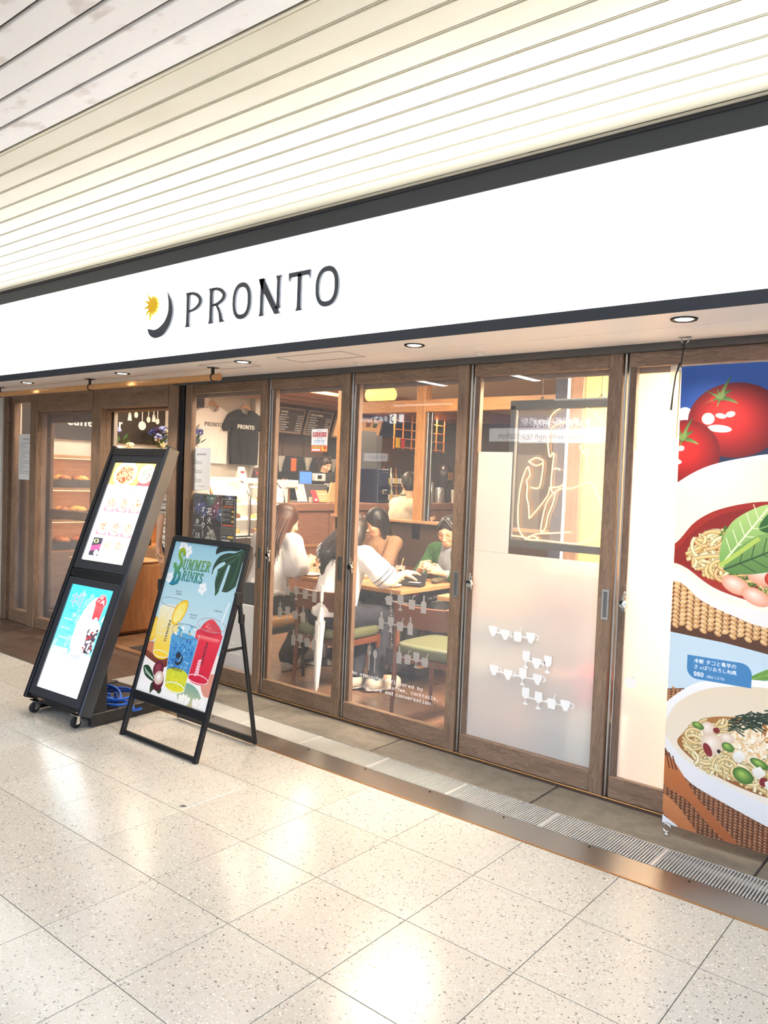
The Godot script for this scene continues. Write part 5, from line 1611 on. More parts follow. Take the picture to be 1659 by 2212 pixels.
func street_things() -> void:
	# leaning two-screen menu stand
	var tilt := Basis(Vector3.RIGHT, -deg_to_rad(20.556))
	var s := thing("menu_stand", "tall black leaning stand with two lit screens showing pasta and drink menus", "menu stand", Vector3(-4.672, 0, -2.332), deg_to_rad(3.468))
	var X := Transform3D(tilt, Vector3(0, 0.1, 0))
	var b := B.new()
	b.box(Vector3(0.295, 0.82, -0.035), Vector3(0.53, 1.62, 0.05), 0.003, X)
	put("back_case", b, M.black, s)
	for q in [0.014, 0.576]:
		b = B.new()
		b.box(Vector3(q, 0.82, -0.028), Vector3(0.028, 1.66, 0.085), 0.004, X)
		put("side_rail", b, flat(rgb(92, 97, 106), 0.3, 0.9) if q > 0.3 else M.black, s)
	for q in [[0.82, 1.59, 1.555], [0.02, 0.76, 0.735]]:
		b = B.new()
		b.ribbon(PackedVector2Array([Vector2(0.03, q[0]), Vector2(0.56, q[0]), Vector2(0.56, q[1]), Vector2(0.03, q[1])]), PackedVector2Array([Vector2(0.078, q[0] + 0.05), Vector2(0.502, q[0] + 0.05), Vector2(0.502, q[1] - 0.045), Vector2(0.078, q[1] - 0.045)]), 0.014, X * Transform3D(Basis(), Vector3(0, 0, -0.004)))
		put("bezel", b, flat(rgb(46, 48, 54), 0.45), s)
	b = B.new()
	b.box(Vector3(0.295, 1.61, -0.02), Vector3(0.53, 0.05, 0.06), 0.003, X)
	put("cross_bar", b, M.black, s)
	b = B.new()
	b.box(Vector3(0.295, 0.79, -0.02), Vector3(0.53, 0.05, 0.05), 0.003, X)
	put("cross_bar", b, M.black, s)
	pane("screen", 0.424, 0.66, pic(art_pasta(), 0.3, 1.2), s, X * Vector3(0.29, 1.208, -0.006), tilt)
	pane("screen", 0.424, 0.66, pic(art_drink_menu(), 0.3, 1.2), s, X * Vector3(0.282, 0.39, -0.006), tilt)
	b = B.new()
	b.box(Vector3(0.295, 0.055, -0.36), Vector3(0.56, 0.03, 0.56), 0.003)
	put("base_plate", b, M.black, s)
	for q in [0.028, 0.562]:
		put("base_rail", bx(Vector3(q, 0.045, -0.35), Vector3(0.03, 0.07, 0.56), 0.003), M.black, s)
	b = B.new()
	b.prism(PackedVector2Array([Vector2(0.0, 0.08), Vector2(0.12, 0.08), Vector2(0.12, 0.32), Vector2(0.1, 0.36)]), 0.02, Transform3D(Basis(Vector3.UP, PI / 2), Vector3(0.565, 0, -0.05)))
	put("side_brace", b, M.black, s)
	for q in [0.07, 0.5]:
		b = B.new()
		b.lathe([Vector2(0.0, -0.013), Vector2(0.026, -0.013), Vector2(0.032, -0.008), Vector2(0.032, 0.008), Vector2(0.026, 0.013), Vector2(0.0, 0.013)], 20, Transform3D(Basis(Vector3.BACK, PI / 2), Vector3(q, 0.033, -0.02)))
		var w := put("caster_wheel", b, M.rubber, s)
		b = B.new()
		b.box(Vector3(q, 0.076, -0.05), Vector3(0.07, 0.004, 0.09), 0.001)
		for k in [-0.018, 0.018]:
			b.prism(PackedVector2Array([Vector2(-0.02, 0.075), Vector2(-0.07, 0.075), Vector2(-0.03, 0.024), Vector2(-0.01, 0.024)]), 0.003, Transform3D(Basis(Vector3.UP, -PI / 2), Vector3(q + k, 0, 0)))
		put("caster_fork", b, M.chrome, w)
	for q in [1.208, 0.39]:
		var l := AreaLight3D.new()
		l.name = numbered("menu_screen_light")
		l.area_size = Vector2(0.42, 0.65)
		l.area_normalize_energy = false
		l.light_energy = 0.25
		l.shadow_enabled = true
		l.area_range = 20.0
		l.area_attenuation = 2.0
		add_child(l)
		l.transform = s.transform * X * Transform3D(Basis(Vector3.UP, PI), Vector3(0.286, q, -0.003))
	# blue extension cord in a loose coil on the base plate
	var cord := thing("extension_cord", "blue extension cord lying in a loose coil behind the leaning menu stand", "cord", Vector3(-4.3, 0.082, -2.66))
	var r := RandomNumberGenerator.new()
	r.seed = 8
	var pts: Array = []
	for i in 150:
		var a := i * 0.24
		var e := 0.6 + 0.4 * sin(i * 0.071)
		pts.append(Vector3(cos(a) * 0.2 * e + 0.03 * sin(i * 0.13), 0.012 + 0.045 * (0.5 + 0.5 * sin(i * 0.33)) * (1.0 if i < 130 else 0.4), sin(a) * 0.11 * e + 0.03 * cos(i * 0.09)))
	for i in 12:
		pts.append(Vector3(lerpf(pts[149].x, 0.34, i / 11.0), 0.012 + 0.02 * sin(i * 0.6), lerpf(pts[149].z, -0.03, i / 11.0) + 0.03 * sin(i * 0.8)))
	b = B.new()
	b.tube(pts, 0.0075, 8)
	put("cable", b, flat(rgb(30, 92, 190), 0.4), cord)
	b = B.new()
	var tie: Array = []
	for k in 13:
		tie.append(Vector3(0.12 + sin(TAU * k / 12.0) * 0.012, 0.04 + cos(TAU * k / 12.0) * 0.035, 0.02))
	b.tube(tie, 0.006, 6)
	put("cable_tie", b, flat(rgb(24, 70, 150), 0.5), cord)
	# A-frame poster board
	var a := thing("poster_board", "black folding A-frame board with a colourful summer drinks poster", "poster board", Vector3(-3.898, 0, -2.498), 0.012)
	var t2 := Basis(Vector3.RIGHT, -0.289)
	var Y := Transform3D(t2, Vector3.ZERO)
	for q in [-0.002, 0.652]:
		b = B.new()
		b.box(Vector3(q, 0.58, -0.012), Vector3(0.026, 1.16, 0.026), 0.003, Y)
		put("front_leg", b, M.black, a)
	for q in [[0.02, 0.022], [0.235, 0.05], [1.152, 0.034]]:
		b = B.new()
		b.box(Vector3(0.325, q[0], -0.012), Vector3(0.66, q[1], 0.024), 0.003, Y)
		put("cross_rail", b, M.black, a)
	b = B.new()
	b.box(Vector3(0.325, 0.7, -0.02), Vector3(0.63, 0.9, 0.006), 0.001, Y)
	put("back_panel", b, M.black, a)
	pane("poster", 0.63, 0.885, pic(art_drinks(), 0.35), a, Y * Vector3(0.325, 0.698, -0.012), t2)
	var hz := -0.845 * sin(0.289) - 0.05
	for q in [-0.012, 0.664]:
		b = B.new()
		b.tube([Vector3(q, 0.82, -0.265), Vector3(q, 0.012, -0.41)], 0.013, 8)
		put("rear_leg", b, M.black, a)
		b = B.new()
		b.box(Vector3(q, 0.83, -0.26), Vector3(0.02, 0.07, 0.05), 0.004)
		put("hinge", b, M.blackmatt, a)
		put("clamp", bx(Vector3(q, 0.72, -0.285), Vector3(0.026, 0.05, 0.03), 0.004), M.blackmatt, a)
	b = B.new()
	b.box(Vector3(0.326, 0.03, -0.405), Vector3(0.68, 0.03, 0.022), 0.003)
	put("rear_rail", b, M.black, a)
	for q in [-0.008, 0.66]:
		b = B.new()
		b.box(Vector3(q, 0.56, -0.235), Vector3(0.006, 0.016, 0.16), 0.002)
		put("stay", b, M.blackmatt, a)
	# hanging food banner
	var fb := thing("food_banner", "tall hanging fabric banner printed with tomatoes and two pasta bowls", "banner", Vector3(-1.19, 0.045, -3.44))
	var tex := art_banner()
	b = B.new()
	b.sheet(func(u, v): return Vector3(u * 0.736 + 0.034 * (1.0 - v) * (1.0 - u) * 0.6, v * 1.985, 0.004 * sin(u * 9.0) + 0.006 * sin(v * 7.0 + u * 2.0)), 24, 40)
	for i in b.uv.size():
		b.uv[i] = Vector2(b.uv[i].x, 1.0 - b.uv[i].y)
	put("cloth", b, pic(tex, 0.55), fb)
	b = B.new()
	b.tube([Vector3(-0.025, 1.975, -0.006), Vector3(0.76, 1.975, -0.006)], 0.0085, 12)
	put("rod", b, M.white, fb)
	for q in [-0.008, 0.742]:
		b = B.new()
		b.tube([Vector3(q, 1.975, -0.006), Vector3(q, 2.04, -0.02), Vector3(q, 2.1, -0.045)], 0.0028, 8)
		b.box(Vector3(q, 2.08, -0.03), Vector3(0.013, 0.022, 0.01), 0.003)
		put("strap", b, M.black, fb)
		b = B.new()
		b.tube([Vector3(q, 2.0, 0.004), Vector3(q - 0.014, 1.95, 0.008), Vector3(q - 0.022, 1.88, 0.006), Vector3(q - 0.028, 1.80, 0.004)], [0.0045, 0.003, 0.003, 0.0045], 8)
		put("cord_end", b, M.black, fb)
		b = B.new()
		b.tube([Vector3(q, 2.0, -0.006), Vector3(q - 0.002, 1.68, -0.006)], 0.002, 6)
		put("thin_line", b, flat(rgb(150, 140, 70), 0.6), fb)
	var hk := thing("ceiling_hook", "small metal hook plate holding the food banner under the soffit", "hook", Vector3(-1.2, 2.167, -3.488))
	b = B.new()
	b.box(Vector3(0, -0.002, 0), Vector3(0.055, 0.004, 0.018), 0.001)
	b.tube([Vector3(-0.014, -0.002, 0), Vector3(-0.016, -0.02, 0), Vector3(0, -0.034, 0), Vector3(0.016, -0.02, 0), Vector3(0.014, -0.002, 0)], 0.0028, 8)
	put("plate", b, M.chrome, hk)
	var eb := thing("eye_bolt", "shiny steel eye bolt standing in the concrete below the banner corner", "eye bolt", Vector3(-1.142, 0.0, -3.422))
	b = B.new()
	var rg: Array = []
	for k in 25:
		rg.append(Vector3(cos(TAU * k / 24.0) * 0.017, 0.034 + sin(TAU * k / 24.0) * 0.017, 0))
	b.tube(rg, 0.0045, 10)
	put("ring", b, M.chrome, eb)
	b = B.new()
	b.lathe([Vector2(0.011, 0.0), Vector2(0.011, 0.006), Vector2(0.007, 0.009), Vector2(0.006, 0.016), Vector2(0.0, 0.018)], 14)
	put("foot", b, M.chrome, eb)
	# dry leaf on the floor
	var lf := thing("dead_leaf", "small dark dry leaf lying on the terrazzo floor", "leaf", Vector3(-2.86, 0.001, -2.16), 0.6)
	b = B.new()
	b.sheet(func(u, v): return Vector3((u - 0.5) * 0.035, 0.004 + 0.006 * sin(u * 3.0) * (v - 0.5), (v - 0.5) * 0.018 * sin(PI * clampf(u, 0.04, 0.96))), 8, 4)
	put("blade", b, flat(rgb(52, 40, 30), 0.7), lf)

func concourse() -> void:
	# the rest of the station, seen only as reflections in the glass
	var grey := flat(rgb(58, 58, 60), 0.6)
	var st := sroot("wall_far")
	put("far_wall", bx(Vector3(-11.1, 1.45, 6.6), Vector3(13.8, 2.9, 0.2)), grey, st)
	put("far_wall_end", bx(Vector3(3.0, 1.45, 6.6), Vector3(4.2, 2.9, 0.2)), grey, st)
	for i in 12:
		put("wall_panel", bx(Vector3(-17.4 + i * 1.1, 1.3, 6.48), Vector3(1.06, 2.5, 0.04), 0.004), flat([rgb(48, 48, 52), rgb(84, 86, 90), rgb(40, 40, 44)][i % 3], 0.5), st)
	struct("wall_end", bx(Vector3(-18.0, 1.45, 1.4), Vector3(0.2, 2.9, 10.4)), grey)
	struct("wall_near", bx(Vector3(5.0, 1.45, 1.4), Vector3(0.2, 2.9, 10.4)), grey)
	var cs := sroot("ceiling_2")
	put("far_ceiling", bx(Vector3(-10.0, 2.97, 1.8), Vector3(16.5, 0.1, 9.8)), flat(rgb(196, 190, 176), 0.6), cs)
	put("shop_wall", bx(Vector3(-13.4, 1.45, -3.7), Vector3(9.0, 2.9, 0.2)), flat(rgb(214, 210, 204), 0.6), cs)
	put("far_floor", bx(Vector3(-13.5, -0.06, 1.6), Vector3(9.0, 0.1, 10.4)), flat(rgb(180, 172, 158), 0.3), cs)
	var sg := flat(rgb(40, 36, 60), 0.4)
	var hs := thing("station_sign", "hanging white and navy station name sign across the concourse, seen mirrored in glass", "sign", Vector3(-4.65, 2.03, 1.5))
	var c := Cv.new(800, 166, 160.0, rgb(46, 40, 84))
	c.rect(0, 16, 160, 18, Color.WHITE)
	c.kanji("京成幕張本郷駅", 34, 3.0, 10.5, Color.WHITE, KB, 0.11, Vector2(1.1, 0))
	c.text("Keisei-Makuharihongō Station", 8, 29.5, 7.4, rgb(60, 60, 66), sans, Transform2D(Vector2(1.0, 0), Vector2(0, 1), Vector2.ZERO))
	put("box", bx(Vector3(0, 0.165, 0.03), Vector3(1.6, 0.33, 0.05), 0.003), M.navy, hs)
	pane("sign_face", 1.58, 0.326, pic(c.tex(), 0.4, 5.5), hs, Vector3(0, 0.165, 0.002), Basis(Vector3.UP, PI))
	var h2 := thing("direction_sign", "hanging navy direction sign with white railway lettering, seen mirrored in glass", "sign", Vector3(-6.43, 2.165, 0.5))
	c = Cv.new(500, 90, 100.0, rgb(30, 36, 62))
	c.text("←", 4, 13, 9, Color.WHITE, sans)
	c.line(PackedVector2Array([Vector2(14, 9), Vector2(5, 9), Vector2(9, 5)]), 1.3, Color.WHITE)
	c.line(PackedVector2Array([Vector2(5, 9), Vector2(9, 13)]), 1.3, Color.WHITE)
	c.rect(18, 2, 14, 14, Color.WHITE)
	rim(c, 20.5, 29.5, 9, 4.5, 1.6, rgb(30, 36, 62))
	c.kanji("京成線", 36, 4.5, 9, Color.WHITE, KB, 0.1, Vector2(1.1, 0))
	c.text("Keisei Line", 68, 13, 7, Color.WHITE, sans)
	put("box", bx(Vector3(0, 0.09, 0.03), Vector3(0.8, 0.15, 0.05), 0.003), M.navy, h2)
	pane("sign_face", 0.79, 0.148, pic(c.tex(), 0.4, 12.0), h2, Vector3(0, 0.09, 0.002), Basis(Vector3.UP, PI))
	c = Cv.new(312, 80, 39.0, Color.WHITE)
	c.text("• Ki-Ra-i •", 4, 7.0, 4.6, rgb(60, 80, 160), sansb)
	var h3 := thing("shop_sign", "small white shop sign with blue lettering across the concourse, seen mirrored in glass", "sign", Vector3(-6.5, 1.72, 0.5))
	put("box", bx(Vector3(0, 0.05, 0.03), Vector3(0.4, 0.1, 0.05), 0.003), M.white, h3)
	pane("sign_face", 0.39, 0.1, pic(c.tex(), 0.4, 4.0), h3, Vector3(0, 0.05, 0.002), Basis(Vector3.UP, PI))
	put("post", bx(Vector3(0, -0.86, 0.04), Vector3(0.04, 1.72, 0.04), 0.004), M.steel2, h3)
	var lm := lamp_mat(Color(1, 0.99, 0.95), 4.0)
	for q in [[-8.4, 4.0], [-5.2, 4.0], [-4.8, 0.9], [-6.2, 0.9]]:
		var l := thing("ceiling_light", "white linear fluorescent fitting under the concourse ceiling " + ("opposite" if q[1] > 2 else "overhead") + (" at the far end" if q[0] < -6 else " nearer the banner"), "light", Vector3(q[0], 2.9, q[1]), 0.0)
		put("body", bx(Vector3(0, -0.03, 0), Vector3(1.34, 0.06, 0.16), 0.004), M.white, l)
		put("tube", bx(Vector3(0, -0.07, 0), Vector3(1.24, 0.02, 0.1), 0.004), lm, l)

# ---------- people ----------
class Sd:
	# distance field on a grid, meshed with surface nets
	var o: Vector3
	var c: float
	var nx: int
	var ny: int
	var nz: int
	var f := PackedFloat32Array()
	func _init(lo: Vector3, hi: Vector3, cell: float) -> void:
		o = lo
		c = cell
		var s := (hi - lo) / cell
		nx = int(s.x) + 2
		ny = int(s.y) + 2
		nz = int(s.z) + 2
		f.resize(nx * ny * nz)
		f.fill(1.0)
	func cap(a: Vector3, b: Vector3, ra: float, rb: float, k := 0.02, cut := false) -> void:
		var m := maxf(ra, rb) + k + c * 1.5
		var lo := (Vector3(minf(a.x, b.x), minf(a.y, b.y), minf(a.z, b.z)) - Vector3(m, m, m) - o) / c
		var hi := (Vector3(maxf(a.x, b.x), maxf(a.y, b.y), maxf(a.z, b.z)) + Vector3(m, m, m) - o) / c
		var ab := b - a
		var l2 := maxf(ab.length_squared(), 1e-9)
		for z in range(maxi(0, int(lo.z)), mini(nz, int(hi.z) + 1)):
			for y in range(maxi(0, int(lo.y)), mini(ny, int(hi.y) + 1)):
				var i := (z * ny + y) * nx
				for x in range(maxi(0, int(lo.x)), mini(nx, int(hi.x) + 1)):
					var p := o + Vector3(x, y, z) * c - a
					var t := clampf(p.dot(ab) / l2, 0.0, 1.0)
					var d := (p - ab * t).length() - (ra + (rb - ra) * t)
					if cut:
						put(i + x, d, k, cut)
						continue
					var v := f[i + x]
					if d - k >= v:
						continue
					var h := maxf(k - absf(v - d), 0.0)
					f[i + x] = minf(v, d) - h * h * 0.25 / k
	func ell(e: Vector3, r: Vector3, k := 0.02, bas := Basis(), cut := false) -> void:
		var mr := maxf(r.x, maxf(r.y, r.z))
		var m := mr + k + c * 1.5
		var mn := minf(r.x, minf(r.y, r.z))
		var lo := (e - Vector3(m, m, m) - o) / c
		var hi := (e + Vector3(m, m, m) - o) / c
		var inv := bas.inverse()
		for z in range(maxi(0, int(lo.z)), mini(nz, int(hi.z) + 1)):
			for y in range(maxi(0, int(lo.y)), mini(ny, int(hi.y) + 1)):
				var i := (z * ny + y) * nx
				for x in range(maxi(0, int(lo.x)), mini(nx, int(hi.x) + 1)):
					var p := inv * (o + Vector3(x, y, z) * c - e)
					var q := p / r
					var l := q.length()
					var g := (q / r).length()
					var d := l * (l - 1.0) / maxf(g, 1e-6) if l > 0.01 else -mn
					put(i + x, d, k, cut)
	func put(i: int, d: float, k: float, cut: bool) -> void:
		var v := f[i]
		if cut:
			d = -d
			var h := maxf(k - absf(v - d), 0.0) / k
			f[i] = maxf(v, d) + h * h * k * 0.25
		else:
			var h := maxf(k - absf(v - d), 0.0) / k
			f[i] = minf(v, d) - h * h * k * 0.25
	func floor_cut(y0: float) -> void:
		for z in nz:
			for y in ny:
				var d := y0 - (o.y + y * c)
				if d > -c:
					for x in nx:
						var i := (z * ny + y) * nx + x
						f[i] = maxf(f[i], d)
	func add_to(b: B) -> void:
		var idx := PackedInt32Array()
		idx.resize(nx * ny * nz)
		idx.fill(-1)
		var first := b.v.size()
		var sy := nx
		var sz := nx * ny
		var offs := [0, 1, sy, sy + 1, sz, sz + 1, sz + sy, sz + sy + 1]
		var live := PackedByteArray()
		live.resize(ny * nz)
		for r in ny * nz:
			var row := f.slice(r * nx, r * nx + nx)
			row.sort()
			live[r] = 1 if row[0] < 0.0 else 0
		for z in nz - 1:
			for y in ny - 1:
				var i := (z * ny + y) * nx
				if live[z * ny + y] + live[z * ny + y + 1] + live[z * ny + ny + y] + live[z * ny + ny + y + 1] == 0:
					continue
				for x in nx - 1:
					var j := i + x
					var s := f[j] < 0.0
					if s == (f[j + 1] < 0.0) and s == (f[j + sy] < 0.0) and s == (f[j + sy + 1] < 0.0) and s == (f[j + sz] < 0.0) and s == (f[j + sz + 1] < 0.0) and s == (f[j + sz + sy] < 0.0) and s == (f[j + sz + sy + 1] < 0.0):
						continue
					var acc := Vector3.ZERO
					var n := 0
					for e in EDGES:
						var fa := f[j + offs[e[0]]]
						var fb := f[j + offs[e[1]]]
						if (fa < 0.0) != (fb < 0.0):
							acc += CORN[e[0]].lerp(CORN[e[1]], fa / (fa - fb))
							n += 1
					var g := Vector3(f[j + 1] - f[j] + f[j + sy + 1] - f[j + sy] + f[j + sz + 1] - f[j + sz] + f[j + sz + sy + 1] - f[j + sz + sy], f[j + sy] - f[j] + f[j + sy + 1] - f[j + 1] + f[j + sz + sy] - f[j + sz] + f[j + sz + sy + 1] - f[j + sz + 1], f[j + sz] - f[j] + f[j + sz + 1] - f[j + 1] + f[j + sz + sy] - f[j + sy] + f[j + sz + sy + 1] - f[j + sy + 1])
					var p := o + (Vector3(x, y, z) + acc / n) * c
					idx[j] = b.vert(p, g.normalized(), Vector2(p.x + p.z, p.y))
		for z in range(1, nz - 1):
			for y in range(1, ny - 1):
				var i := (z * ny + y) * nx
				if live[z * ny + y] + live[z * ny + y + 1] + live[z * ny + ny + y] == 0:
					continue
				for x in range(1, nx - 1):
					var j := i + x
					if idx[j] < 0:
						continue
					var s := f[j] < 0.0
					if s != (f[j + 1] < 0.0):
						face(b, idx[j - sy - sz], idx[j - sz], idx[j], idx[j - sy], s)
					if s != (f[j + sy] < 0.0):
						face(b, idx[j - 1 - sz], idx[j - 1], idx[j], idx[j - sz], s)
					if s != (f[j + sz] < 0.0):
						face(b, idx[j - 1 - sy], idx[j - sy], idx[j], idx[j - 1], s)
	func face(b: B, p: int, q: int, r: int, s: int, inside: bool) -> void:
		if mini(mini(p, q), mini(r, s)) < 0:
			return
		if inside:
			b.ix.append_array(PackedInt32Array([p, r, q, p, s, r]))
		else:
			b.ix.append_array(PackedInt32Array([p, q, r, p, r, s]))
	const CORN := [Vector3(0, 0, 0), Vector3(1, 0, 0), Vector3(0, 1, 0), Vector3(1, 1, 0), Vector3(0, 0, 1), Vector3(1, 0, 1), Vector3(0, 1, 1), Vector3(1, 1, 1)]
	const EDGES := [[0, 1], [2, 3], [4, 5], [6, 7], [0, 2], [1, 3], [4, 6], [5, 7], [0, 4], [1, 5], [2, 6], [3, 7]]

func sd_box(pts: Array, m: float, cell: float) -> Sd:
	var lo: Vector3 = pts[0]
	var hi: Vector3 = pts[0]
	for p in pts:
		lo = Vector3(minf(lo.x, p.x), minf(lo.y, p.y), minf(lo.z, p.z))
		hi = Vector3(maxf(hi.x, p.x), maxf(hi.y, p.y), maxf(hi.z, p.z))
	return Sd.new(lo - Vector3(m, m, m), hi + Vector3(m, m, m), cell)

func hand(b: B, wr: Vector3, fwd: Vector3, palm: Vector3, side: float, curl: Array, cell := 0.0035, sc := 0.95) -> void:
	# fwd: towards the fingers, palm: out of the palm, side: +1 thumb on fwd x palm
	fwd = fwd.normalized()
	palm = (palm - fwd * palm.dot(fwd)).normalized()
	var th := fwd.cross(palm).normalized() * side
	var chains: Array = []
	var lens := [[0.040, 0.025, 0.020], [0.045, 0.028, 0.022], [0.041, 0.026, 0.021], [0.032, 0.020, 0.018]]
	for k in 4:
		var kn := wr + (fwd * (0.088 - absf(k - 1.2) * 0.006) + th * (0.028 - k * 0.0185) - palm * 0.004) * sc
		var d := (fwd + th * (0.10 - k * 0.07)).normalized()
		var ax := d.cross(palm).normalized()
		var p := kn
		var ch: Array = [kn]
		var a := 0.0
		for j in 3:
			a += curl[k] * [0.9, 1.15, 0.7][j]
			p = p + (d * cos(a) + palm * sin(a)) * lens[k][j] * sc
			ch.append(p)
		chains.append(ch)
	var t0 := wr + (fwd * 0.025 + th * 0.026 + palm * 0.006) * sc
	var t1 := t0 + (fwd * 0.030 + th * 0.028 + palm * 0.014) * sc
	var t2: Vector3 = t1 + (fwd * 0.028 + th * 0.006 + palm * 0.016 * (1.0 + curl[4])) * sc
	var t3: Vector3 = t2 + (fwd * 0.022 - th * 0.004 * (1.0 + 2.0 * curl[4]) + palm * 0.010 * (1.0 + curl[4])) * sc
	var all: Array = [wr, wr - fwd * 0.03, t1, t3]
	for ch in chains:
		all.append_array(ch)
	var s := sd_box(all, 0.03, cell)
	s.cap(wr - fwd * 0.03, wr + fwd * 0.02, 0.023, 0.022, 0.01)
	for k in 4:
		s.cap(wr + (fwd * 0.012 + th * (0.012 - k * 0.009)) * sc, chains[k][0], 0.0125 * sc, 0.0105 * sc, 0.012)
	s.ell(wr + (fwd * 0.05 + palm * 0.003) * sc, Vector3(0.03, 0.03, 0.018) * sc, 0.012, Basis(th, fwd, palm))
	for k in 4:
		for j in 3:
			s.cap(chains[k][j], chains[k][j + 1], (0.0092 - j * 0.0009 - (0.0012 if k == 3 else 0.0)) * sc, (0.0086 - j * 0.0011 - (0.0012 if k == 3 else 0.0)) * sc, 0.004)
	s.cap(t0, t1, 0.0135 * sc, 0.0105 * sc, 0.012)
	s.cap(t1, t2, 0.0102 * sc, 0.0092 * sc, 0.004)
	s.cap(t2, t3, 0.0092 * sc, 0.0072 * sc, 0.003)
	s.add_to(b)

func head_shape(b: B, h: Vector3, q: Basis, cell := 0.006, sc := 1.0) -> void:
	# h: middle of the skull, q: x left of face, y up, z forward
	var s := Sd.new(h - Vector3(0.15, 0.2, 0.15), h + Vector3(0.15, 0.16, 0.15), cell)
	var L := func(x: float, y: float, z: float) -> Vector3: return h + q * (Vector3(x, y, z) * sc)
	s.ell(L.call(0, 0.025, -0.012), Vector3(0.074, 0.09, 0.09) * sc, 0.01, q)
	s.ell(L.call(0, -0.03, 0.022), Vector3(0.060, 0.08, 0.066) * sc, 0.03, q)
	s.ell(L.call(0, -0.085, 0.046), Vector3(0.032, 0.025, 0.032) * sc, 0.03, q)
	for e in [-1.0, 1.0]:
		s.ell(L.call(0.034 * e, -0.03, 0.062), Vector3(0.022, 0.02, 0.018) * sc, 0.02, q)
		s.ell(L.call(0.031 * e, 0.002, 0.086), Vector3(0.017, 0.011, 0.014) * sc, 0.012, q, true)
		s.ell(L.call(0.031 * e, 0.001, 0.071), Vector3(0.0135, 0.0115, 0.0115) * sc, 0.004, q)
		s.cap(L.call(0.012 * e, 0.018, 0.083), L.call(0.046 * e, 0.018, 0.070), 0.007 * sc, 0.006 * sc, 0.012)
		s.ell(L.call(0.075 * e, -0.008, -0.008), Vector3(0.010, 0.031, 0.018) * sc, 0.008, q * Basis(Vector3.UP, -0.35 * e))
		s.cap(L.call(0.012 * e, -0.041, 0.092), L.call(0.006 * e, -0.039, 0.096), 0.0065 * sc, 0.006 * sc, 0.008)
	s.cap(L.call(0, 0.008, 0.085), L.call(0, -0.034, 0.104), 0.0075 * sc, 0.0095 * sc, 0.012)
	s.cap(L.call(-0.018, -0.063, 0.082), L.call(0.018, -0.063, 0.082), 0.006 * sc, 0.006 * sc, 0.008)
	s.cap(L.call(-0.015, -0.071, 0.081), L.call(0.015, -0.071, 0.081), 0.0062 * sc, 0.0062 * sc, 0.006)
	s.cap(L.call(-0.024, -0.067, 0.091), L.call(0.024, -0.067, 0.091), 0.0022 * sc, 0.0022 * sc, 0.004, true)
	s.cap(L.call(0, -0.06, -0.02), L.call(0, -0.15, -0.03), 0.05 * sc, 0.049 * sc, 0.03)
	s.add_to(b)

func body_mesh(J: Dictionary, wd := 1.0) -> B:
	var s := sd_box(J.values(), 0.17, 0.014)
	s.cap(J.neck, J.chest, 0.05, 0.09 * wd, 0.05)
	s.cap(J.shL, J.shR, 0.05, 0.05, 0.05)
	s.cap(J.chest, J.pelvis, 0.105 * wd, 0.115 * wd, 0.06)
	s.cap(J.hipL, J.hipR, 0.085 * wd, 0.085 * wd, 0.05)
	for k in ["L", "R"]:
		s.cap(J["sh" + k], J["el" + k], 0.046 * wd, 0.036, 0.03)
		s.cap(J["el" + k], J["wr" + k], 0.037, 0.024, 0.012)
		s.cap(J["hip" + k], J["kn" + k], 0.080 * wd, 0.053, 0.03)
		s.cap(J["kn" + k], J["an" + k], 0.052, 0.034, 0.012)
		s.cap(J["an" + k], J["toe" + k], 0.035, 0.028, 0.02)
	s.cap(J.neck, J.head + Vector3(0, -0.04, 0), 0.048, 0.046, 0.02)
	var b := B.new()
	s.add_to(b)
	return b

func shoes(root: Node3D, J: Dictionary, m: Material, sole: Material, sc := 1.0) -> void:
	for k in ["L", "R"]:
		var a: Vector3 = J["an" + k]
		var t: Vector3 = J["toe" + k]
		var d := (t - a)
		d.y = 0
		d = d.normalized()
		var y0 := minf(a.y, t.y) - 0.055
		var heel := Vector3(a.x, y0 + 0.04, a.z) - d * 0.035
		var toe := Vector3(t.x, y0 + 0.035, t.z)
		var s := sd_box([heel, toe, a], 0.08, 0.008)
		s.cap(heel, toe, 0.040 * sc, 0.042 * sc, 0.02)
		s.cap(heel + Vector3(0, 0.01, 0) + d * 0.03, a + Vector3(0, 0.02, 0), 0.045 * sc, 0.044 * sc, 0.03)
		s.floor_cut(y0 + 0.014)
		var b := B.new()
		s.add_to(b)
		var sh := put("shoe", b, m, root)
		b = B.new()
		var side := d.cross(Vector3.UP)
		var o := PackedVector2Array()
		var q := PackedVector2Array()
		var ln := (toe - heel).length()
		for i in 28:
			var an := TAU * i / 28.0
			var w := 0.044 if cos(an) > 0 else 0.040
			o.append(Vector2(ln * 0.5 + cos(an) * (ln * 0.5 + 0.046), sin(an) * w * 1.02 * sc))
		b.prism(o, 0.026, Transform3D(Basis(d, side, Vector3.UP if d.cross(side).y > 0 else Vector3.DOWN), Vector3(heel.x, y0 + 0.013, heel.z)))
		put("sole", b, sole, sh)

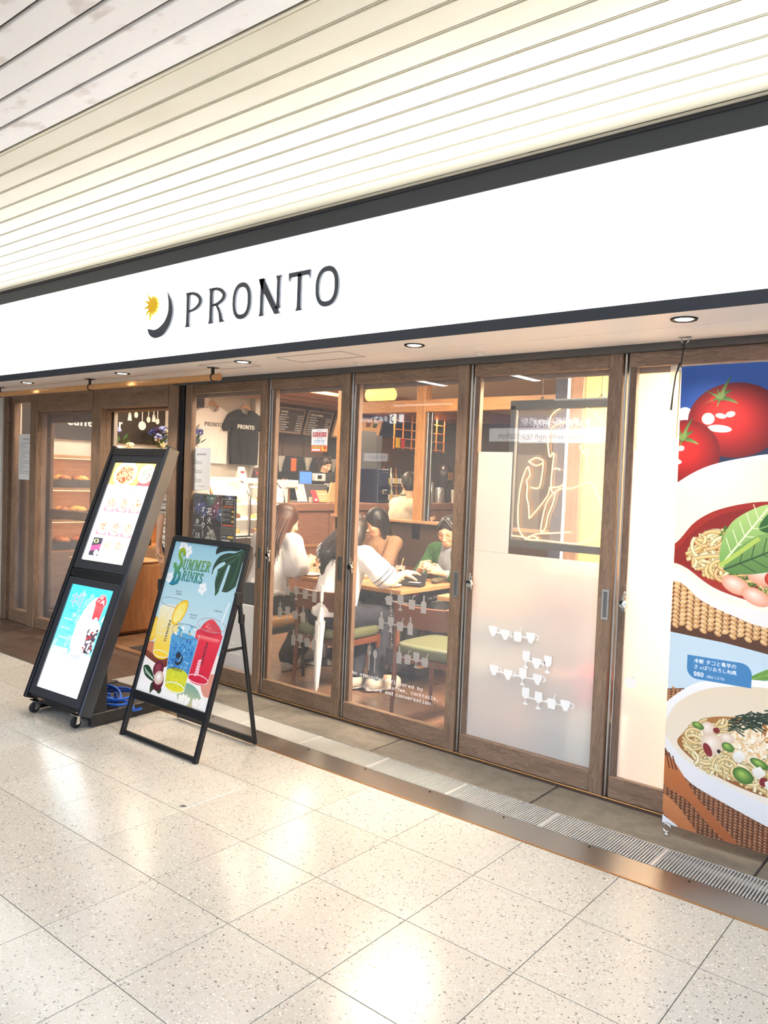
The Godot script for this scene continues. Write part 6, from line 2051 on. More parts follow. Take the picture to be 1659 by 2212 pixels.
func crumple(b: B, amp := 0.006, fr := 6.0, sd := 1) -> B:
	# soft folds in cloth: push the surface along its normal and tilt the normal with it
	var f := FastNoiseLite.new()
	f.seed = sd
	f.frequency = fr
	f.fractal_type = FastNoiseLite.FRACTAL_RIDGED
	f.fractal_octaves = 2
	var e := 0.004
	for i in b.v.size():
		var p := b.v[i]
		var q := Vector3(p.x * 1.3, p.y * 0.55 + p.x * 0.5, p.z * 1.3)
		var h := f.get_noise_3dv(q)
		var g := Vector3(f.get_noise_3dv(q + Vector3(e, 0, 0)) - h, (f.get_noise_3dv(q + Vector3(0, e, 0)) - h) * 0.6, f.get_noise_3dv(q + Vector3(0, 0, e)) - h) * (amp / e)
		var nn := b.n[i]
		b.v[i] = p + nn * h * amp
		b.n[i] = (nn - (g - nn * g.dot(nn)) * 1.2).normalized()
	return b

func trousers(root: Node3D, J: Dictionary, m: Material, wide := 1.0, flare_r := 0.065) -> void:
	var s := sd_box([J.pelvis, J.hipL, J.hipR, J.knL, J.knR, J.anL, J.anR], 0.2, 0.014)
	s.cap(J.hipL, J.hipR, 0.105 * wide, 0.105 * wide, 0.04)
	s.cap(J.pelvis, J.pelvis + Vector3(0, 0.08, 0), 0.122 * wide, 0.118 * wide, 0.04)
	for k in ["L", "R"]:
		s.cap(J["hip" + k], J["kn" + k], 0.094 * wide, 0.07 * wide, 0.03)
		s.cap(J["kn" + k], J["an" + k] + Vector3(0, 0.03, 0), 0.07 * wide, flare_r, 0.015)
	var b := B.new()
	s.add_to(b)
	put("trousers", crumple(b, 0.006, 8.0, 3), m, root)

func curtain(root: Node, h: Vector3, q: Basis, n: int, cx: float, half: float, yb: float, zb: float, m: Material, sd: int) -> void:
	# long locks from the crown over the back of the head and down the back
	var r := RandomNumberGenerator.new()
	r.seed = sd
	var b := B.new()
	for i in n:
		var s := lerpf(-1.0, 1.0, (i + r.randf()) / n)
		var a := PI + s * 1.75
		var pts: Array = []
		for k in 6:
			var la := PI * 0.5 * k / 5.0
			pts.append(h + q * Vector3(-sin(a) * sin(la) * 0.088, 0.03 + cos(la) * 0.1, cos(a) * sin(la) * 0.102 - 0.016))
		var e: Vector3 = pts[5]
		var bot := Vector3(cx - s * half + r.randf_range(-0.015, 0.015), yb + r.randf_range(-0.05, 0.05) + absf(s) * 0.03, zb + r.randf_range(-0.012, 0.012))
		var mid := Vector3(lerpf(e.x, bot.x, 0.55), lerpf(e.y, bot.y, 0.5), maxf(e.z, lerpf(e.z, bot.z, 0.75)))
		for k in range(1, 9):
			var t := k / 8.0
			pts.append(e.lerp(mid, t).lerp(mid.lerp(bot, t), t) + Vector3(sin(t * 5.0 + i), 0, cos(t * 4.0 + i * 2)) * 0.006 * t)
		var rd: Array = []
		for k in pts.size():
			rd.append(0.0075 * sin(PI * clampf((k + 0.6) / (pts.size() + 0.2), 0.12, 0.95)) + 0.001)
		b.tube(pts, rd, 6)
	put("hair_locks", b, m, root).set_meta("kind", "stuff")

func face_dir(yaw: float, pitch: float, roll := 0.0) -> Basis:
	# yaw 0 looks along +z, positive turns towards +x; pitch > 0 looks down
	return Basis(Vector3.UP, yaw) * Basis(Vector3.RIGHT, pitch) * Basis(Vector3.BACK, roll)

func people() -> void:
	var skin := flat(rgb(232, 190, 160), 0.5)
	skin.subsurf_scatter_enabled = true
	skin.subsurf_scatter_strength = 0.12
	var skin2 := flat(rgb(216, 172, 140), 0.55)
	var hairb := flat(rgb(84, 52, 32), 0.36)
	var hairk := flat(rgb(26, 22, 22), 0.4)
	hairb.albedo_texture = noise_tex(128, 128, 0.06, [[0.0, 1.0], [Color(0.7, 0.6, 0.5), Color(1.2, 1.1, 1.0)]], 3)
	var cloth_w := flat(rgb(244, 242, 240), 0.8)
	cloth_w.rim_enabled = true
	cloth_w.rim = 0.2
	var black := flat(rgb(30, 30, 34), 0.8)
	var navy := flat(rgb(30, 34, 50), 0.8)
	var sneaker := flat(rgb(226, 222, 214), 0.5)
	var gum := flat(rgb(196, 186, 170), 0.7)

	# --- woman with long brown hair, seen from behind ---
	var J := {
		"head": Vector3(-4.33, 1.155, -4.14), "neck": Vector3(-4.34, 1.05, -4.11), "chest": Vector3(-4.35, 0.92, -4.07), "pelvis": Vector3(-4.36, 0.56, -3.99),
		"shL": Vector3(-4.51, 1.0, -4.06), "shR": Vector3(-4.19, 1.0, -4.08), "elL": Vector3(-4.6, 0.76, -4.2), "elR": Vector3(-4.17, 0.75, -4.12), "wrL": Vector3(-4.42, 0.82, -4.42), "wrR": Vector3(-4.28, 0.83, -4.34),
		"hipL": Vector3(-4.46, 0.53, -4.0), "hipR": Vector3(-4.28, 0.53, -4.0), "knL": Vector3(-4.5, 0.5, -4.42), "knR": Vector3(-4.28, 0.5, -4.4),
		"anL": Vector3(-4.5, 0.09, -4.5), "anR": Vector3(-4.36, 0.075, -4.24), "toeL": Vector3(-4.47, 0.075, -4.68), "toeR": Vector3(-4.4, 0.065, -4.40)}
	var w := thing("person", "person with long brown hair in a loose white blouse seated at the left table", "person")
	var q := face_dir(PI - 0.35, 0.3)
	var b := body_mesh(J, 0.92)
	head_shape(b, J.head, q)
	hand(b, J.wrR, Vector3(-0.25, 0.35, -0.9), Vector3(-0.9, -0.2, 0.1), -1.0, [0.75, 0.8, 0.85, 0.9, 0.6])
	hand(b, J.wrL, Vector3(0.5, 0.2, -0.8), Vector3(0.8, -0.1, 0.3), 1.0, [0.6, 0.65, 0.7, 0.75, 0.5])
	put("body", b, skin, w)
	var s := sd_box([J.neck, J.pelvis, J.shL, J.shR, J.elL, J.elR], 0.17, 0.012)
	s.cap(J.neck + Vector3(0, -0.03, 0), J.chest, 0.06, 0.13, 0.05)
	s.cap(J.shL, J.shR, 0.066, 0.066, 0.04)
	s.cap(J.chest, J.pelvis + Vector3(0, 0.09, 0), 0.135, 0.15, 0.05)
	s.cap(J.shL, lerp(J.shL, J.elL, 0.85), 0.066, 0.095, 0.04)
	s.cap(J.shR, lerp(J.shR, J.elR, 0.66), 0.066, 0.105, 0.04)
	s.cap(lerp(J.shR, J.elR, 1.18), lerp(J.shR, J.elR, 1.5), 0.085, 0.085, 0.02, true)
	s.floor_cut(0.6)
	s.ell(J.neck + Vector3(0, 0.03, 0), Vector3(0.056, 0.07, 0.056), 0.012, Basis(), true)
	b = B.new()
	s.add_to(b)
	put("blouse", crumple(b), cloth_w, w)
	b = B.new()
	var hem: Array = []
	for i in 29:
		var a := TAU * i / 28.0
		hem.append(J.pelvis + Vector3(cos(a) * 0.155, 0.075 + 0.012 * sin(a * 7), sin(a) * 0.135))
	b.tube(hem, 0.016, 7, false, false)
	put("blouse_hem", b, cloth_w, w)
	trousers(w, J, black, 1.06, 0.075)
	shoes(w, J, sneaker, gum, 1.0)
	s = Sd.new(J.head - Vector3(0.19, 0.42, 0.2), J.head + Vector3(0.17, 0.15, 0.33), 0.01)
	s.ell(J.head + q * Vector3(0, 0.03, -0.016), Vector3(0.088, 0.102, 0.104), 0.01, q)
	s.ell(J.head + q * Vector3(0, -0.04, -0.05), Vector3(0.092, 0.13, 0.075), 0.03, q)
	s.cap(Vector3(-4.33, 1.1, -4.09), Vector3(-4.29, 0.98, -3.955), 0.075, 0.06, 0.04)
	s.cap(Vector3(-4.29, 0.98, -3.955), Vector3(-4.30, 0.87, -3.93), 0.058, 0.028, 0.03)
	s.ell(J.head + q * Vector3(0, -0.035, 0.075), Vector3(0.058, 0.085, 0.05), 0.01, q, true)
	b = B.new()
	s.add_to(b)
	var hw := put("hair", b, hairb, w)
	curtain(hw, J.head, q, 110, -4.29, 0.12, 0.87, -3.915, hairb, 4)

	# --- woman in the white knitted vest ---
	J = {
		"head": Vector3(-3.66, 1.12, -4.16), "neck": Vector3(-3.655, 1.02, -4.12), "chest": Vector3(-3.65, 0.89, -4.06), "pelvis": Vector3(-3.68, 0.56, -3.99),
		"shL": Vector3(-3.82, 0.97, -4.06), "shR": Vector3(-3.49, 0.965, -4.09), "elL": Vector3(-3.88, 0.77, -4.24), "elR": Vector3(-3.36, 0.79, -4.22), "wrL": Vector3(-3.66, 0.80, -4.5), "wrR": Vector3(-3.44, 0.825, -4.45),
		"hipL": Vector3(-3.78, 0.54, -4.0), "hipR": Vector3(-3.6, 0.54, -4.0), "knL": Vector3(-3.76, 0.51, -4.42), "knR": Vector3(-3.57, 0.51, -4.42),
		"anL": Vector3(-3.64, 0.085, -4.2), "anR": Vector3(-3.5, 0.085, -4.26), "toeL": Vector3(-3.61, 0.07, -4.37), "toeR": Vector3(-3.46, 0.07, -4.43)}
	w = thing("person", "person with dark hair in a white striped vest seated at the middle table", "person")
	q = face_dir(PI + 0.45, 0.35)
	b = body_mesh(J, 0.95)
	head_shape(b, J.head, q)
	hand(b, J.wrR, Vector3(0.1, 0.1, -1), Vector3(-0.2, -1, 0), -1.0, [0.2, 0.22, 0.25, 0.3, 0.2])
	hand(b, J.wrL, Vector3(0.6, 0.0, -0.8), Vector3(0.1, -1, 0), 1.0, [0.3, 0.3, 0.35, 0.4, 0.3])
	put("body", b, skin, w)
	s = sd_box([J.neck, J.pelvis, J.shL, J.shR, J.elL, J.elR], 0.17, 0.012)
	s.cap(J.neck + Vector3(0, -0.03, 0), J.chest, 0.06, 0.13, 0.05)
	s.cap(J.shL, J.shR, 0.064, 0.064, 0.04)
	s.cap(J.chest, J.pelvis + Vector3(0, 0.03, 0), 0.14, 0.152, 0.05)
	s.cap(J.shL, lerp(J.shL, J.elL, 0.55), 0.066, 0.085, 0.04)
	s.cap(J.shR, lerp(J.shR, J.elR, 0.72), 0.066, 0.088, 0.04)
	s.floor_cut(0.55)
	s.ell(J.neck + Vector3(0, 0.03, 0), Vector3(0.056, 0.07, 0.056), 0.012, Basis(), true)
	b = B.new()
	s.add_to(b)
	var vest := put("vest", crumple(b), cloth_w, w)
	for k in [0.66, 0.78]:
		b = B.new()
		var ax: Vector3 = (J.elR - J.shR).normalized()
		var u1 := ax.cross(Vector3.UP).normalized()
		var u2 := ax.cross(u1)
		var ring: Array = []
		for i in 25:
			ring.append(lerp(J.shR, J.elR, k) + u1 * cos(TAU * i / 24.0) * 0.089 + u2 * sin(TAU * i / 24.0) * 0.089)
		b.tube(ring, 0.003, 5)
		put("stripe", b, navy, vest)
	trousers(w, J, navy, 1.05, 0.055)
	shoes(w, J, flat(rgb(214, 206, 192), 0.4, 0.15), sneaker, 1.12)
	s = Sd.new(J.head - Vector3(0.19, 0.34, 0.2), J.head + Vector3(0.17, 0.15, 0.34), 0.01)
	s.ell(J.head + q * Vector3(0, 0.03, -0.016), Vector3(0.088, 0.102, 0.104), 0.01, q)
	s.ell(J.head + q * Vector3(0, -0.04, -0.045), Vector3(0.092, 0.13, 0.075), 0.03, q)
	s.cap(Vector3(-3.64, 1.1, -4.1), Vector3(-3.62, 0.97, -3.96), 0.07, 0.045, 0.04)
	s.cap(Vector3(-3.69, 1.08, -4.09), Vector3(-3.70, 0.95, -3.94), 0.07, 0.05, 0.04)
	s.cap(Vector3(-3.70, 0.97, -3.95), Vector3(-3.715, 0.85, -3.92), 0.048, 0.028, 0.03)
	s.ell(J.head + q * Vector3(0, -0.035, 0.075), Vector3(0.058, 0.085, 0.05), 0.01, q, true)
	b = B.new()
	s.add_to(b)
	hw = put("hair", b, hairk, w)
	curtain(hw, J.head, q, 100, -3.67, 0.11, 0.93, -3.915, flat(rgb(44, 30, 24), 0.4), 6)

	# --- older woman in the green cardigan, facing the window ---
	J = {
		"head": Vector3(-3.545, 1.105, -5.16), "neck": Vector3(-3.57, 1.0, -5.22), "chest": Vector3(-3.575, 0.86, -5.27), "pelvis": Vector3(-3.59, 0.55, -5.34),
		"shL": Vector3(-3.41, 0.93, -5.24), "shR": Vector3(-3.735, 0.93, -5.26), "elL": Vector3(-3.36, 0.74, -5.1), "elR": Vector3(-3.80, 0.73, -5.13), "wrL": Vector3(-3.47, 0.795, -4.98), "wrR": Vector3(-3.685, 0.80, -4.99),
		"hipL": Vector3(-3.5, 0.53, -5.34), "hipR": Vector3(-3.68, 0.53, -5.34), "knL": Vector3(-3.48, 0.5, -4.95), "knR": Vector3(-3.7, 0.5, -4.95),
		"anL": Vector3(-3.5, 0.085, -4.92), "anR": Vector3(-3.72, 0.085, -4.92), "toeL": Vector3(-3.5, 0.07, -4.76), "toeR": Vector3(-3.74, 0.07, -4.76)}
	w = thing("person", "older person with short black hair, glasses and green cardigan holding a paper slip", "person")
	q = face_dir(0.2, 0.34)
	b = body_mesh(J, 0.95)
	head_shape(b, J.head, q, 0.0042, 1.04)
	hand(b, J.wrR, Vector3(0.5, 0.45, 0.6), Vector3(0.7, -0.3, -0.5), 1.0, [0.75, 0.8, 0.85, 0.9, 0.7])
	hand(b, J.wrL, Vector3(-0.7, 0.25, 0.5), Vector3(-0.3, -0.4, -0.8), -1.0, [0.6, 0.6, 0.65, 0.7, 0.6])
	put("body", b, skin2, w)
	var L := func(x: float, y: float, z: float) -> Vector3: return J.head + q * (Vector3(x, y, z) * 1.04)
	var fb := B.new()
	for e in [-1.0, 1.0]:
		fb.tube([L.call(0.046 * e, 0.024, 0.073), L.call(0.032 * e, 0.029, 0.083), L.call(0.014 * e, 0.025, 0.088)], [0.0012, 0.0022, 0.0016], 6)
	put("eyebrows", fb, flat(rgb(96, 80, 70), 0.7), w)
	fb = B.new()
	for e in [-1.0, 1.0]:
		fb.tube([L.call(0.044 * e, -0.004, 0.0755), L.call(0.031 * e, -0.008, 0.0835), L.call(0.018 * e, -0.004, 0.0815)], 0.0012, 6)
	put("eyelids", fb, flat(rgb(70, 48, 42), 0.6), w)
	fb = B.new()
	fb.tube([L.call(-0.022, -0.066, 0.083), L.call(0, -0.0665, 0.0885), L.call(0.022, -0.066, 0.083)], [0.0014, 0.0024, 0.0014], 6)
	put("mouth", fb, flat(rgb(176, 112, 104), 0.5), w)
	fb = B.new()
	for e in [-1.0, 1.0]:
		var rg: Array = []
		for i in 17:
			var a := TAU * i / 16.0
			rg.append(L.call(0.034 * e + cos(a) * 0.023, -0.004 + sin(a) * 0.017, 0.097 - absf(0.034 * e + cos(a) * 0.023) * 0.22))
		fb.tube(rg, 0.0009, 5)
		fb.tube([L.call(0.057 * e, 0.0, 0.085), L.call(0.077 * e, 0.004, 0.01), L.call(0.079 * e, -0.004, -0.02)], 0.0011, 5)
	fb.tube([L.call(-0.011, 0.0, 0.0955), L.call(0, 0.004, 0.1), L.call(0.011, 0.0, 0.0955)], 0.0009, 5)
	put("glasses", fb, flat(rgb(190, 160, 96), 0.3, 0.9), w)
	s = Sd.new(J.head - Vector3(0.16, 0.19, 0.18), J.head + Vector3(0.16, 0.16, 0.18), 0.007)
	s.ell(L.call(0, 0.03, -0.016), Vector3(0.083, 0.096, 0.1), 0.01, q)
	s.ell(L.call(0.0, -0.04, -0.045), Vector3(0.086, 0.085, 0.07), 0.02, q)
	for e in [-1.0, 1.0]:
		s.cap(L.call(0.068 * e, 0.05, 0.02), L.call(0.078 * e, -0.085, -0.005), 0.016, 0.012, 0.02)
	s.ell(L.call(0.004, -0.06, 0.10), Vector3(0.066, 0.12, 0.075), 0.006, q, true)
	for e in [-1.0, 1.0]:
		s.cap(L.call(0.006 * e, 0.106, 0.05), L.call(0.066 * e, 0.03, 0.058), 0.013, 0.008, 0.006)
	b = B.new()
	s.add_to(b)
	put("hair", b, hairk, w)
	s = sd_box([J.neck, J.pelvis, J.shL, J.shR, J.elL, J.elR, J.wrL, J.wrR], 0.17, 0.012)
	s.cap(J.neck + Vector3(0, -0.04, 0), J.chest, 0.062, 0.125, 0.05)
	s.cap(J.chest, J.pelvis, 0.13, 0.14, 0.05)
	s.cap(J.shL, J.shR, 0.055, 0.055, 0.04)
	for k in ["L", "R"]:
		s.cap(J["sh" + k], J["el" + k], 0.056, 0.046, 0.03)
		s.cap(J["el" + k], lerp(J["el" + k], J["wr" + k], 0.7), 0.044, 0.034, 0.01)
	b = B.new()
	s.add_to(b)
	put("shirt", crumple(b), flat(rgb(134, 140, 148), 0.8), w)
	s = sd_box([J.neck, J.pelvis, J.shL, J.shR, J.elL, J.elR], 0.19, 0.012)
	s.cap(J.shL, J.shR, 0.066, 0.066, 0.04)
	s.cap(J.chest, J.pelvis, 0.145, 0.155, 0.05)
	for k in ["L", "R"]:
		s.cap(J["sh" + k], J["el" + k], 0.064, 0.056, 0.03)
		s.cap(J["el" + k], lerp(J["el" + k], J["wr" + k], 0.5), 0.054, 0.05, 0.01)
	s.cap(J.neck + Vector3(0.01, 0.0, 0.1), J.pelvis + Vector3(0.01, 0.0, 0.2), 0.05, 0.09, 0.02, true)
	s.ell(J.neck + Vector3(0, 0.03, 0.02), Vector3(0.07, 0.08, 0.075), 0.012, Basis(), true)
	b = B.new()
	s.add_to(b)
	put("cardigan", crumple(b), flat(rgb(38, 84, 34), 0.85), w)
	trousers(w, J, black, 1.0, 0.06)
	shoes(w, J, M.blackmatt, M.blackmatt, 1.0)
	var slip := tag(put("paper_slip", bx(Vector3(-3.575, 0.845, -4.925), Vector3(0.075, 0.05, 0.0012)), M.white), "small white paper slip held between the hands of the older person", "slip")
	slip.rotation = Vector3(0, 0, 0)

	# --- person in the brown top, across from the long-haired one ---
	J = {
		"head": Vector3(-4.33, 1.12, -5.2), "neck": Vector3(-4.33, 1.02, -5.24), "chest": Vector3(-4.33, 0.88, -5.28), "pelvis": Vector3(-4.34, 0.55, -5.34),
		"shL": Vector3(-4.17, 0.95, -5.26), "shR": Vector3(-4.49, 0.95, -5.26), "elL": Vector3(-4.14, 0.76, -5.12), "elR": Vector3(-4.54, 0.74, -5.12), "wrL": Vector3(-4.25, 0.79, -4.92), "wrR": Vector3(-4.42, 0.79, -4.92),
		"hipL": Vector3(-4.25, 0.53, -5.34), "hipR": Vector3(-4.43, 0.53, -5.34), "knL": Vector3(-4.25, 0.5, -4.95), "knR": Vector3(-4.43, 0.5, -4.95),
		"anL": Vector3(-4.25, 0.085, -4.92), "anR": Vector3(-4.43, 0.085, -4.92), "toeL": Vector3(-4.25, 0.07, -4.76), "toeR": Vector3(-4.43, 0.07, -4.76)}
	w = thing("person", "person in a brown top behind the striped vest, facing the window", "person")
	q = face_dir(-0.5, 0.4)
	b = body_mesh(J, 0.95)
	head_shape(b, J.head, q, 0.006)
	hand(b, J.wrL, Vector3(-0.5, 0.2, 0.8), Vector3(-0.7, -0.3, -0.3), -1.0, [0.6, 0.65, 0.7, 0.75, 0.5], 0.0045)
	hand(b, J.wrR, Vector3(0.5, 0.2, 0.8), Vector3(0.7, -0.3, -0.3), 1.0, [0.6, 0.65, 0.7, 0.75, 0.5], 0.0045)
	put("body", b, skin2, w)
	s = sd_box([J.neck, J.pelvis, J.shL, J.shR, J.elL, J.elR, J.wrL, J.wrR], 0.17, 0.014)
	s.cap(J.neck + Vector3(0, -0.03, 0), J.chest, 0.06, 0.13, 0.05)
	s.cap(J.shL, J.shR, 0.062, 0.062, 0.04)
	s.cap(J.chest, J.pelvis, 0.135, 0.15, 0.05)
	for k in ["L", "R"]:
		s.cap(J["sh" + k], J["el" + k], 0.062, 0.054, 0.03)
		s.cap(J["el" + k], lerp(J["el" + k], J["wr" + k], 0.75), 0.052, 0.04, 0.01)
	s.ell(J.neck + Vector3(0, 0.04, 0), Vector3(0.054, 0.07, 0.054), 0.012, Basis(), true)
	b = B.new()
	s.add_to(b)
	put("top", crumple(b), flat(rgb(150, 116, 88), 0.85), w)
	trousers(w, J, black, 1.0, 0.06)
	shoes(w, J, M.blackmatt, M.blackmatt, 1.0)
	s = Sd.new(J.head - Vector3(0.16, 0.25, 0.18), J.head + Vector3(0.16, 0.16, 0.18), 0.009)
	s.ell(J.head + q * Vector3(0, 0.03, -0.016), Vector3(0.09, 0.102, 0.106), 0.01, q)
	for e in [-1.0, 1.0]:
		s.cap(J.head + q * Vector3(0.072 * e, 0.03, -0.01), J.head + q * Vector3(0.078 * e, -0.17, 0.0), 0.022, 0.014, 0.02)
	s.ell(J.head + q * Vector3(0, -0.05, -0.05), Vector3(0.085, 0.12, 0.06), 0.03, q)
	s.ell(J.head + q * Vector3(0, -0.05, 0.09), Vector3(0.06, 0.105, 0.06), 0.008, q, true)
	b = B.new()
	s.add_to(b)
	put("hair", b, hairk, w)

	# --- staff behind the counter ---
	J = {
		"head": Vector3(-7.5, 1.665, -7.86), "neck": Vector3(-7.52, 1.56, -7.86), "chest": Vector3(-7.53, 1.42, -7.87), "pelvis": Vector3(-7.54, 1.0, -7.87),
		"shL": Vector3(-7.51, 1.5, -8.03), "shR": Vector3(-7.53, 1.5, -7.71), "elL": Vector3(-7.42, 1.27, -8.06), "elR": Vector3(-7.46, 1.25, -7.68), "wrL": Vector3(-7.26, 1.25, -7.95), "wrR": Vector3(-7.28, 1.25, -7.76),
		"hipL": Vector3(-7.54, 0.96, -7.96), "hipR": Vector3(-7.54, 0.96, -7.78), "knL": Vector3(-7.53, 0.55, -7.96), "knR": Vector3(-7.53, 0.55, -7.78),
		"anL": Vector3(-7.54, 0.235, -7.96), "anR": Vector3(-7.54, 0.235, -7.78), "toeL": Vector3(-7.38, 0.22, -7.97), "toeR": Vector3(-7.38, 0.22, -7.77)}
	w = thing("person", "staff person in a black printed top standing behind the counter, looking down", "person", Vector3(-0.16, 0, -0.168))
	q = face_dir(PI / 2 + 0.1, 0.32)
	b = body_mesh(J, 0.9)
	head_shape(b, J.head, q, 0.005)
	hand(b, J.wrL, Vector3(1, -0.1, 0.3), Vector3(0, -1, 0), 1.0, [0.4, 0.4, 0.45, 0.5, 0.4], 0.0045)
	hand(b, J.wrR, Vector3(1, -0.1, -0.3), Vector3(0, -1, 0), -1.0, [0.4, 0.4, 0.45, 0.5, 0.4], 0.0045)
	put("body", b, skin, w)
	fb = B.new()
	for e in [-1.0, 1.0]:
		fb.tube([J.head + q * Vector3(0.044 * e, -0.002, 0.0735), J.head + q * Vector3(0.031 * e, -0.005, 0.082), J.head + q * Vector3(0.018 * e, -0.002, 0.08)], 0.0018, 6)
		fb.tube([J.head + q * Vector3(0.046 * e, 0.022, 0.072), J.head + q * Vector3(0.03 * e, 0.026, 0.082), J.head + q * Vector3(0.014 * e, 0.023, 0.087)], 0.0016, 6)
	put("eyes", fb, flat(rgb(46, 32, 28), 0.5), w)
	fb = B.new()
	fb.tube([J.head + q * Vector3(-0.019, -0.066, 0.082), J.head + q * Vector3(0, -0.067, 0.0875), J.head + q * Vector3(0.019, -0.066, 0.082)], [0.0018, 0.0034, 0.0018], 6)
	put("mouth", fb, flat(rgb(190, 96, 92), 0.45), w)
	s = sd_box([J.neck, J.pelvis, J.shL, J.shR, J.elL, J.elR], 0.15, 0.014)
	s.cap(J.neck + Vector3(0, -0.02, 0), J.chest, 0.058, 0.122, 0.05)
	s.cap(J.shL, J.shR, 0.06, 0.06, 0.04)
	s.cap(J.chest, J.pelvis + Vector3(0, -0.08, 0), 0.125, 0.14, 0.05)
	for k in ["L", "R"]:
		s.cap(J["sh" + k], lerp(J["sh" + k], J["el" + k], 0.9), 0.06, 0.06, 0.03)
	s.ell(J.neck + Vector3(0.01, 0.04, 0), Vector3(0.056, 0.07, 0.056), 0.012, Basis(), true)
	b = B.new()
	s.add_to(b)
	var tp := put("top", crumple(b), flat(rgb(26, 26, 28), 0.85), w)
	letters("top_print", "PRONTO", sansb, 0.24, 0.05, 0.006, M.white, tp, Vector3(-7.392, 1.38, -7.87), Basis(Vector3.UP, PI / 2) * Basis(Vector3.RIGHT, 0.08))
	trousers(w, J, black, 1.0, 0.06)
	shoes(w, J, M.blackmatt, M.blackmatt, 1.0)
	s = Sd.new(J.head - Vector3(0.18, 0.34, 0.18), J.head + Vector3(0.18, 0.16, 0.18), 0.008)
	s.ell(J.head + q * Vector3(0, 0.03, -0.016), Vector3(0.082, 0.096, 0.1), 0.01, q)
	s.ell(J.head + q * Vector3(0, -0.05, -0.05), Vector3(0.085, 0.12, 0.06), 0.03, q)
	s.cap(J.head + q * Vector3(0.076, 0.02, 0.0), J.head + q * Vector3(0.08, -0.24, 0.02), 0.016, 0.012, 0.02)
	s.cap(J.head + q * Vector3(-0.076, 0.03, -0.01), J.head + q * Vector3(-0.078, -0.1, -0.01), 0.014, 0.01, 0.02)
	s.ell(J.head + q * Vector3(0, -0.055, 0.1), Vector3(0.064, 0.105, 0.072), 0.006, q, true)
	s.cap(J.head + q * Vector3(-0.045, 0.06, 0.068), J.head + q * Vector3(0.045, 0.06, 0.068), 0.014, 0.014, 0.01)
	s.cap(J.head + q * Vector3(0.0, 0.11, 0.05), J.head + q * Vector3(0.0, 0.065, 0.078), 0.03, 0.012, 0.02)
	b = B.new()
	s.add_to(b)
	put("hair", b, flat(rgb(52, 34, 28), 0.4), w)

	# --- person in the cream shirt beyond the partition, back turned ---
	J = {
		"head": Vector3(-4.985, 1.45, -6.5), "neck": Vector3(-5.0, 1.34, -6.47), "chest": Vector3(-5.02, 1.15, -6.46), "pelvis": Vector3(-5.03, 0.85, -6.45),
		"shL": Vector3(-5.15, 1.235, -6.5), "shR": Vector3(-4.88, 1.235, -6.42), "elL": Vector3(-5.2, 1.08, -6.62), "elR": Vector3(-4.86, 1.06, -6.52), "wrL": Vector3(-5.1, 1.1, -6.8), "wrR": Vector3(-4.95, 1.1, -6.76),
		"hipL": Vector3(-5.12, 0.82, -6.46), "hipR": Vector3(-4.94, 0.82, -6.44), "knL": Vector3(-5.12, 0.45, -6.48), "knR": Vector3(-4.94, 0.45, -6.46),
		"anL": Vector3(-5.12, 0.085, -6.44), "anR": Vector3(-4.94, 0.085, -6.42), "toeL": Vector3(-5.14, 0.07, -6.6), "toeR": Vector3(-4.96, 0.07, -6.58)}
	w = thing("person", "person in a cream shirt with short black hair standing beyond the partition, back turned", "person")
	q = face_dir(PI + 0.9, 0.3)
	b = body_mesh(J, 0.98)
	head_shape(b, J.head, q, 0.006)
	hand(b, J.wrL, Vector3(0.3, 0, -1), Vector3(0, -1, 0), 1.0, [0.4, 0.4, 0.45, 0.5, 0.4], 0.005)
	hand(b, J.wrR, Vector3(-0.3, 0, -1), Vector3(0, -1, 0), -1.0, [0.4, 0.4, 0.45, 0.5, 0.4], 0.005)
	put("body", b, skin2, w)
	s = sd_box([J.neck, J.pelvis, J.shL, J.shR, J.elL, J.elR], 0.15, 0.014)
	s.cap(J.neck + Vector3(0, -0.02, 0), J.chest, 0.062, 0.135, 0.05)
	s.cap(J.shL, J.shR, 0.066, 0.066, 0.04)
	s.cap(J.chest, J.pelvis + Vector3(0, -0.06, 0), 0.14, 0.155, 0.05)
	for k in ["L", "R"]:
		s.cap(J["sh" + k], lerp(J["sh" + k], J["el" + k], 0.95), 0.068, 0.088, 0.03)
	s.ell(J.neck + Vector3(0, 0.045, 0), Vector3(0.056, 0.07, 0.056), 0.012, Basis(), true)
	b = B.new()
	s.add_to(b)
	put("shirt", crumple(b), flat(rgb(238, 222, 192), 0.85), w)
	b = B.new()
	var rg2: Array = []
	for i in 21:
		rg2.append(J.neck + Vector3(cos(TAU * i / 20.0) * 0.058, 0.002, sin(TAU * i / 20.0) * 0.058))
	b.tube(rg2, 0.012, 7)
	put("collar", b, flat(rgb(120, 116, 110), 0.8), w)
	trousers(w, J, black, 1.0, 0.06)
	shoes(w, J, M.blackmatt, M.blackmatt, 1.0)
	s = Sd.new(J.head - Vector3(0.14, 0.14, 0.14), J.head + Vector3(0.14, 0.16, 0.14), 0.009)
	s.ell(J.head + q * Vector3(0, 0.036, -0.016), Vector3(0.086, 0.098, 0.102), 0.01, q)
	s.ell(J.head + q * Vector3(0, -0.02, -0.05), Vector3(0.076, 0.075, 0.055), 0.03, q)
	s.ell(J.head + q * Vector3(0, -0.05, 0.085), Vector3(0.075, 0.1, 0.07), 0.008, q, true)
	b = B.new()
	s.add_to(b)
	put("hair", b, hairk, w)

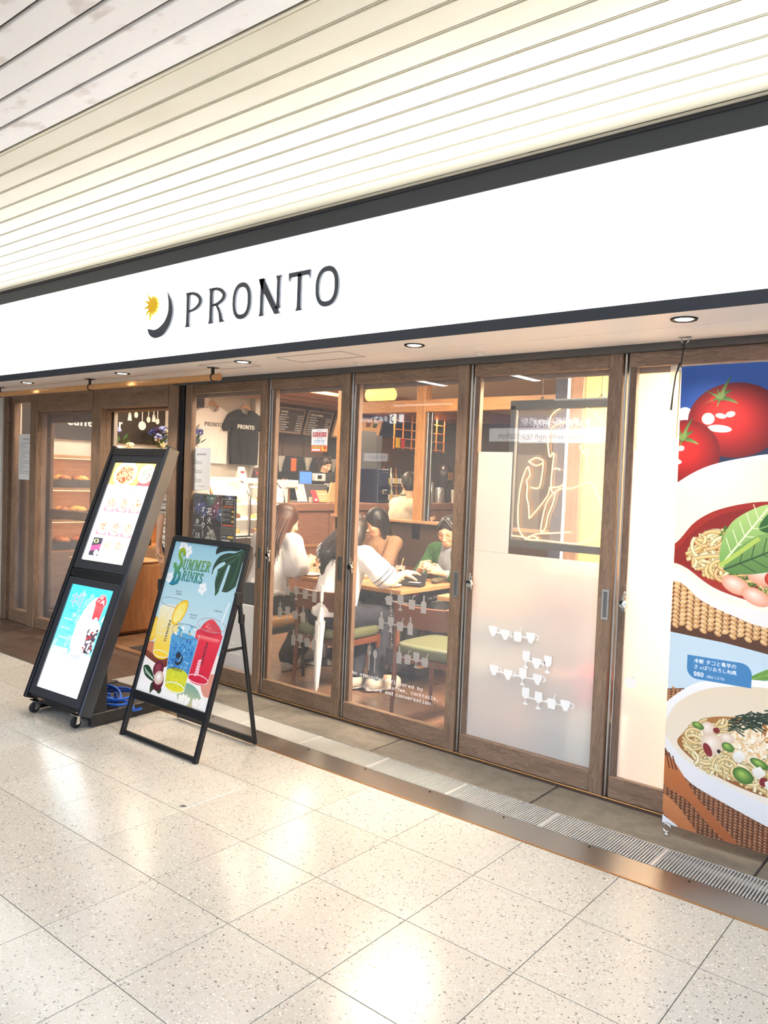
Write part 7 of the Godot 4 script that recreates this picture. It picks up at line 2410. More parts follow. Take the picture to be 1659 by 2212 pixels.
	# --- person beyond the partition with a phone; only the crown shows ---
	J = {
		"head": Vector3(-4.19, 1.13, -6.3), "neck": Vector3(-4.19, 1.03, -6.32), "chest": Vector3(-4.19, 0.9, -6.34), "pelvis": Vector3(-4.19, 0.55, -6.36),
		"shL": Vector3(-4.03, 0.97, -6.33), "shR": Vector3(-4.35, 0.97, -6.33), "elL": Vector3(-4.02, 0.75, -6.2), "elR": Vector3(-4.42, 0.8, -6.2), "wrL": Vector3(-4.15, 0.8, -6.02), "wrR": Vector3(-4.37, 1.02, -6.02),
		"hipL": Vector3(-4.1, 0.53, -6.36), "hipR": Vector3(-4.28, 0.53, -6.36), "knL": Vector3(-4.1, 0.5, -5.98), "knR": Vector3(-4.28, 0.5, -5.98),
		"anL": Vector3(-4.1, 0.085, -6.06), "anR": Vector3(-4.28, 0.085, -6.06), "toeL": Vector3(-4.1, 0.07, -5.92), "toeR": Vector3(-4.28, 0.07, -5.92)}
	w = thing("person", "seated person beyond the partition behind the older person, only dark crown and hand showing", "person")
	q = face_dir(-0.3, 0.5)
	b = body_mesh(J, 0.95)
	head_shape(b, J.head, q, 0.007)
	hand(b, J.wrR, Vector3(0.1, 1, 0.15), Vector3(0.3, 0, -0.9), -1.0, [0.5, 0.5, 0.5, 0.55, 0.5], 0.005)
	hand(b, J.wrL, Vector3(-0.3, 0.1, 0.9), Vector3(0, -1, 0), -1.0, [0.4, 0.4, 0.45, 0.5, 0.4], 0.005)
	put("body", b, skin2, w)
	s = sd_box([J.neck, J.pelvis, J.shL, J.shR, J.elL, J.elR, J.wrL, J.wrR], 0.15, 0.016)
	s.cap(J.neck + Vector3(0, -0.03, 0), J.chest, 0.06, 0.13, 0.05)
	s.cap(J.shL, J.shR, 0.062, 0.062, 0.04)
	s.cap(J.chest, J.pelvis, 0.135, 0.15, 0.05)
	for k in ["L", "R"]:
		s.cap(J["sh" + k], J["el" + k], 0.06, 0.05, 0.03)
		s.cap(J["el" + k], lerp(J["el" + k], J["wr" + k], 0.7), 0.05, 0.04, 0.01)
	b = B.new()
	s.add_to(b)
	put("top", crumple(b), black, w)
	trousers(w, J, black, 1.0, 0.06)
	shoes(w, J, M.blackmatt, M.blackmatt, 1.0)
	s = Sd.new(J.head - Vector3(0.15, 0.16, 0.15), J.head + Vector3(0.15, 0.16, 0.15), 0.009)
	s.ell(J.head + q * Vector3(0, 0.036, -0.016), Vector3(0.094, 0.1, 0.108), 0.01, q)
	s.ell(J.head + q * Vector3(0, -0.04, -0.05), Vector3(0.085, 0.1, 0.06), 0.03, q)
	s.ell(J.head + q * Vector3(0, -0.06, 0.09), Vector3(0.065, 0.11, 0.065), 0.008, q, true)
	b = B.new()
	s.add_to(b)
	put("hair", b, hairk, w)
	var ph := thing("phone", "light blue phone held up above the partition rail", "phone", Vector3(-4.36, 1.12, -5.985), -0.5)
	put("body", bx(Vector3(0, 0.075, 0), Vector3(0.075, 0.15, 0.009), 0.003), flat(rgb(60, 70, 84), 0.4), ph)
	put("screen", bx(Vector3(0, 0.075, 0.005), Vector3(0.068, 0.14, 0.001)), lamp_mat(rgb(150, 190, 226), 0.5), ph)

	# --- person walking in through the entrance, mostly hidden by the menu stand ---
	J = {
		"head": Vector3(-5.5, 1.56, -4.12), "neck": Vector3(-5.5, 1.45, -4.1), "chest": Vector3(-5.5, 1.3, -4.08), "pelvis": Vector3(-5.5, 0.9, -4.06),
		"shL": Vector3(-5.68, 1.38, -4.06), "shR": Vector3(-5.33, 1.38, -4.1), "elL": Vector3(-5.745, 1.06, -4.02), "elR": Vector3(-5.28, 1.1, -4.12), "wrL": Vector3(-5.77, 0.85, -4.02), "wrR": Vector3(-5.28, 0.86, -4.2),
		"hipL": Vector3(-5.59, 0.86, -4.06), "hipR": Vector3(-5.41, 0.86, -4.06), "knL": Vector3(-5.59, 0.47, -4.12), "knR": Vector3(-5.41, 0.47, -4.02),
		"anL": Vector3(-5.59, 0.085, -4.12), "anR": Vector3(-5.41, 0.085, -3.94), "toeL": Vector3(-5.6, 0.07, -4.28), "toeR": Vector3(-5.41, 0.07, -4.1)}
	w = thing("person", "person in a pale striped shirt and dark trousers walking through the entrance", "person")
	q = face_dir(PI, 0.1)
	b = body_mesh(J, 0.95)
	head_shape(b, J.head, q, 0.007)
	hand(b, J.wrL, Vector3(-0.05, -1, -0.1), Vector3(0.8, 0, -0.5), 1.0, [0.35, 0.45, 0.5, 0.55, 0.3], 0.004)
	hand(b, J.wrR, Vector3(0, -1, -0.2), Vector3(-0.8, 0, -0.5), -1.0, [0.35, 0.4, 0.45, 0.5, 0.3], 0.005)
	put("body", b, skin2, w)
	s = sd_box([J.neck, J.pelvis, J.shL, J.shR, J.elL, J.elR], 0.15, 0.013)
	s.cap(J.neck + Vector3(0, -0.02, 0), J.chest, 0.062, 0.135, 0.05)
	s.cap(J.shL, J.shR, 0.066, 0.066, 0.04)
	s.cap(J.chest, J.pelvis + Vector3(0, 0.02, 0), 0.14, 0.155, 0.05)
	for k in ["L", "R"]:
		s.cap(J["sh" + k], lerp(J["sh" + k], J["el" + k], 0.6), 0.066, 0.07, 0.03)
	s.ell(J.neck + Vector3(0, 0.045, 0), Vector3(0.056, 0.07, 0.056), 0.012, Basis(), true)
	b = B.new()
	s.add_to(b)
	for i in b.uv.size():
		b.uv[i] = Vector2(0.5, b.v[i].y * 5.2)
	var st := flat(Color.WHITE, 0.85)
	var sv := Cv.new(8, 128, 8, rgb(226, 220, 208), 1)
	for y in [[0, 12], [30, 5], [44, 16], [76, 4], [96, 10], [112, 3]]:
		sv.rect(0, y[0], 8, y[1], rgb(140, 128, 116))
	st.albedo_texture = sv.tex()
	put("shirt", crumple(b), st, w)
	trousers(w, J, navy, 1.0, 0.07)
	shoes(w, J, M.blackmatt, M.blackmatt, 1.0)
	s = Sd.new(J.head - Vector3(0.14, 0.14, 0.14), J.head + Vector3(0.14, 0.16, 0.14), 0.01)
	s.ell(J.head + q * Vector3(0, 0.036, -0.016), Vector3(0.086, 0.098, 0.102), 0.01, q)
	s.ell(J.head + q * Vector3(0, -0.03, -0.05), Vector3(0.078, 0.08, 0.055), 0.03, q)
	s.ell(J.head + q * Vector3(0, -0.05, 0.085), Vector3(0.075, 0.1, 0.07), 0.008, q, true)
	b = B.new()
	s.add_to(b)
	put("hair", b, hairk, w)

# ---------- furniture and things inside ----------
func bow(w: float, h: float, th: float, sag: float, n := 12) -> B:
	# upright panel bowed in plan: w along x, h along y
	var o := PackedVector2Array()
	for i in n + 1:
		var t := float(i) / n - 0.5
		o.append(Vector2(t * w, -sag * (1.0 - 4.0 * t * t)))
	for i in n + 1:
		var t := 0.5 - float(i) / n
		o.append(Vector2(t * w, -sag * (1.0 - 4.0 * t * t) + th))
	var b := B.new()
	b.prism(o, h, Transform3D(Basis(Vector3.RIGHT, PI / 2), Vector3.ZERO))
	return b

func chair(label: String, frame: Material, cush: Material, at: Vector3, group := "") -> Node3D:
	# faces -z
	var c := thing("cafe_chair", label, "chair", at, 0.0, group)
	for s in [-1.0, 1.0]:
		var b := B.new()
		b.tube([Vector3(0.225 * s, 0.0, 0.21), Vector3(0.222 * s, 0.42, 0.185), Vector3(0.21 * s, 0.6, 0.205), Vector3(0.2 * s, 0.735, 0.24)], [0.013, 0.02, 0.018, 0.013], 10)
		put("leg", b, frame, c)
		b = B.new()
		b.tube([Vector3(0.215 * s, 0.0, -0.2), Vector3(0.205 * s, 0.4, -0.185)], [0.012, 0.02], 10)
		put("leg", b, frame, c)
		put("side_rail", bx(Vector3(0.208 * s, 0.375, 0.0), Vector3(0.02, 0.045, 0.37), 0.004), frame, c)
	put("front_rail", bx(Vector3(0, 0.375, -0.185), Vector3(0.4, 0.045, 0.02), 0.004), frame, c)
	put("back_rail", bx(Vector3(0, 0.375, 0.185), Vector3(0.4, 0.045, 0.02), 0.004), frame, c)
	var k := bow(0.43, 0.135, 0.02, -0.035)
	var bk := put("backrest", k, frame, c, Vector3(0, 0.665, 0.205))
	bk.rotation.x = 0.16
	var cs := B.new()
	cs.sheet(func(u, v): return seat_pt(u, v), 28, 14)
	put("cushion", cs, cush, c, Vector3(0, 0.432, 0))
	return c

func seat_pt(u: float, v: float) -> Vector3:
	# rounded square pad
	var a := -TAU * u
	var e := PI * (v - 0.5)
	var ce := pow(absf(cos(e)), 0.35)
	var se := signf(sin(e)) * pow(absf(sin(e)), 0.55)
	var q := func(t: float) -> float: return signf(t) * pow(absf(t), 0.4)
	return Vector3(q.call(cos(a)) * 0.235 * ce, se * 0.045 + 0.006 * ce, q.call(sin(a)) * 0.225 * ce)

func table(label: String, x0: float, x1: float, z0: float, z1: float) -> Node3D:
	var t := thing("cafe_table", label, "table", Vector3((x0 + x1) / 2, 0, (z0 + z1) / 2))
	put("tabletop", bx(Vector3(0, 0.703, 0), Vector3(x1 - x0, 0.034, z1 - z0), 0.004), M.oak, t)
	var b := B.new()
	b.lathe([Vector2(0.0, 0.0), Vector2(0.21, 0.0), Vector2(0.21, 0.008), Vector2(0.05, 0.022), Vector2(0.036, 0.03)], 24)
	put("base", b, M.black, t)
	b = B.new()
	b.lathe([Vector2(0.034, 0.025), Vector2(0.034, 0.25)], 20)
	put("column", b, M.steel2, t)
	b = B.new()
	b.lathe([Vector2(0.037, 0.25), Vector2(0.037, 0.66), Vector2(0.09, 0.686)], 20)
	put("upper_column", b, flat(rgb(60, 64, 68), 0.4), t)
	return t

func ontop(called: String, label: String, cat: String, prof: Array, m: Material, at: Vector3, group := "", seg := 20) -> Node3D:
	var t := thing(called, label, cat, at, 0.0, group)
	var b := B.new()
	b.lathe(prof, seg)
	put("body", b, m, t)
	return t

func drink(label: String, at: Vector3) -> Node3D:
	var t := thing("drink_cup", label, "cup", at, 0.0)
	var b := B.new()
	b.lathe([Vector2(0.0, 0.003), Vector2(0.026, 0.003), Vector2(0.037, 0.075), Vector2(0.0, 0.075)], 24)
	put("milk_coffee", b, flat(rgb(206, 160, 116), 0.4), t)
	b = B.new()
	b.lathe([Vector2(0.0, 0.0), Vector2(0.029, 0.0), Vector2(0.042, 0.098), Vector2(0.0405, 0.098), Vector2(0.028, 0.002)], 24)
	put("tumbler", b, glass(0.12), t)
	b = B.new()
	b.tube([Vector3(-0.012, 0.02, 0.0), Vector3(0.016, 0.16, -0.015)], 0.0035, 8)
	put("straw", b, flat(rgb(206, 170, 120), 0.6), t)
	b = B.new()
	b.prism(loop(0, 0, 0.012, 0.013, 2.0, 16), 0.0008, Transform3D(Basis(Vector3.UP, 0.7), Vector3(0.0245, 0.06, 0.029)))
	put("cup_print", b, M.black, t)
	return t

func shirt(label: String, m: Material, ink: Material, z: float, y: float) -> void:
	var t := thing("hanging_shirt", label, "shirt", Vector3(-7.76 if z > -6.4 else -7.69, y, z), PI / 2)
	var b := B.new()
	b.prism(curve([Vector2(-0.21, -0.66), Vector2(-0.22, -0.3), Vector2(-0.205, -0.2), Vector2(-0.3, -0.26), Vector2(-0.335, -0.2), Vector2(-0.26, -0.06), Vector2(-0.2, -0.02), Vector2(-0.09, 0.025), Vector2(-0.06, -0.025), Vector2(0, -0.05), Vector2(0.06, -0.025), Vector2(0.09, 0.025), Vector2(0.2, -0.02), Vector2(0.26, -0.06), Vector2(0.335, -0.2), Vector2(0.3, -0.26), Vector2(0.205, -0.2), Vector2(0.22, -0.3), Vector2(0.21, -0.66)], 3), 0.05)
	put("cloth", b, m, t)
	b = B.new()
	for f in [[-0.12, -0.3, 0.03], [0.09, -0.34, -0.02], [0.02, -0.42, 0.02], [-0.05, -0.38, -0.01]]:
		b.tube([Vector3(f[0], f[1] + 0.12, 0.022), Vector3(f[0] + f[2], f[1] - 0.24, 0.024)], [0.004, 0.01], 6)
	put("folds", b, m, t).set_meta("kind", "stuff")
	b = B.new()
	b.tube([Vector3(-0.088, 0.026, 0.01), Vector3(-0.06, -0.025, 0.026), Vector3(0, -0.05, 0.03), Vector3(0.06, -0.025, 0.026), Vector3(0.088, 0.026, 0.01)], 0.009, 7)
	put("collar", b, m, t)
	letters("print", "PRONTO", sansb, 0.27, 0.052, 0.004, ink, t, Vector3(0.0, -0.19, 0.028))
	var h := thing("clothes_hanger", "wooden hanger carrying the " + label.split(" ")[0] + " printed T-shirt", "hanger", Vector3(-7.76 if z > -6.4 else -7.69, y, z), PI / 2)
	b = B.new()
	b.prism(curve([Vector2(-0.19, -0.035), Vector2(-0.1, 0.03), Vector2(-0.03, 0.085), Vector2(0, 0.095), Vector2(0.03, 0.085), Vector2(0.1, 0.03), Vector2(0.19, -0.035), Vector2(0.1, 0.005), Vector2(0, 0.05), Vector2(-0.1, 0.005), Vector2(-0.19, -0.035)], 4), 0.016)
	put("bar", b, M.oak, h)
	b = B.new()
	b.tube([Vector3(0, 0.09, 0), Vector3(0, 0.13, 0), Vector3(0.014, 0.15, 0), Vector3(0.004, 0.168, 0), Vector3(-0.012, 0.158, 0)], 0.002, 6)
	put("hook", b, M.chrome, h)

func bouquet(label: String, at: Vector3, sd: int) -> void:
	var t := thing("flower_arrangement", label, "flowers", at)
	var r := RandomNumberGenerator.new()
	r.seed = sd
	var b := B.new()
	b.lathe([Vector2(0.0, 0.0), Vector2(0.05, 0.0), Vector2(0.06, 0.08), Vector2(0.05, 0.12)], 16)
	put("vase", b, M.white, t)
	var tones: Array = [rgb(60, 66, 132), rgb(92, 100, 172), rgb(236, 226, 180), rgb(232, 206, 196), rgb(140, 150, 206), rgb(70, 50, 90)]
	var mats: Array = []
	for c in tones:
		mats.append(flat(c, 0.7))
	var gm := flat(rgb(62, 92, 48), 0.6)
	for i in 11:
		var p := Vector3(r.randf_range(-0.12, 0.12), r.randf_range(0.12, 0.36), r.randf_range(-0.12, 0.12))
		b = B.new()
		b.tube([Vector3(0, 0.08, 0), p * Vector3(0.6, 0.7, 0.6), p], 0.003, 5)
		put("stem", b, gm, t)
		b = B.new()
		for k in 16:
			var d := Vector3(r.randf_range(-1, 1), r.randf_range(-0.7, 1), r.randf_range(-1, 1)).normalized()
			b.ball(p + d * 0.032, Vector3(0.017, 0.012, 0.017), 7, 5)
		put("blossom", b, mats[i % 6], t)
	for i in 14:
		var d := Vector3(r.randf_range(-1, 1), r.randf_range(0.2, 1.2), r.randf_range(-1, 1)).normalized()
		var q := Vector3(0, 0.1, 0) + d * r.randf_range(0.06, 0.12)
		var e := q + d * 0.13
		var w := d.cross(Vector3.UP).normalized() * 0.022
		b = B.new()
		b.tri(q, (q + e) / 2 + w, e)
		b.tri(q, e, (q + e) / 2 - w)
		put("leaf", b, gm, t)

func printed(called: String, label: String, cat: String, w: float, h: float, t: Texture2D, at: Vector3, bas := Basis(), glow := 0.0) -> Node3D:
	var o := thing(called, label, cat, at)
	pane("sheet", w, h, pic(t, 0.5, glow), o, Vector3.ZERO, bas)
	return o

func art_fireworks() -> ImageTexture:
	var r := RandomNumberGenerator.new()
	r.seed = 6
	var c := Cv.new(643, 437, 53.6, rgb(22, 22, 32))
	for q in [[11, 8, 8, rgb(110, 130, 240)], [26, 3, 7, rgb(150, 240, 220)], [33, 6, 6, rgb(240, 130, 120)], [29, 12, 6, rgb(230, 100, 190)], [36, 14, 5, rgb(120, 180, 250)], [2, 13, 4, rgb(240, 110, 80)], [16, 12, 6, rgb(90, 110, 220)], [46, 2, 4, rgb(120, 150, 240)]]:
		for i in 150:
			var a := r.randf() * TAU
			var d: float = sqrt(r.randf()) * q[2]
			c.oval(q[0] + cos(a) * d, q[1] + sin(a) * d, 0.22, 0.22, q[3].lerp(Color.WHITE, r.randf() * 0.4), 0, 6)
		for i in 22:
			var a := r.randf() * TAU
			c.line(PackedVector2Array([Vector2(q[0], q[1]), Vector2(q[0] + cos(a) * q[2] * 0.8, q[1] + sin(a) * q[2] * 0.8)]), 0.12, q[3].darkened(0.15))
		c.oval(q[0], q[1], 0.8, 0.8, Color.WHITE)
	c.kanji("花火", 20.6, 9.6, 5.6, Color.WHITE, KB, 0.1, Vector2(0, 1.2))
	c.line(PackedVector2Array([Vector2(22, 23.6), Vector2(26, 28)]), 0.7, Color.WHITE)
	c.kanji("ナイター", 13.8, 8.6, 5.2, Color.WHITE, KB, 0.1, Vector2(0, 1.16))
	rim(c, 8, 11.2, 20.6, 1.6, 0.5, Color.WHITE)
	c.line(PackedVector2Array([Vector2(8.8, 21.4), Vector2(10.6, 19.8)]), 0.6, Color.WHITE)
	c.dashes(5.6, 23.2, 8, 1.0, Color.WHITE, r)
	c.text("7.18", 2.4, 33.0, 3.9, Color.WHITE, serif)
	c.dashes(2.6, 27.2, 4, 1.1, Color.WHITE, r)
	c.dashes(1.6, 34.6, 16, 0.7, rgb(190, 190, 196), r)
	for i in 260:
		var y := r.randf_range(26, 36)
		var wd := 2.0 + (y - 26) * 0.66
		c.oval(26 + r.randf_range(-1, 1) * wd, y, r.randf_range(0.3, 0.9), r.randf_range(0.4, 1.1), rgb(80, 74, 72).lerp(rgb(240, 236, 230), r.randf()), r.randf() * PI, 7)
	for i in 120:
		c.oval(r.randf_range(6, 34), r.randf_range(6, 26), 0.15, 0.15, rgb(190, 200, 250), 0, 5)
	c.rect(37.4, 2.6, 14.6, 32.4, rgb(200, 196, 180))
	c.rect(37.8, 3.0, 13.8, 31.6, rgb(28, 28, 34))
	c.rect(39, 7.6, 11.4, 1.1, rgb(226, 90, 40))
	for i in 2:
		c.dashes(41.4, 3.8 + i * 1.8, 7.4, 1.3, Color.WHITE, r)
	for i in 3:
		rim(c, 38.8, 41, 10.4 + i * 3.6, 1.0, 0.25, Color.WHITE)
		c.dashes(42, 9.4 + i * 3.6, 5, 0.9, rgb(220, 220, 220), r)
		c.dashes(42, 10.8 + i * 3.6, 6, 0.7, rgb(200, 200, 200), r)
		c.rect(48.4, 10.6 + i * 3.6, 2.8, 1.6, rgb(214, 176, 70))
	c.rect(38.6, 21.0, 12.4, 1.2, rgb(226, 90, 40))
	for i in 4:
		c.dashes(39, 23.0 + i * 1.4, 11, 0.8, rgb(214, 190, 110) if i == 1 else rgb(210, 210, 210), r)
	c.rect(44.4, 29, 6.4, 1.8, rgb(236, 206, 60))
	c.dashes(39, 29.2, 4.6, 1.4, Color.WHITE, r)
	c.rect(38.8, 32, 8.6, 1.4, rgb(236, 230, 226))
	return c.tex()

func art_text(w: int, h: int, uw: float, bg: Color, rows: Array, sd: int) -> Cv:
	# printed lines too small to read: [x, y, width, height, colour]
	var r := RandomNumberGenerator.new()
	r.seed = sd
	var c := Cv.new(w, h, uw, bg)
	for q in rows:
		c.dashes(q[0], q[1], q[2], q[3], q[4], r)
	return c

func inside() -> void:
	var ink := rgb(40, 40, 44)
	var brown := wood(rgb(84, 42, 26), rgb(132, 74, 46), 0.35, 37)
	var green := flat(rgb(92, 98, 72), 0.4)
	chair("brown wooden chair with green cushion in front of the striped vest, umbrella at its back", brown, green, Vector3(-3.72, 0, -4.1))
	chair("empty brown wooden chair with green cushion at the right-hand table", brown, green, Vector3(-2.84, 0, -4.11))
	chair("black framed chair with tan seat under the long-haired person", M.blackmatt, flat(rgb(176, 130, 80), 0.5), Vector3(-4.36, 0, -3.99))
	var c4 := chair("dark wooden chair under the person in the green cardigan", brown, M.dark, Vector3(-3.6, 0, -5.34))
	c4.rotation.y = PI
	var c5 := dup(c4, Vector3(-4.34, 0, -5.34), PI, "dark wooden chair under the person in the brown top")
	var c6 := dup(c4, Vector3(-4.19, 0, -6.36), PI, "dark wooden chair beyond the partition under the hidden seated person")
	chair("dark chair blurred behind the frosted neon door", M.dark, flat(rgb(92, 84, 78), 0.6), Vector3(-2.26, 0, -4.0))
	var bn := thing("booth_seat", "tan upholstered booth seat showing as a blurred shape behind the frosted door", "booth seat", Vector3(-1.76, 0, -3.9))
	put("back", bx(Vector3(0.0, 0.8, 0.07), Vector3(0.5, 0.56, 0.09), 0.03), flat(rgb(170, 116, 84), 0.7), bn)
	put("seat", bx(Vector3(0, 0.42, -0.16), Vector3(0.5, 0.14, 0.5), 0.03), flat(rgb(150, 100, 74), 0.7), bn)
	put("base", bx(Vector3(0, 0.18, -0.14), Vector3(0.48, 0.36, 0.44), 0.006), M.wood, bn)
	table("square wooden cafe table with a ketchup bottle before the long-haired person", -4.72, -4.08, -5.0, -4.34)
	table("square wooden cafe table between the striped vest and the green cardigan", -4.0, -3.38, -5.08, -4.36)
	table("wooden cafe table cut off by the door post beside the empty chair", -3.1, -2.48, -5.08, -4.4)
	var ty := 0.72
	var g1 := drink("iced milk coffee tumbler with straw beside the ketchup bottle", Vector3(-4.33, ty, -4.53))
	drink("iced milk coffee tumbler with straw in front of the green cardigan", Vector3(-3.83, ty, -4.92))
	var kt := ontop("ketchup_bottle", "red ketchup bottle with white cap on the left table", "bottle", [Vector2(0, 0), Vector2(0.026, 0.0), Vector2(0.027, 0.07), Vector2(0.016, 0.1), Vector2(0.014, 0.115)], flat(rgb(170, 22, 26), 0.3), Vector3(-4.27, ty, -4.6))
	var b := B.new()
	b.lathe([Vector2(0.017, 0.112), Vector2(0.017, 0.142), Vector2(0.012, 0.148), Vector2(0, 0.148)], 16)
	put("cap", b, M.white, kt)
	var plate: Array = [Vector2(0, 0.002), Vector2(0.05, 0.002), Vector2(0.085, 0.014), Vector2(0.087, 0.017), Vector2(0.05, 0.006), Vector2(0, 0.006)]
	ontop("plate", "white plate near the hands of the long-haired person", "plate", plate, M.white, Vector3(-4.33, ty, -4.43))
	ontop("plate", "white plate at the near edge of the middle table", "plate", plate, M.white, Vector3(-3.56, ty, -4.46))
	var ph := thing("phone", "dark phone lying on the corner of the left table", "phone", Vector3(-4.2, ty, -4.43), 0.7)
	put("body", bx(Vector3(0, 0.005, 0), Vector3(0.072, 0.009, 0.15), 0.003), flat(rgb(70, 80, 92), 0.3), ph)
	put("lens_bump", bx(Vector3(-0.02, 0.0105, -0.05), Vector3(0.025, 0.003, 0.03), 0.001), M.black, ph)
	var wl := thing("wallet", "black open wallet under the hand of the striped vest", "wallet", Vector3(-3.49, ty, -4.62), 0.3)
	put("lower_flap", bx(Vector3(0, 0.012, 0), Vector3(0.19, 0.022, 0.1), 0.006), M.blackmatt, wl)
	var fl := put("upper_flap", bx(Vector3(0, 0.045, 0), Vector3(0.19, 0.09, 0.012), 0.004), M.blackmatt, wl, Vector3(0, 0.01, -0.045))
	fl.rotation.x = -0.35
	put("card", bx(Vector3(0.03, 0.03, 0.01), Vector3(0.085, 0.003, 0.05), 0.0008), flat(rgb(190, 190, 196), 0.4), wl)
	var gc := thing("glasses_case", "olive brown glasses case at the edge of the middle table", "case", Vector3(-3.47, ty, -4.93), 0.15)
	put("shell", bx(Vector3(0, 0.02, 0), Vector3(0.06, 0.04, 0.16), 0.016), flat(rgb(84, 76, 54), 0.5), gc)
	var dv := thing("folded_device", "dark flat folder lying behind the wallet on the middle table", "folder", Vector3(-3.62, ty, -4.85), 0.4)
	put("cover", bx(Vector3(0, 0.006, 0), Vector3(0.13, 0.012, 0.17), 0.003), M.blackmatt, dv)
	put("edge", bx(Vector3(0, 0.0125, 0), Vector3(0.11, 0.002, 0.15), 0.0006), flat(rgb(110, 106, 100), 0.4), dv)
	# umbrella leaning on the chair back
	var um := thing("umbrella", "closed white umbrella leaning on the back of the chair with green cushion", "umbrella", Vector3(-3.665, 0.0, -3.83))
	var ax := Vector3(0.03, 1.0, -0.01)
	b = B.new()
	var pts: Array = []
	var rd: Array = []
	for i in 15:
		var t := i / 14.0
		pts.append(ax * lerpf(0.05, 0.62, t))
		rd.append([0.006, 0.016, 0.019, 0.021, 0.023, 0.025, 0.026, 0.027, 0.028, 0.029, 0.031, 0.034, 0.024, 0.018, 0.012][i])
	b.tube(pts, rd, 14)
	var cn := put("canopy", b, flat(rgb(244, 244, 246), 0.5), um)
	b = B.new()
	for i in 7:
		var a := TAU * i / 7.0
		b.tube([ax * 0.07 + Vector3(cos(a), 0, sin(a)) * 0.014, ax * 0.35 + Vector3(cos(a + 0.5), 0, sin(a + 0.5)) * 0.026, ax * 0.53 + Vector3(cos(a + 0.8), 0, sin(a + 0.8)) * 0.033], 0.003, 5)
	put("folds", b, flat(rgb(222, 224, 230), 0.5), cn).set_meta("kind", "stuff")
	b = B.new()
	b.tube([ax * 0.0 + Vector3(0, 0.002, 0), ax * 0.06], 0.004, 8)
	put("ferrule", b, M.chrome, um)
	b = B.new()
	b.tube([ax * 0.6, ax * 0.68], 0.006, 8)
	b.tube([ax * 0.66, ax * 0.7, ax * 0.77], [0.011, 0.014, 0.012], 10)
	put("handle", b, flat(rgb(232, 232, 230), 0.2), um)
	# bags
	var tb := thing("tote_bag", "black bag with white lettering hanging below the middle table", "bag", Vector3(-3.5, 0.5, -5.0), 0.35)
	put("pouch", bx(Vector3(0, 0.1, 0), Vector3(0.26, 0.2, 0.07), 0.025), M.blackmatt, tb)
	letters("bag_print", "THE STYLE & TIME", sansb, 0.16, 0.018, 0.002, M.white, tb, Vector3(0, 0.11, 0.036), Basis(Vector3.BACK, 0.3))
	letters("bag_print", "TO NEW DELIGHT", sansb, 0.12, 0.015, 0.002, M.white, tb, Vector3(0.01, 0.075, 0.036), Basis(Vector3.BACK, 0.3))
	b = B.new()
	b.tube([Vector3(-0.08, 0.19, 0), Vector3(-0.05, 0.22, 0), Vector3(0.05, 0.22, 0), Vector3(0.08, 0.19, 0)], 0.006, 6)
	put("handle", b, M.blackmatt, tb)
	var cb := thing("shoulder_bag", "dark shoulder bag with a metal chain hanging beside the striped vest", "bag", Vector3(-3.33, 0.19, -4.28), 0.2)
	put("pouch", bx(Vector3(0, 0.08, 0), Vector3(0.16, 0.15, 0.06), 0.02), flat(rgb(40, 42, 50), 0.4), cb)
	b = B.new()
	for i in 22:
		var p := Vector3(-0.03 - 0.0012 * i, 0.15 + i * 0.018, 0.03)
		b.ball(p, Vector3(0.005, 0.007, 0.003), 6, 4)
	put("chain", b, M.chrome, cb).set_meta("kind", "stuff")
	var rb := thing("red_bag", "red bag showing as a blurred patch behind the frosted door", "bag", Vector3(-1.62, 0.38, -3.72), 0.0)
	put("pouch", bx(Vector3(0, 0.11, 0), Vector3(0.24, 0.22, 0.1), 0.04), flat(rgb(206, 40, 56), 0.6), rb)
	put("stool", bx(Vector3(0, -0.18, 0), Vector3(0.28, 0.36, 0.12), 0.02), flat(rgb(236, 222, 200), 0.6), rb)
	var br := thing("hanging_coat", "brown bag hanging on the back of the black framed chair", "bag", Vector3(-4.55, 0.42, -3.76))
	put("pouch", bx(Vector3(0, 0.13, 0), Vector3(0.12, 0.26, 0.06), 0.025), flat(rgb(74, 44, 32), 0.6), br)
	# shirts on the white wall
	shirt("white printed T-shirt on a hanger on the white wall", flat(rgb(240, 236, 234), 0.85), flat(rgb(120, 116, 116), 0.6), -6.13, 2.27)
	shirt("black printed T-shirt on a hanger right of the white one", flat(rgb(30, 31, 34), 0.85), M.white, -6.58, 2.27)
	bouquet("blue and cream flowers in front of the white T-shirt", Vector3(-7.45, 1.66, -5.62), 3)
	bouquet("purple and blue flowers on the shelf below the utensil board", Vector3(-7.55, 1.62, -5.25), 5)
	bouquet("blue and pink flowers on the shelf left of the purple ones", Vector3(-7.55, 1.62, -4.72), 7)
	# posters on the glass
	var pz := FZ - 0.032
	printed("event_poster", "dark fireworks event poster on the first glass leaf", "poster", 0.53, 0.36, art_fireworks(), Vector3(-4.568, 1.159, pz))
	var rows: Array = []
	for k in 3:
		for i in 3:
			rows.append([3.2, 11 + k * 8.6 + i * 1.7, 3 if i == 0 else 9, 1.0, ink])
	rows.append([9, 36, 8, 0.8, ink])
	var c := art_text(226, 400, 22.6, Color.WHITE, rows, 3)
	sunmoon(c, 7.6, 6.2, 1.5, ink)
	c.text("PRONTO", 9.0, 6.9, 1.5, ink, sansb)
	printed("hours_notice", "white opening hours notice above the fireworks poster", "notice", 0.226, 0.31, c.tex(), Vector3(-4.717, 1.52, pz))
	rows = [[8, 4, 12, 1.4, ink]]
	for i in 16:
		rows.append([2.4, 8 + i * 1.9, [20, 9, 14, 6, 17][i % 5], 0.9, rgb(90, 90, 96)])
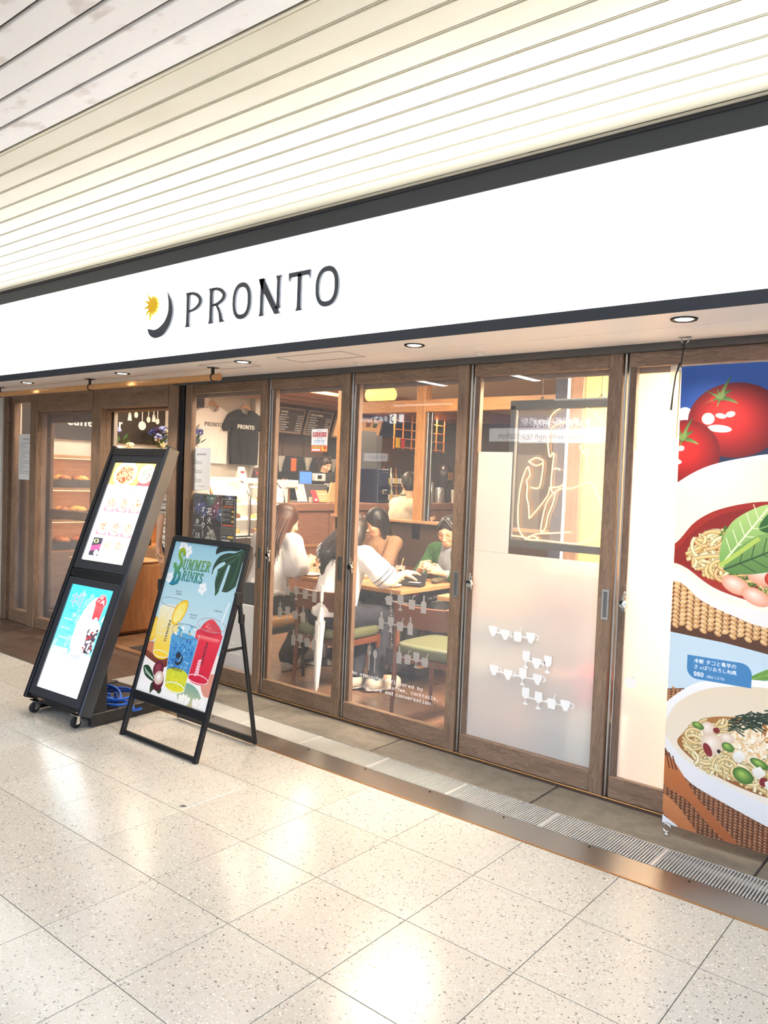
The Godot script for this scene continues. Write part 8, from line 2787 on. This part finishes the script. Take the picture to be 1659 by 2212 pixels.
	printed("paper_notice", "large white paper notice taped in the entrance side pane", "notice", 0.28, 0.43, art_text(280, 430, 28, rgb(240, 240, 238), rows, 4).tex(), Vector3(-7.36, 1.575, FZ - 0.036))
	c = art_text(150, 156, 14, Color.WHITE, [[5, 1, 4, 0.6, rgb(90, 120, 200)], [4.6, 5.6, 5, 0.7, rgb(90, 150, 220)], [2.6, 7.0, 9, 1.7, rgb(60, 140, 210)], [2, 9.4, 10, 0.6, rgb(90, 150, 220)]], 5)
	c.rect(1, 2.2, 12, 2.8, rgb(206, 50, 46))
	c.rect(0, 10.4, 14, 4.2, rgb(226, 84, 30))
	c.rect(0.6, 11, 7.6, 1.3, rgb(250, 206, 40))
	c.rect(0.6, 12.8, 7.4, 1.1, Color.WHITE)
	c.rect(9, 10.9, 4.4, 3.0, rgb(250, 190, 30))
	c.oval(12, 12, 1.2, 1.0, rgb(206, 50, 46))
	var r := RandomNumberGenerator.new()
	r.seed = 9
	c.dashes(1.6, 2.8, 11, 1.7, Color.WHITE, r)
	c.dashes(1, 11.3, 6.6, 0.8, ink, r)
	printed("red_notice", "small red and white notice inside the second glass leaf", "notice", 0.14, 0.145, c.tex(), Vector3(-3.52, 1.728, pz))
	var wb := thing("white_board", "white panel standing low behind the first glass leaf", "panel", Vector3(-4.43, 0.0, -3.72))
	put("panel", bx(Vector3(0, 0.32, 0), Vector3(0.66, 0.5, 0.012), 0.003), M.white, wb)
	put("foot", bx(Vector3(0, 0.035, 0), Vector3(0.5, 0.07, 0.05), 0.004), M.white, wb)
	shop_counter()
	bakery()

func shop_counter() -> void:
	var fr := wood(rgb(140, 96, 74), rgb(178, 132, 106), 0.45, 41)
	var ct := thing("counter", "long wooden service counter with panelled front behind the tables", "counter", Vector3(-7.0, 0, 0))
	put("body", bx(Vector3(-0.21, 0.53, -8.95), Vector3(0.38, 1.06, 4.4), 0.003, 2), fr, ct)
	put("worktop", bx(Vector3(-0.2, 1.108, -8.95), Vector3(0.44, 0.094, 4.44), 0.004, 2), fr, ct)
	for i in 6:
		var z := -7.1 - i * 0.72
		put("front_panel", bx(Vector3(-0.012, 0.84, z), Vector3(0.02, 0.4, 0.69), 0.003, 2, Vector2(i, 0)), fr, ct)
		put("front_panel", bx(Vector3(-0.012, 0.33, z), Vector3(0.02, 0.56, 0.69), 0.003, 2, Vector2(i, 0.4)), fr, ct)
		put("rail_strip", bx(Vector3(0.0, 0.62, z), Vector3(0.014, 0.04, 0.7), 0.003, 2), M.oak, ct)
	# display case for cakes
	var dc := thing("display_case", "curved glass cake display case with white top left of the counter", "display case", Vector3(-7.0, 0, -6.1))
	put("cabinet", bx(Vector3(-0.36, 0.38, 0), Vector3(0.7, 0.76, 1.1), 0.005), M.steel2, dc)
	put("vent_panel", bx(Vector3(-0.005, 0.3, 0), Vector3(0.01, 0.36, 1.0), 0.002), flat(rgb(150, 152, 152), 0.4, 0.8), dc)
	put("top", bx(Vector3(-0.42, 1.43, 0), Vector3(0.5, 0.035, 1.16), 0.006), M.white, dc)
	put("back", bx(Vector3(-0.68, 1.08, 0), Vector3(0.03, 0.66, 1.1)), M.white, dc)
	for s in [-0.54, 0.0, 0.54]:
		var b := B.new()
		var pp: Array = []
		for i in 13:
			var a := PI / 2 * i / 12.0
			pp.append(Vector3(-0.24 + sin(a) * 0.24, 1.18 + cos(a) * 0.23, s))
		pp.append(Vector3(0.0, 0.78, s))
		b.tube(pp, 0.018, 8)
		put("arched_frame", b, M.chrome if s < 0.3 else flat(rgb(186, 120, 84), 0.3, 0.8), dc)
	var gb := B.new()
	gb.sheet(func(u, v): return Vector3(-0.24 + sin(PI / 2 * u) * 0.235, 1.18 + cos(PI / 2 * u) * 0.225, lerpf(0.54, -0.54, v)), 10, 1)
	gb.quad(Vector3(-0.005, 0.78, 0.54), Vector3(-0.005, 0.78, -0.54), Vector3(-0.005, 1.18, -0.54), Vector3(-0.005, 1.18, 0.54))
	put("curved_glass", gb, glass(0.05), dc)
	for y in [0.78, 0.96, 1.14]:
		put("shelf", bx(Vector3(-0.36, y, 0), Vector3(0.58, 0.012, 1.06), 0.002), lamp_mat(Color(1, 0.97, 0.88), 0.35) if y > 0.9 else M.white, dc)
	var cakes: Array = [rgb(226, 186, 120), rgb(246, 236, 214), rgb(196, 140, 90), rgb(236, 214, 130), rgb(120, 70, 46)]
	var n := 0
	for y in [0.786, 0.966, 1.146]:
		for i in 6:
			var ck := thing("cake", "small %s cake on the %s shelf of the display case, number %s from the right" % [["golden", "cream", "brown", "yellow", "chocolate"][n % 5], {0.786: "lowest", 0.966: "middle", 1.146: "upper"}[y], ["one", "two", "three", "four", "five", "six"][5 - i]], "cake", Vector3(-7.2 - 0.1 * (i % 2), y, -5.7 - i * 0.155), 0.3 * i, "cakes in the display case")
			var b := B.new()
			b.lathe([Vector2(0, 0), Vector2(0.045, 0.0), Vector2(0.047, 0.035), Vector2(0.03, 0.052), Vector2(0, 0.056)], 12)
			put("base", b, flat(cakes[n % 5], 0.6), ck)
			b = B.new()
			b.ball(Vector3(0, 0.06, 0), Vector3(0.012, 0.01, 0.012), 8, 5)
			put("topping", b, flat(cakes[(n + 2) % 5].darkened(0.2), 0.5), ck)
			n += 1
	var l := AreaLight3D.new()
	l.name = "display_case_light"
	l.area_size = Vector2(0.9, 0.1)
	l.area_normalize_energy = false
	l.light_color = Color(1, 0.96, 0.86)
	l.light_energy = 3.2
	l.shadow_enabled = true
	l.area_range = 10.0
	l.area_attenuation = 2.0
	add_child(l)
	l.position = Vector3(-7.3, 1.385, -6.1)
	l.basis = Basis.looking_at(Vector3.DOWN, Vector3.RIGHT) * Basis(Vector3.BACK, PI / 2)
	put("light_strip", bx(Vector3(-0.3, 1.4, 0), Vector3(0.1, 0.015, 0.9), 0.003), lamp_mat(Color(1, 0.96, 0.86), 2.0), dc)
	var face := Basis(Vector3.UP, PI / 2)
	var lean := face * Basis(Vector3.RIGHT, -0.35)
	var y0 := 1.155
	var rows: Array = []
	for q in [[-6.3, "white"], [-6.55, "dark"]]:
		var cd := thing("sign_card", q[1] + " small folded card standing on the display case top", "card", Vector3(-7.4, 1.4475, q[0]), PI / 2)
		var b := B.new()
		b.prism(PackedVector2Array([Vector2(-0.045, 0), Vector2(0.045, 0), Vector2(0.0, 0.13)]), 0.1, Transform3D(Basis(Vector3.UP, PI / 2), Vector3.ZERO))
		put("card", b, M.white if q[1] == "white" else flat(rgb(70, 50, 56), 0.5), cd)
		put("print", bx(Vector3(0, 0.06, 0.026), Vector3(0.06, 0.04, 0.002)), flat(rgb(190, 60, 70), 0.5), cd)
	var bxs := thing("white_dispenser", "white boxy dispenser at the left end of the counter", "dispenser", Vector3(-7.16, y0, -6.83), PI / 2)
	put("hood", bx(Vector3(0, 0.235, 0), Vector3(0.24, 0.1, 0.2), 0.012), M.white, bxs)
	put("column", bx(Vector3(-0.08, 0.095, 0.0), Vector3(0.07, 0.19, 0.16), 0.006), M.white, bxs)
	put("inner", bx(Vector3(0.03, 0.095, -0.06), Vector3(0.14, 0.19, 0.04)), M.oak, bxs)
	var c := art_text(120, 180, 12, Color.WHITE, [[0.6, 9.4, 10, 0.6, rgb(120, 120, 130)]], 6)
	var r := RandomNumberGenerator.new()
	r.seed = 14
	for i in 8:
		plate_pic(c, 3.0 + (i % 2) * 6, 2.2 + (i / 2) * 4.2, 2.0, [rgb(206, 120, 70), rgb(214, 70, 56), rgb(240, 206, 130), rgb(120, 150, 80)], r)
	c.rect(0, 0, 12, 0.8, rgb(60, 80, 140))
	var mc := printed("menu_card", "upright white menu card with dish pictures on the counter", "menu card", 0.17, 0.24, c.tex(), Vector3(-7.1, y0 + 0.135, -7.02), lean)
	put("stand", bx(Vector3(-0.03, -0.115, 0), Vector3(0.12, 0.03, 0.2), 0.004), glass(0.2), mc)
	c = art_text(160, 120, 16, rgb(214, 160, 104), [[6.5, 3.4, 8, 1.2, Color.WHITE], [6.5, 7, 7, 0.7, Color.WHITE], [6.5, 9, 6, 0.7, Color.WHITE]], 7)
	c.rect(0, 0, 5, 12, rgb(206, 34, 52))
	c.rect(1.6, 8.6, 2, 2, Color.WHITE)
	var bk := printed("picture_book", "red and tan menu folder leaning on the counter", "folder", 0.3, 0.17, c.tex(), Vector3(-7.06, y0 + 0.09, -7.34), face * Basis(Vector3.RIGHT, -0.5))
	put("support", bx(Vector3(-0.06, -0.05, 0), Vector3(0.05, 0.07, 0.26), 0.004), M.white, bk)
	var wd := thing("wooden_screen", "pale slanted wooden board hiding the till on the counter", "board", Vector3(-7.12, y0, -7.66), PI / 2)
	var b2 := B.new()
	b2.prism(PackedVector2Array([Vector2(-0.14, 0), Vector2(0.13, 0), Vector2(0.13, 0.27), Vector2(-0.06, 0.27)]), 0.03)
	put("board", b2, wood(rgb(216, 176, 120), rgb(238, 208, 160), 0.5, 43), wd)
	put("foot", bx(Vector3(0, 0.008, 0.03), Vector3(0.2, 0.016, 0.1), 0.003), M.oak, wd)
	var tb := thing("till_tablet", "till tablet with a glowing blue screen behind the counter front", "tablet", Vector3(-7.33, y0, -7.32), PI / 2)
	put("case", bx(Vector3(0, 0.32, 0), Vector3(0.25, 0.19, 0.02), 0.005), M.black, tb)
	put("screen", bx(Vector3(0, 0.32, 0.011), Vector3(0.22, 0.155, 0.002)), lamp_mat(rgb(70, 120, 200), 0.7), tb)
	put("stem", bx(Vector3(0, 0.11, -0.02), Vector3(0.05, 0.22, 0.03), 0.004), M.black, tb)
	put("display_back", bx(Vector3(0.1, 0.12, 0.1), Vector3(0.42, 0.24, 0.02), 0.004), flat(rgb(96, 96, 98), 0.5), tb)
	var pr := thing("receipt_printer", "small white receipt printer beside the staff person", "printer", Vector3(-7.34, y0 + 0.28, -7.56), PI / 2)
	put("body", bx(Vector3(0, 0.05, 0), Vector3(0.18, 0.1, 0.14), 0.008), M.white, pr)
	put("slot", bx(Vector3(-0.03, 0.055, 0.071), Vector3(0.08, 0.05, 0.004), 0.001), M.black, pr)
	put("riser", bx(Vector3(0, -0.14, 0), Vector3(0.14, 0.28, 0.12), 0.004), M.black, pr)
	var cl := thing("clip_board", "tan wooden clip stand on the counter behind the dispenser", "clip stand", Vector3(-7.35, y0, -6.98), PI / 2)
	put("block", bx(Vector3(0, 0.2, 0), Vector3(0.09, 0.2, 0.02), 0.003), M.oak, cl)
	put("clip", bx(Vector3(0, 0.31, 0.01), Vector3(0.04, 0.04, 0.02), 0.004), M.black, cl)
	put("post", bx(Vector3(0, 0.05, 0), Vector3(0.03, 0.1, 0.02), 0.003), M.black, cl)
	# back line: machines below the wall panels
	var bl := thing("back_bar", "black back bar with coffee machines along the kitchen wall", "back bar", Vector3(-8.08, 0.165, -7.75))
	put("body", bx(Vector3(0, 0.52, 0), Vector3(0.4, 1.04, 1.64), 0.004), M.blackmatt, bl)
	put("machine_row", bx(Vector3(0.0, 1.32, 0.0), Vector3(0.36, 0.56, 1.6), 0.01), M.black, bl)
	for i in 3:
		put("orange_panel", bx(Vector3(0.185, 1.48, 0.62 - i * 0.52), Vector3(0.02, 0.18, 0.1), 0.004), flat(rgb(196, 96, 40), 0.4), bl)
		var h := B.new()
		h.lathe([Vector2(0.02, 0), Vector2(0.03, 0.08), Vector2(0.065, 0.2), Vector2(0.065, 0.21)], 14, Transform3D(Basis(), Vector3(0.22, 1.38, 0.38 - i * 0.52)))
		put("hopper", h, flat(rgb(190, 186, 178), 0.2, 0.4), bl)
	# menu boards
	var tilt := face * Basis(Vector3.RIGHT, 0.3)
	var titles: Array = ["COFFEE", "TEA & OTHERS", "", ""]
	for i in 4:
		var z := -7.6 - i * 0.57
		var mb := thing("menu_board", ["wood framed dark coffee menu board, nearest of the row", "wood framed dark tea menu board, second of the row", "wood framed tan beer poster board, third of the row", "wood framed iced drink picture board, furthest of the row"][i], "menu board", Vector3(-7.95, 2.255, z))
		if i < 2:
			rows = []
			for k in 7:
				rows.append([3, 9 + k * 3.6, 12 + (k * 5) % 9, 1.7, Color.WHITE])
				rows.append([36, 9 + k * 3.6, 2.4, 2.0, rgb(240, 236, 230)])
				if (k + i) % 3 or i == 0:
					rows.append([41, 9 + k * 3.6, 2.4, 2.0, rgb(240, 236, 230)])
			c = art_text(460, 340, 46, rgb(52, 38, 32), rows, 20 + i)
			c.text(titles[i], 3, 6.4, 2.6, rgb(250, 236, 214), sansb)
			c.rect(3, 7.4, 40, 0.15, rgb(200, 190, 180))
		elif i == 2:
			c = art_text(240, 340, 46, rgb(224, 180, 136), [[8, 24, 22, 1.2, rgb(120, 70, 50)]], 23)
			var ln: Array = ["THE", "PREMIUM", "MALT'S", "ALE BEER"]
			for k in 4:
				c.text(ln[k], 7, 9 + k * 5, 3.0, rgb(44, 32, 26), serifb)
		else:
			c = art_text(240, 340, 46, rgb(236, 190, 140), [], 24)
			for q in [[15, rgb(180, 110, 70)], [31, rgb(110, 130, 90)]]:
				c.poly([PackedVector2Array([Vector2(q[0] - 6, 10), Vector2(q[0] + 6, 8), Vector2(q[0] + 5, 26), Vector2(q[0] - 4, 27)])], q[1], q[1].darkened(0.3))
				c.oval(q[0], 9.4, 6.4, 3.2, rgb(250, 240, 224))
		pane("board", 0.46, 0.32, pic(c.tex(), 0.6), mb, Vector3(0.012, 0, 0), tilt)
		var fb := B.new()
		fb.ribbon(PackedVector2Array([Vector2(-0.25, -0.18), Vector2(0.25, -0.18), Vector2(0.25, 0.18), Vector2(-0.25, 0.18)]), PackedVector2Array([Vector2(-0.226, -0.156), Vector2(0.226, -0.156), Vector2(0.226, 0.156), Vector2(-0.226, 0.156)]), 0.03, Transform3D(tilt, Vector3.ZERO))
		put("frame", fb, M.wood, mb)
		var wr := B.new()
		wr.tube([Vector3(0.05, 0.17, 0), Vector3(0.05, 0.25, 0)], 0.003, 5)
		put("hanger", wr, M.black, mb)
	# tall blue drinks machine, bottles, glass rack, jars
	var fm := thing("drinks_machine", "tall dark blue drinks machine at the back of the counter", "machine", Vector3(-7.24, 1.155, -8.62), PI / 2)
	put("cabinet", bx(Vector3(0, 0.24, 0), Vector3(0.24, 0.48, 0.34), 0.01), flat(rgb(30, 38, 70), 0.35), fm)
	put("front_plate", bx(Vector3(0, 0.34, 0.172), Vector3(0.18, 0.2, 0.006), 0.002), flat(rgb(56, 66, 104), 0.3), fm)
	put("tap_block", bx(Vector3(0.0, 0.16, 0.19), Vector3(0.1, 0.06, 0.04), 0.006), M.alu, fm)
	put("tray", bx(Vector3(0, 0.02, 0.19), Vector3(0.18, 0.03, 0.06), 0.004), M.black, fm)
	var fd := thing("steel_fridge", "pale steel cupboard wall behind the drinks machine", "cupboard", Vector3(-8.05, 0.165, -9.1))
	put("body", bx(Vector3(0, 1.0, 0), Vector3(0.4, 2.0, 0.8), 0.006), flat(rgb(104, 107, 112), 0.4, 0.3), fd)
	put("door", bx(Vector3(0.205, 1.5, 0.05), Vector3(0.01, 1.1, 0.6), 0.002), flat(rgb(120, 124, 128), 0.35, 0.3), fd)
	var om := wood(rgb(176, 96, 40), rgb(220, 140, 70), 0.4, 47)
	var gr := thing("bottle_rack", "orange wooden lattice rack hanging above the counter", "rack", Vector3(-7.2, 1.95, -9.6))
	for i in 7:
		put("upright", bx(Vector3(0, 0.3, 0.62 - i * 0.21), Vector3(0.018, 0.62, 0.018), 0.002), om, gr)
	for i in 5:
		put("cross_bar", bx(Vector3(0, 0.02 + i * 0.13, 0.0), Vector3(0.014, 0.014, 1.28), 0.002), om, gr)
	for i in 2:
		put("card", bx(Vector3(0.02, 0.08, 0.55 - i * 0.12), Vector3(0.004, 0.14, 0.09)), flat([rgb(236, 190, 40), rgb(206, 50, 40)][i], 0.5), gr)
	put("hanger", bx(Vector3(0, 0.62, 0), Vector3(0.03, 0.06, 1.3), 0.003), om, gr)
	var tones: Array = [rgb(40, 60, 36), rgb(210, 214, 206), rgb(60, 36, 22), rgb(150, 96, 40), rgb(36, 40, 60)]
	var words: Array = ["green", "clear", "dark brown", "amber", "blue-black"]
	var stp := thing("bottle_step", "dark stepped stand carrying the upper row of bottles", "stand", Vector3(-7.33, 1.155, -9.15))
	put("step", bx(Vector3(0, 0.12, 0), Vector3(0.12, 0.24, 0.5), 0.004), M.dark, stp)
	put("lip", bx(Vector3(0.058, 0.245, 0), Vector3(0.006, 0.02, 0.5), 0.002), M.oak, stp)
	for i in 16:
		var up := i >= 8
		var bt := ontop("spirit_bottle", "%s bottle in the %s row by the drinks machine, %s from the left" % [words[i % 5], "upper" if up else "front", ["first", "second", "third", "fourth", "fifth", "sixth", "seventh", "last"][i % 8]], "bottle", [Vector2(0, 0), Vector2(0.023, 0), Vector2(0.024, 0.15), Vector2(0.009, 0.2), Vector2(0.009, 0.27), Vector2(0.0, 0.272)], flat(tones[i % 5], 0.15), Vector3(-7.33 if up else -7.22, 1.395 if up else 1.155, -8.93 - (i % 8) * 0.057), "bottles on the counter", 12)
		var lb := B.new()
		lb.lathe([Vector2(0.0243, 0.04), Vector2(0.0245, 0.12)], 12)
		put("paper_label", lb, flat([rgb(236, 230, 210), rgb(226, 200, 90), rgb(206, 206, 206)][i % 3], 0.6), bt)
	var jar: Array = [Vector2(0, 0), Vector2(0.075, 0), Vector2(0.078, 0.02), Vector2(0.078, 0.2), Vector2(0.06, 0.24), Vector2(0.02, 0.25), Vector2(0.0, 0.25)]
	var sj := flat(rgb(206, 206, 202), 0.2, 0.7)
	ontop("steel_canister", "large pale canister on the counter beyond the partition post", "canister", jar, sj, Vector3(-7.12, 1.155, -10.06))
	ontop("steel_canister", "slim tall pale canister left of the large one", "canister", [Vector2(0, 0), Vector2(0.045, 0), Vector2(0.045, 0.3), Vector2(0.02, 0.33), Vector2(0, 0.33)], sj, Vector3(-7.14, 1.155, -9.86))
	var cm := ontop("coffee_grinder", "dark round coffee machine above the canisters", "machine", [Vector2(0, 0), Vector2(0.1, 0.0), Vector2(0.1, 0.3), Vector2(0.13, 0.36), Vector2(0.13, 0.5), Vector2(0.08, 0.6), Vector2(0, 0.62)], flat(rgb(40, 26, 22), 0.25), Vector3(-7.26, 1.155, -10.36))
	put("plate", bx(Vector3(0.13, 0.42, 0), Vector3(0.01, 0.12, 0.12), 0.003), flat(rgb(176, 120, 50), 0.4), cm)
	for i in 5:
		var cu := ontop("paper_cup", "stacked pale paper cups at the far counter end, stack %s" % ["nearest", "second", "third", "fourth", "furthest"][i], "cups", [Vector2(0, 0), Vector2(0.03, 0), Vector2(0.042, 0.2), Vector2(0.044, 0.21), Vector2(0.0, 0.21)], flat([rgb(240, 236, 228), rgb(206, 170, 130)][i % 2], 0.6), Vector3(-7.1 + 0.06 * (i % 2), 1.155, -10.42 - i * 0.1), "cup stacks", 12)
		var rb := B.new()
		rb.lathe([Vector2(0.043, 0.2), Vector2(0.046, 0.207), Vector2(0.043, 0.214)], 12)
		put("rim", rb, M.white, cu)
	var lp := thing("ceiling_lamp", "warm glowing drum lamp on a black bracket under the shop ceiling", "lamp", Vector3(-5.1, 2.34, -6.12))
	var lb2 := B.new()
	lb2.lathe([Vector2(0, -0.16), Vector2(0.06, -0.16), Vector2(0.06, 0.16), Vector2(0, 0.16)], 20, Transform3D(Basis(Vector3.BACK, PI / 2), Vector3.ZERO))
	put("shade", lb2, lamp_mat(Color(1.0, 0.82, 0.45), 0.95), lp)
	put("bracket", bx(Vector3(0, 0.12, 0), Vector3(0.34, 0.02, 0.06), 0.003), M.black, lp)
	put("stem", bx(Vector3(0, 0.18, 0), Vector3(0.03, 0.12, 0.03), 0.003), M.black, lp)
	var ol := OmniLight3D.new()
	ol.name = "ceiling_lamp_light"
	ol.light_color = Color(1.0, 0.8, 0.5)
	ol.light_energy = 0.5
	ol.light_size = 0.05
	ol.omni_range = 15.0
	ol.omni_attenuation = 2.0
	ol.shadow_enabled = true
	add_child(ol)
	ol.position = Vector3(-5.1, 2.34, -6.12)

func bakery() -> void:
	# signboard with white utensils and the bread shelves on the entrance wall
	var fc := Basis(Vector3.UP, PI / 2)
	var sb := thing("wall_board", "dark cafe signboard with white lettering and painted kitchen utensils", "signboard", Vector3(-7.78, 2.1, -4.6))
	put("board", bx(Vector3(0, 0, 0), Vector3(0.03, 0.63, 1.72), 0.004), flat(rgb(44, 36, 34), 0.6), sb)
	letters("lettering", "Caffe & Bar", sansb, 0.64, 0.105, 0.006, M.white, sb, Vector3(0.018, -0.115, 0.02), fc)
	var ut := B.new()
	ut.box(Vector3(0, 0.075, 0), Vector3(0.4, 0.008, 0.004))
	for q in [[-0.17, 0.16, 0], [-0.09, 0.13, 1], [-0.01, 0.22, 2], [0.07, 0.17, 1], [0.14, 0.15, 0], [0.19, 0.18, 1]]:
		ut.box(Vector3(q[0], 0.075 - q[1] / 2, 0), Vector3(0.009, q[1], 0.004))
		var y: float = 0.075 - q[1]
		if q[2] == 2:
			ut.prism(loop(q[0], y - 0.045, 0.048, 0.05, 2.0, 20), 0.004)
		elif q[2] == 1:
			ut.prism(loop(q[0], y - 0.02, 0.024, 0.034, 2.2, 14), 0.004)
		else:
			ut.prism(PackedVector2Array([Vector2(q[0] - 0.025, y - 0.06), Vector2(q[0] + 0.025, y - 0.06), Vector2(q[0] + 0.015, y + 0.02), Vector2(q[0] - 0.015, y + 0.02)]), 0.004)
	var uo := put("utensil_relief", ut, M.white, sb, Vector3(0.02, 0.08, -0.56))
	uo.basis = fc
	uo.set_meta("kind", "stuff")
	var sh := thing("bread_shelf", "wooden bread shelf unit with lit levels along the entrance wall", "shelf", Vector3(-7.6, 0, -4.6))
	put("back", bx(Vector3(-0.17, 0.8, 0), Vector3(0.02, 1.6, 1.66), 0.002, 2), M.oak, sh)
	for y in [0.1, 0.66, 0.965, 1.28, 1.6]:
		put("shelf_board", bx(Vector3(0.02, y, 0), Vector3(0.38, 0.03, 1.66), 0.003, 2), M.oak, sh)
	for z in [-0.83, 0.0, 0.83]:
		put("side", bx(Vector3(0.02, 0.8, z), Vector3(0.38, 1.6, 0.025), 0.003, 1), M.oak, sh)
	put("plinth", bx(Vector3(0.2, 0.35, 0), Vector3(0.02, 0.6, 1.66), 0.002, 2), M.wood, sh)
	var lm := lamp_mat(Color(1, 0.8, 0.55), 1.6)
	for y in [0.945, 1.26, 1.58]:
		put("light_strip", bx(Vector3(0.17, y, 0), Vector3(0.02, 0.008, 1.5)), lm, sh)
		area("shelf_light", Vector3(-7.44, y - 0.012, -4.6), Vector3(-0.5, -1, 0), Vector2(1.4, 0.03), Color(1, 0.78, 0.52), 6.0)
	var r := RandomNumberGenerator.new()
	r.seed = 19
	var bm: Array = [flat(rgb(206, 150, 80), 0.45), flat(rgb(226, 190, 120), 0.45), flat(rgb(150, 92, 50), 0.45)]
	var bk := flat(rgb(52, 36, 28), 0.7)
	var places: Array = ["top lit", "middle", "lower"]
	for lv in 3:
		var y: float = [1.295, 0.98, 0.675][lv]
		for i in 3:
			var z: float = [-4.0, -4.385, -4.86][i]
			var bs := thing("bread_basket", "dark basket of bread on the %s shelf, %s from the side pane" % [places[lv], ["first", "second", "third"][i]], "basket", Vector3(-7.52, y, z))
			var b := B.new()
			b.ribbon(PackedVector2Array([Vector2(-0.14, -0.19), Vector2(0.14, -0.19), Vector2(0.14, 0.19), Vector2(-0.14, 0.19)]), PackedVector2Array([Vector2(-0.13, -0.18), Vector2(0.13, -0.18), Vector2(0.13, 0.18), Vector2(-0.13, 0.18)]), 0.07, Transform3D(Basis(Vector3.RIGHT, PI / 2), Vector3(0, 0.04, 0)))
			put("rim", b, bk, bs)
			put("bottom", bx(Vector3(0, 0.008, 0), Vector3(0.27, 0.012, 0.37)), bk, bs)
			for k in 4:
				var br := thing("bread", "wrapped bread in the %s shelf basket %s, piece %s" % [places[lv], ["beside the side pane", "in the middle", "by the wooden box"][i], ["near left", "near right", "far left", "far right"][k]], "bread", Vector3(-7.52 + (k % 2) * 0.1 - 0.05, y + 0.05, z + 0.11 - (k / 2) * 0.2), r.randf() * 3.0, "breads in the baskets")
				b = B.new()
				var sx := r.randf_range(0.045, 0.06)
				b.sheet(func(u, v): return Vector3(cos(-TAU * u) * sin(PI * v) * sx, 0.03 - cos(PI * v) * 0.038, sin(-TAU * u) * sin(PI * v) * sx * 1.3) * (1.0 + 0.1 * sin(u * 31.0) * sin(v * 9.0)), 16, 8)
				put("crust", b, bm[r.randi() % 3], br)
	var cb := thing("wooden_cabinet", "low wooden box cabinet standing on the entrance floor", "cabinet", Vector3(-6.55, 0, -4.1))
	put("body", bx(Vector3(0, 0.33, 0), Vector3(0.66, 0.64, 0.56), 0.03, 1), wood(rgb(128, 84, 52), rgb(170, 120, 80), 0.45, 51), cb)
	put("top", bx(Vector3(0, 0.655, 0), Vector3(0.67, 0.02, 0.57), 0.006), M.oak, cb)
	put("plinth", bx(Vector3(0, 0.02, 0), Vector3(0.6, 0.04, 0.5), 0.004), M.dark, cb)
	var mt := thing("door_mat", "dark doormat on the entrance floor behind the menu stand", "mat", Vector3(-5.3, 0.0, -4.1))
	put("pile", bx(Vector3(0, 0.005, 0), Vector3(0.9, 0.01, 0.6), 0.003), flat(rgb(44, 34, 30), 0.95), mt)
	put("edge", bx(Vector3(0, 0.004, 0), Vector3(0.96, 0.007, 0.66), 0.003), M.rubber, mt)

func rest() -> void:
	street_things()
	concourse()
	inside()
	people()
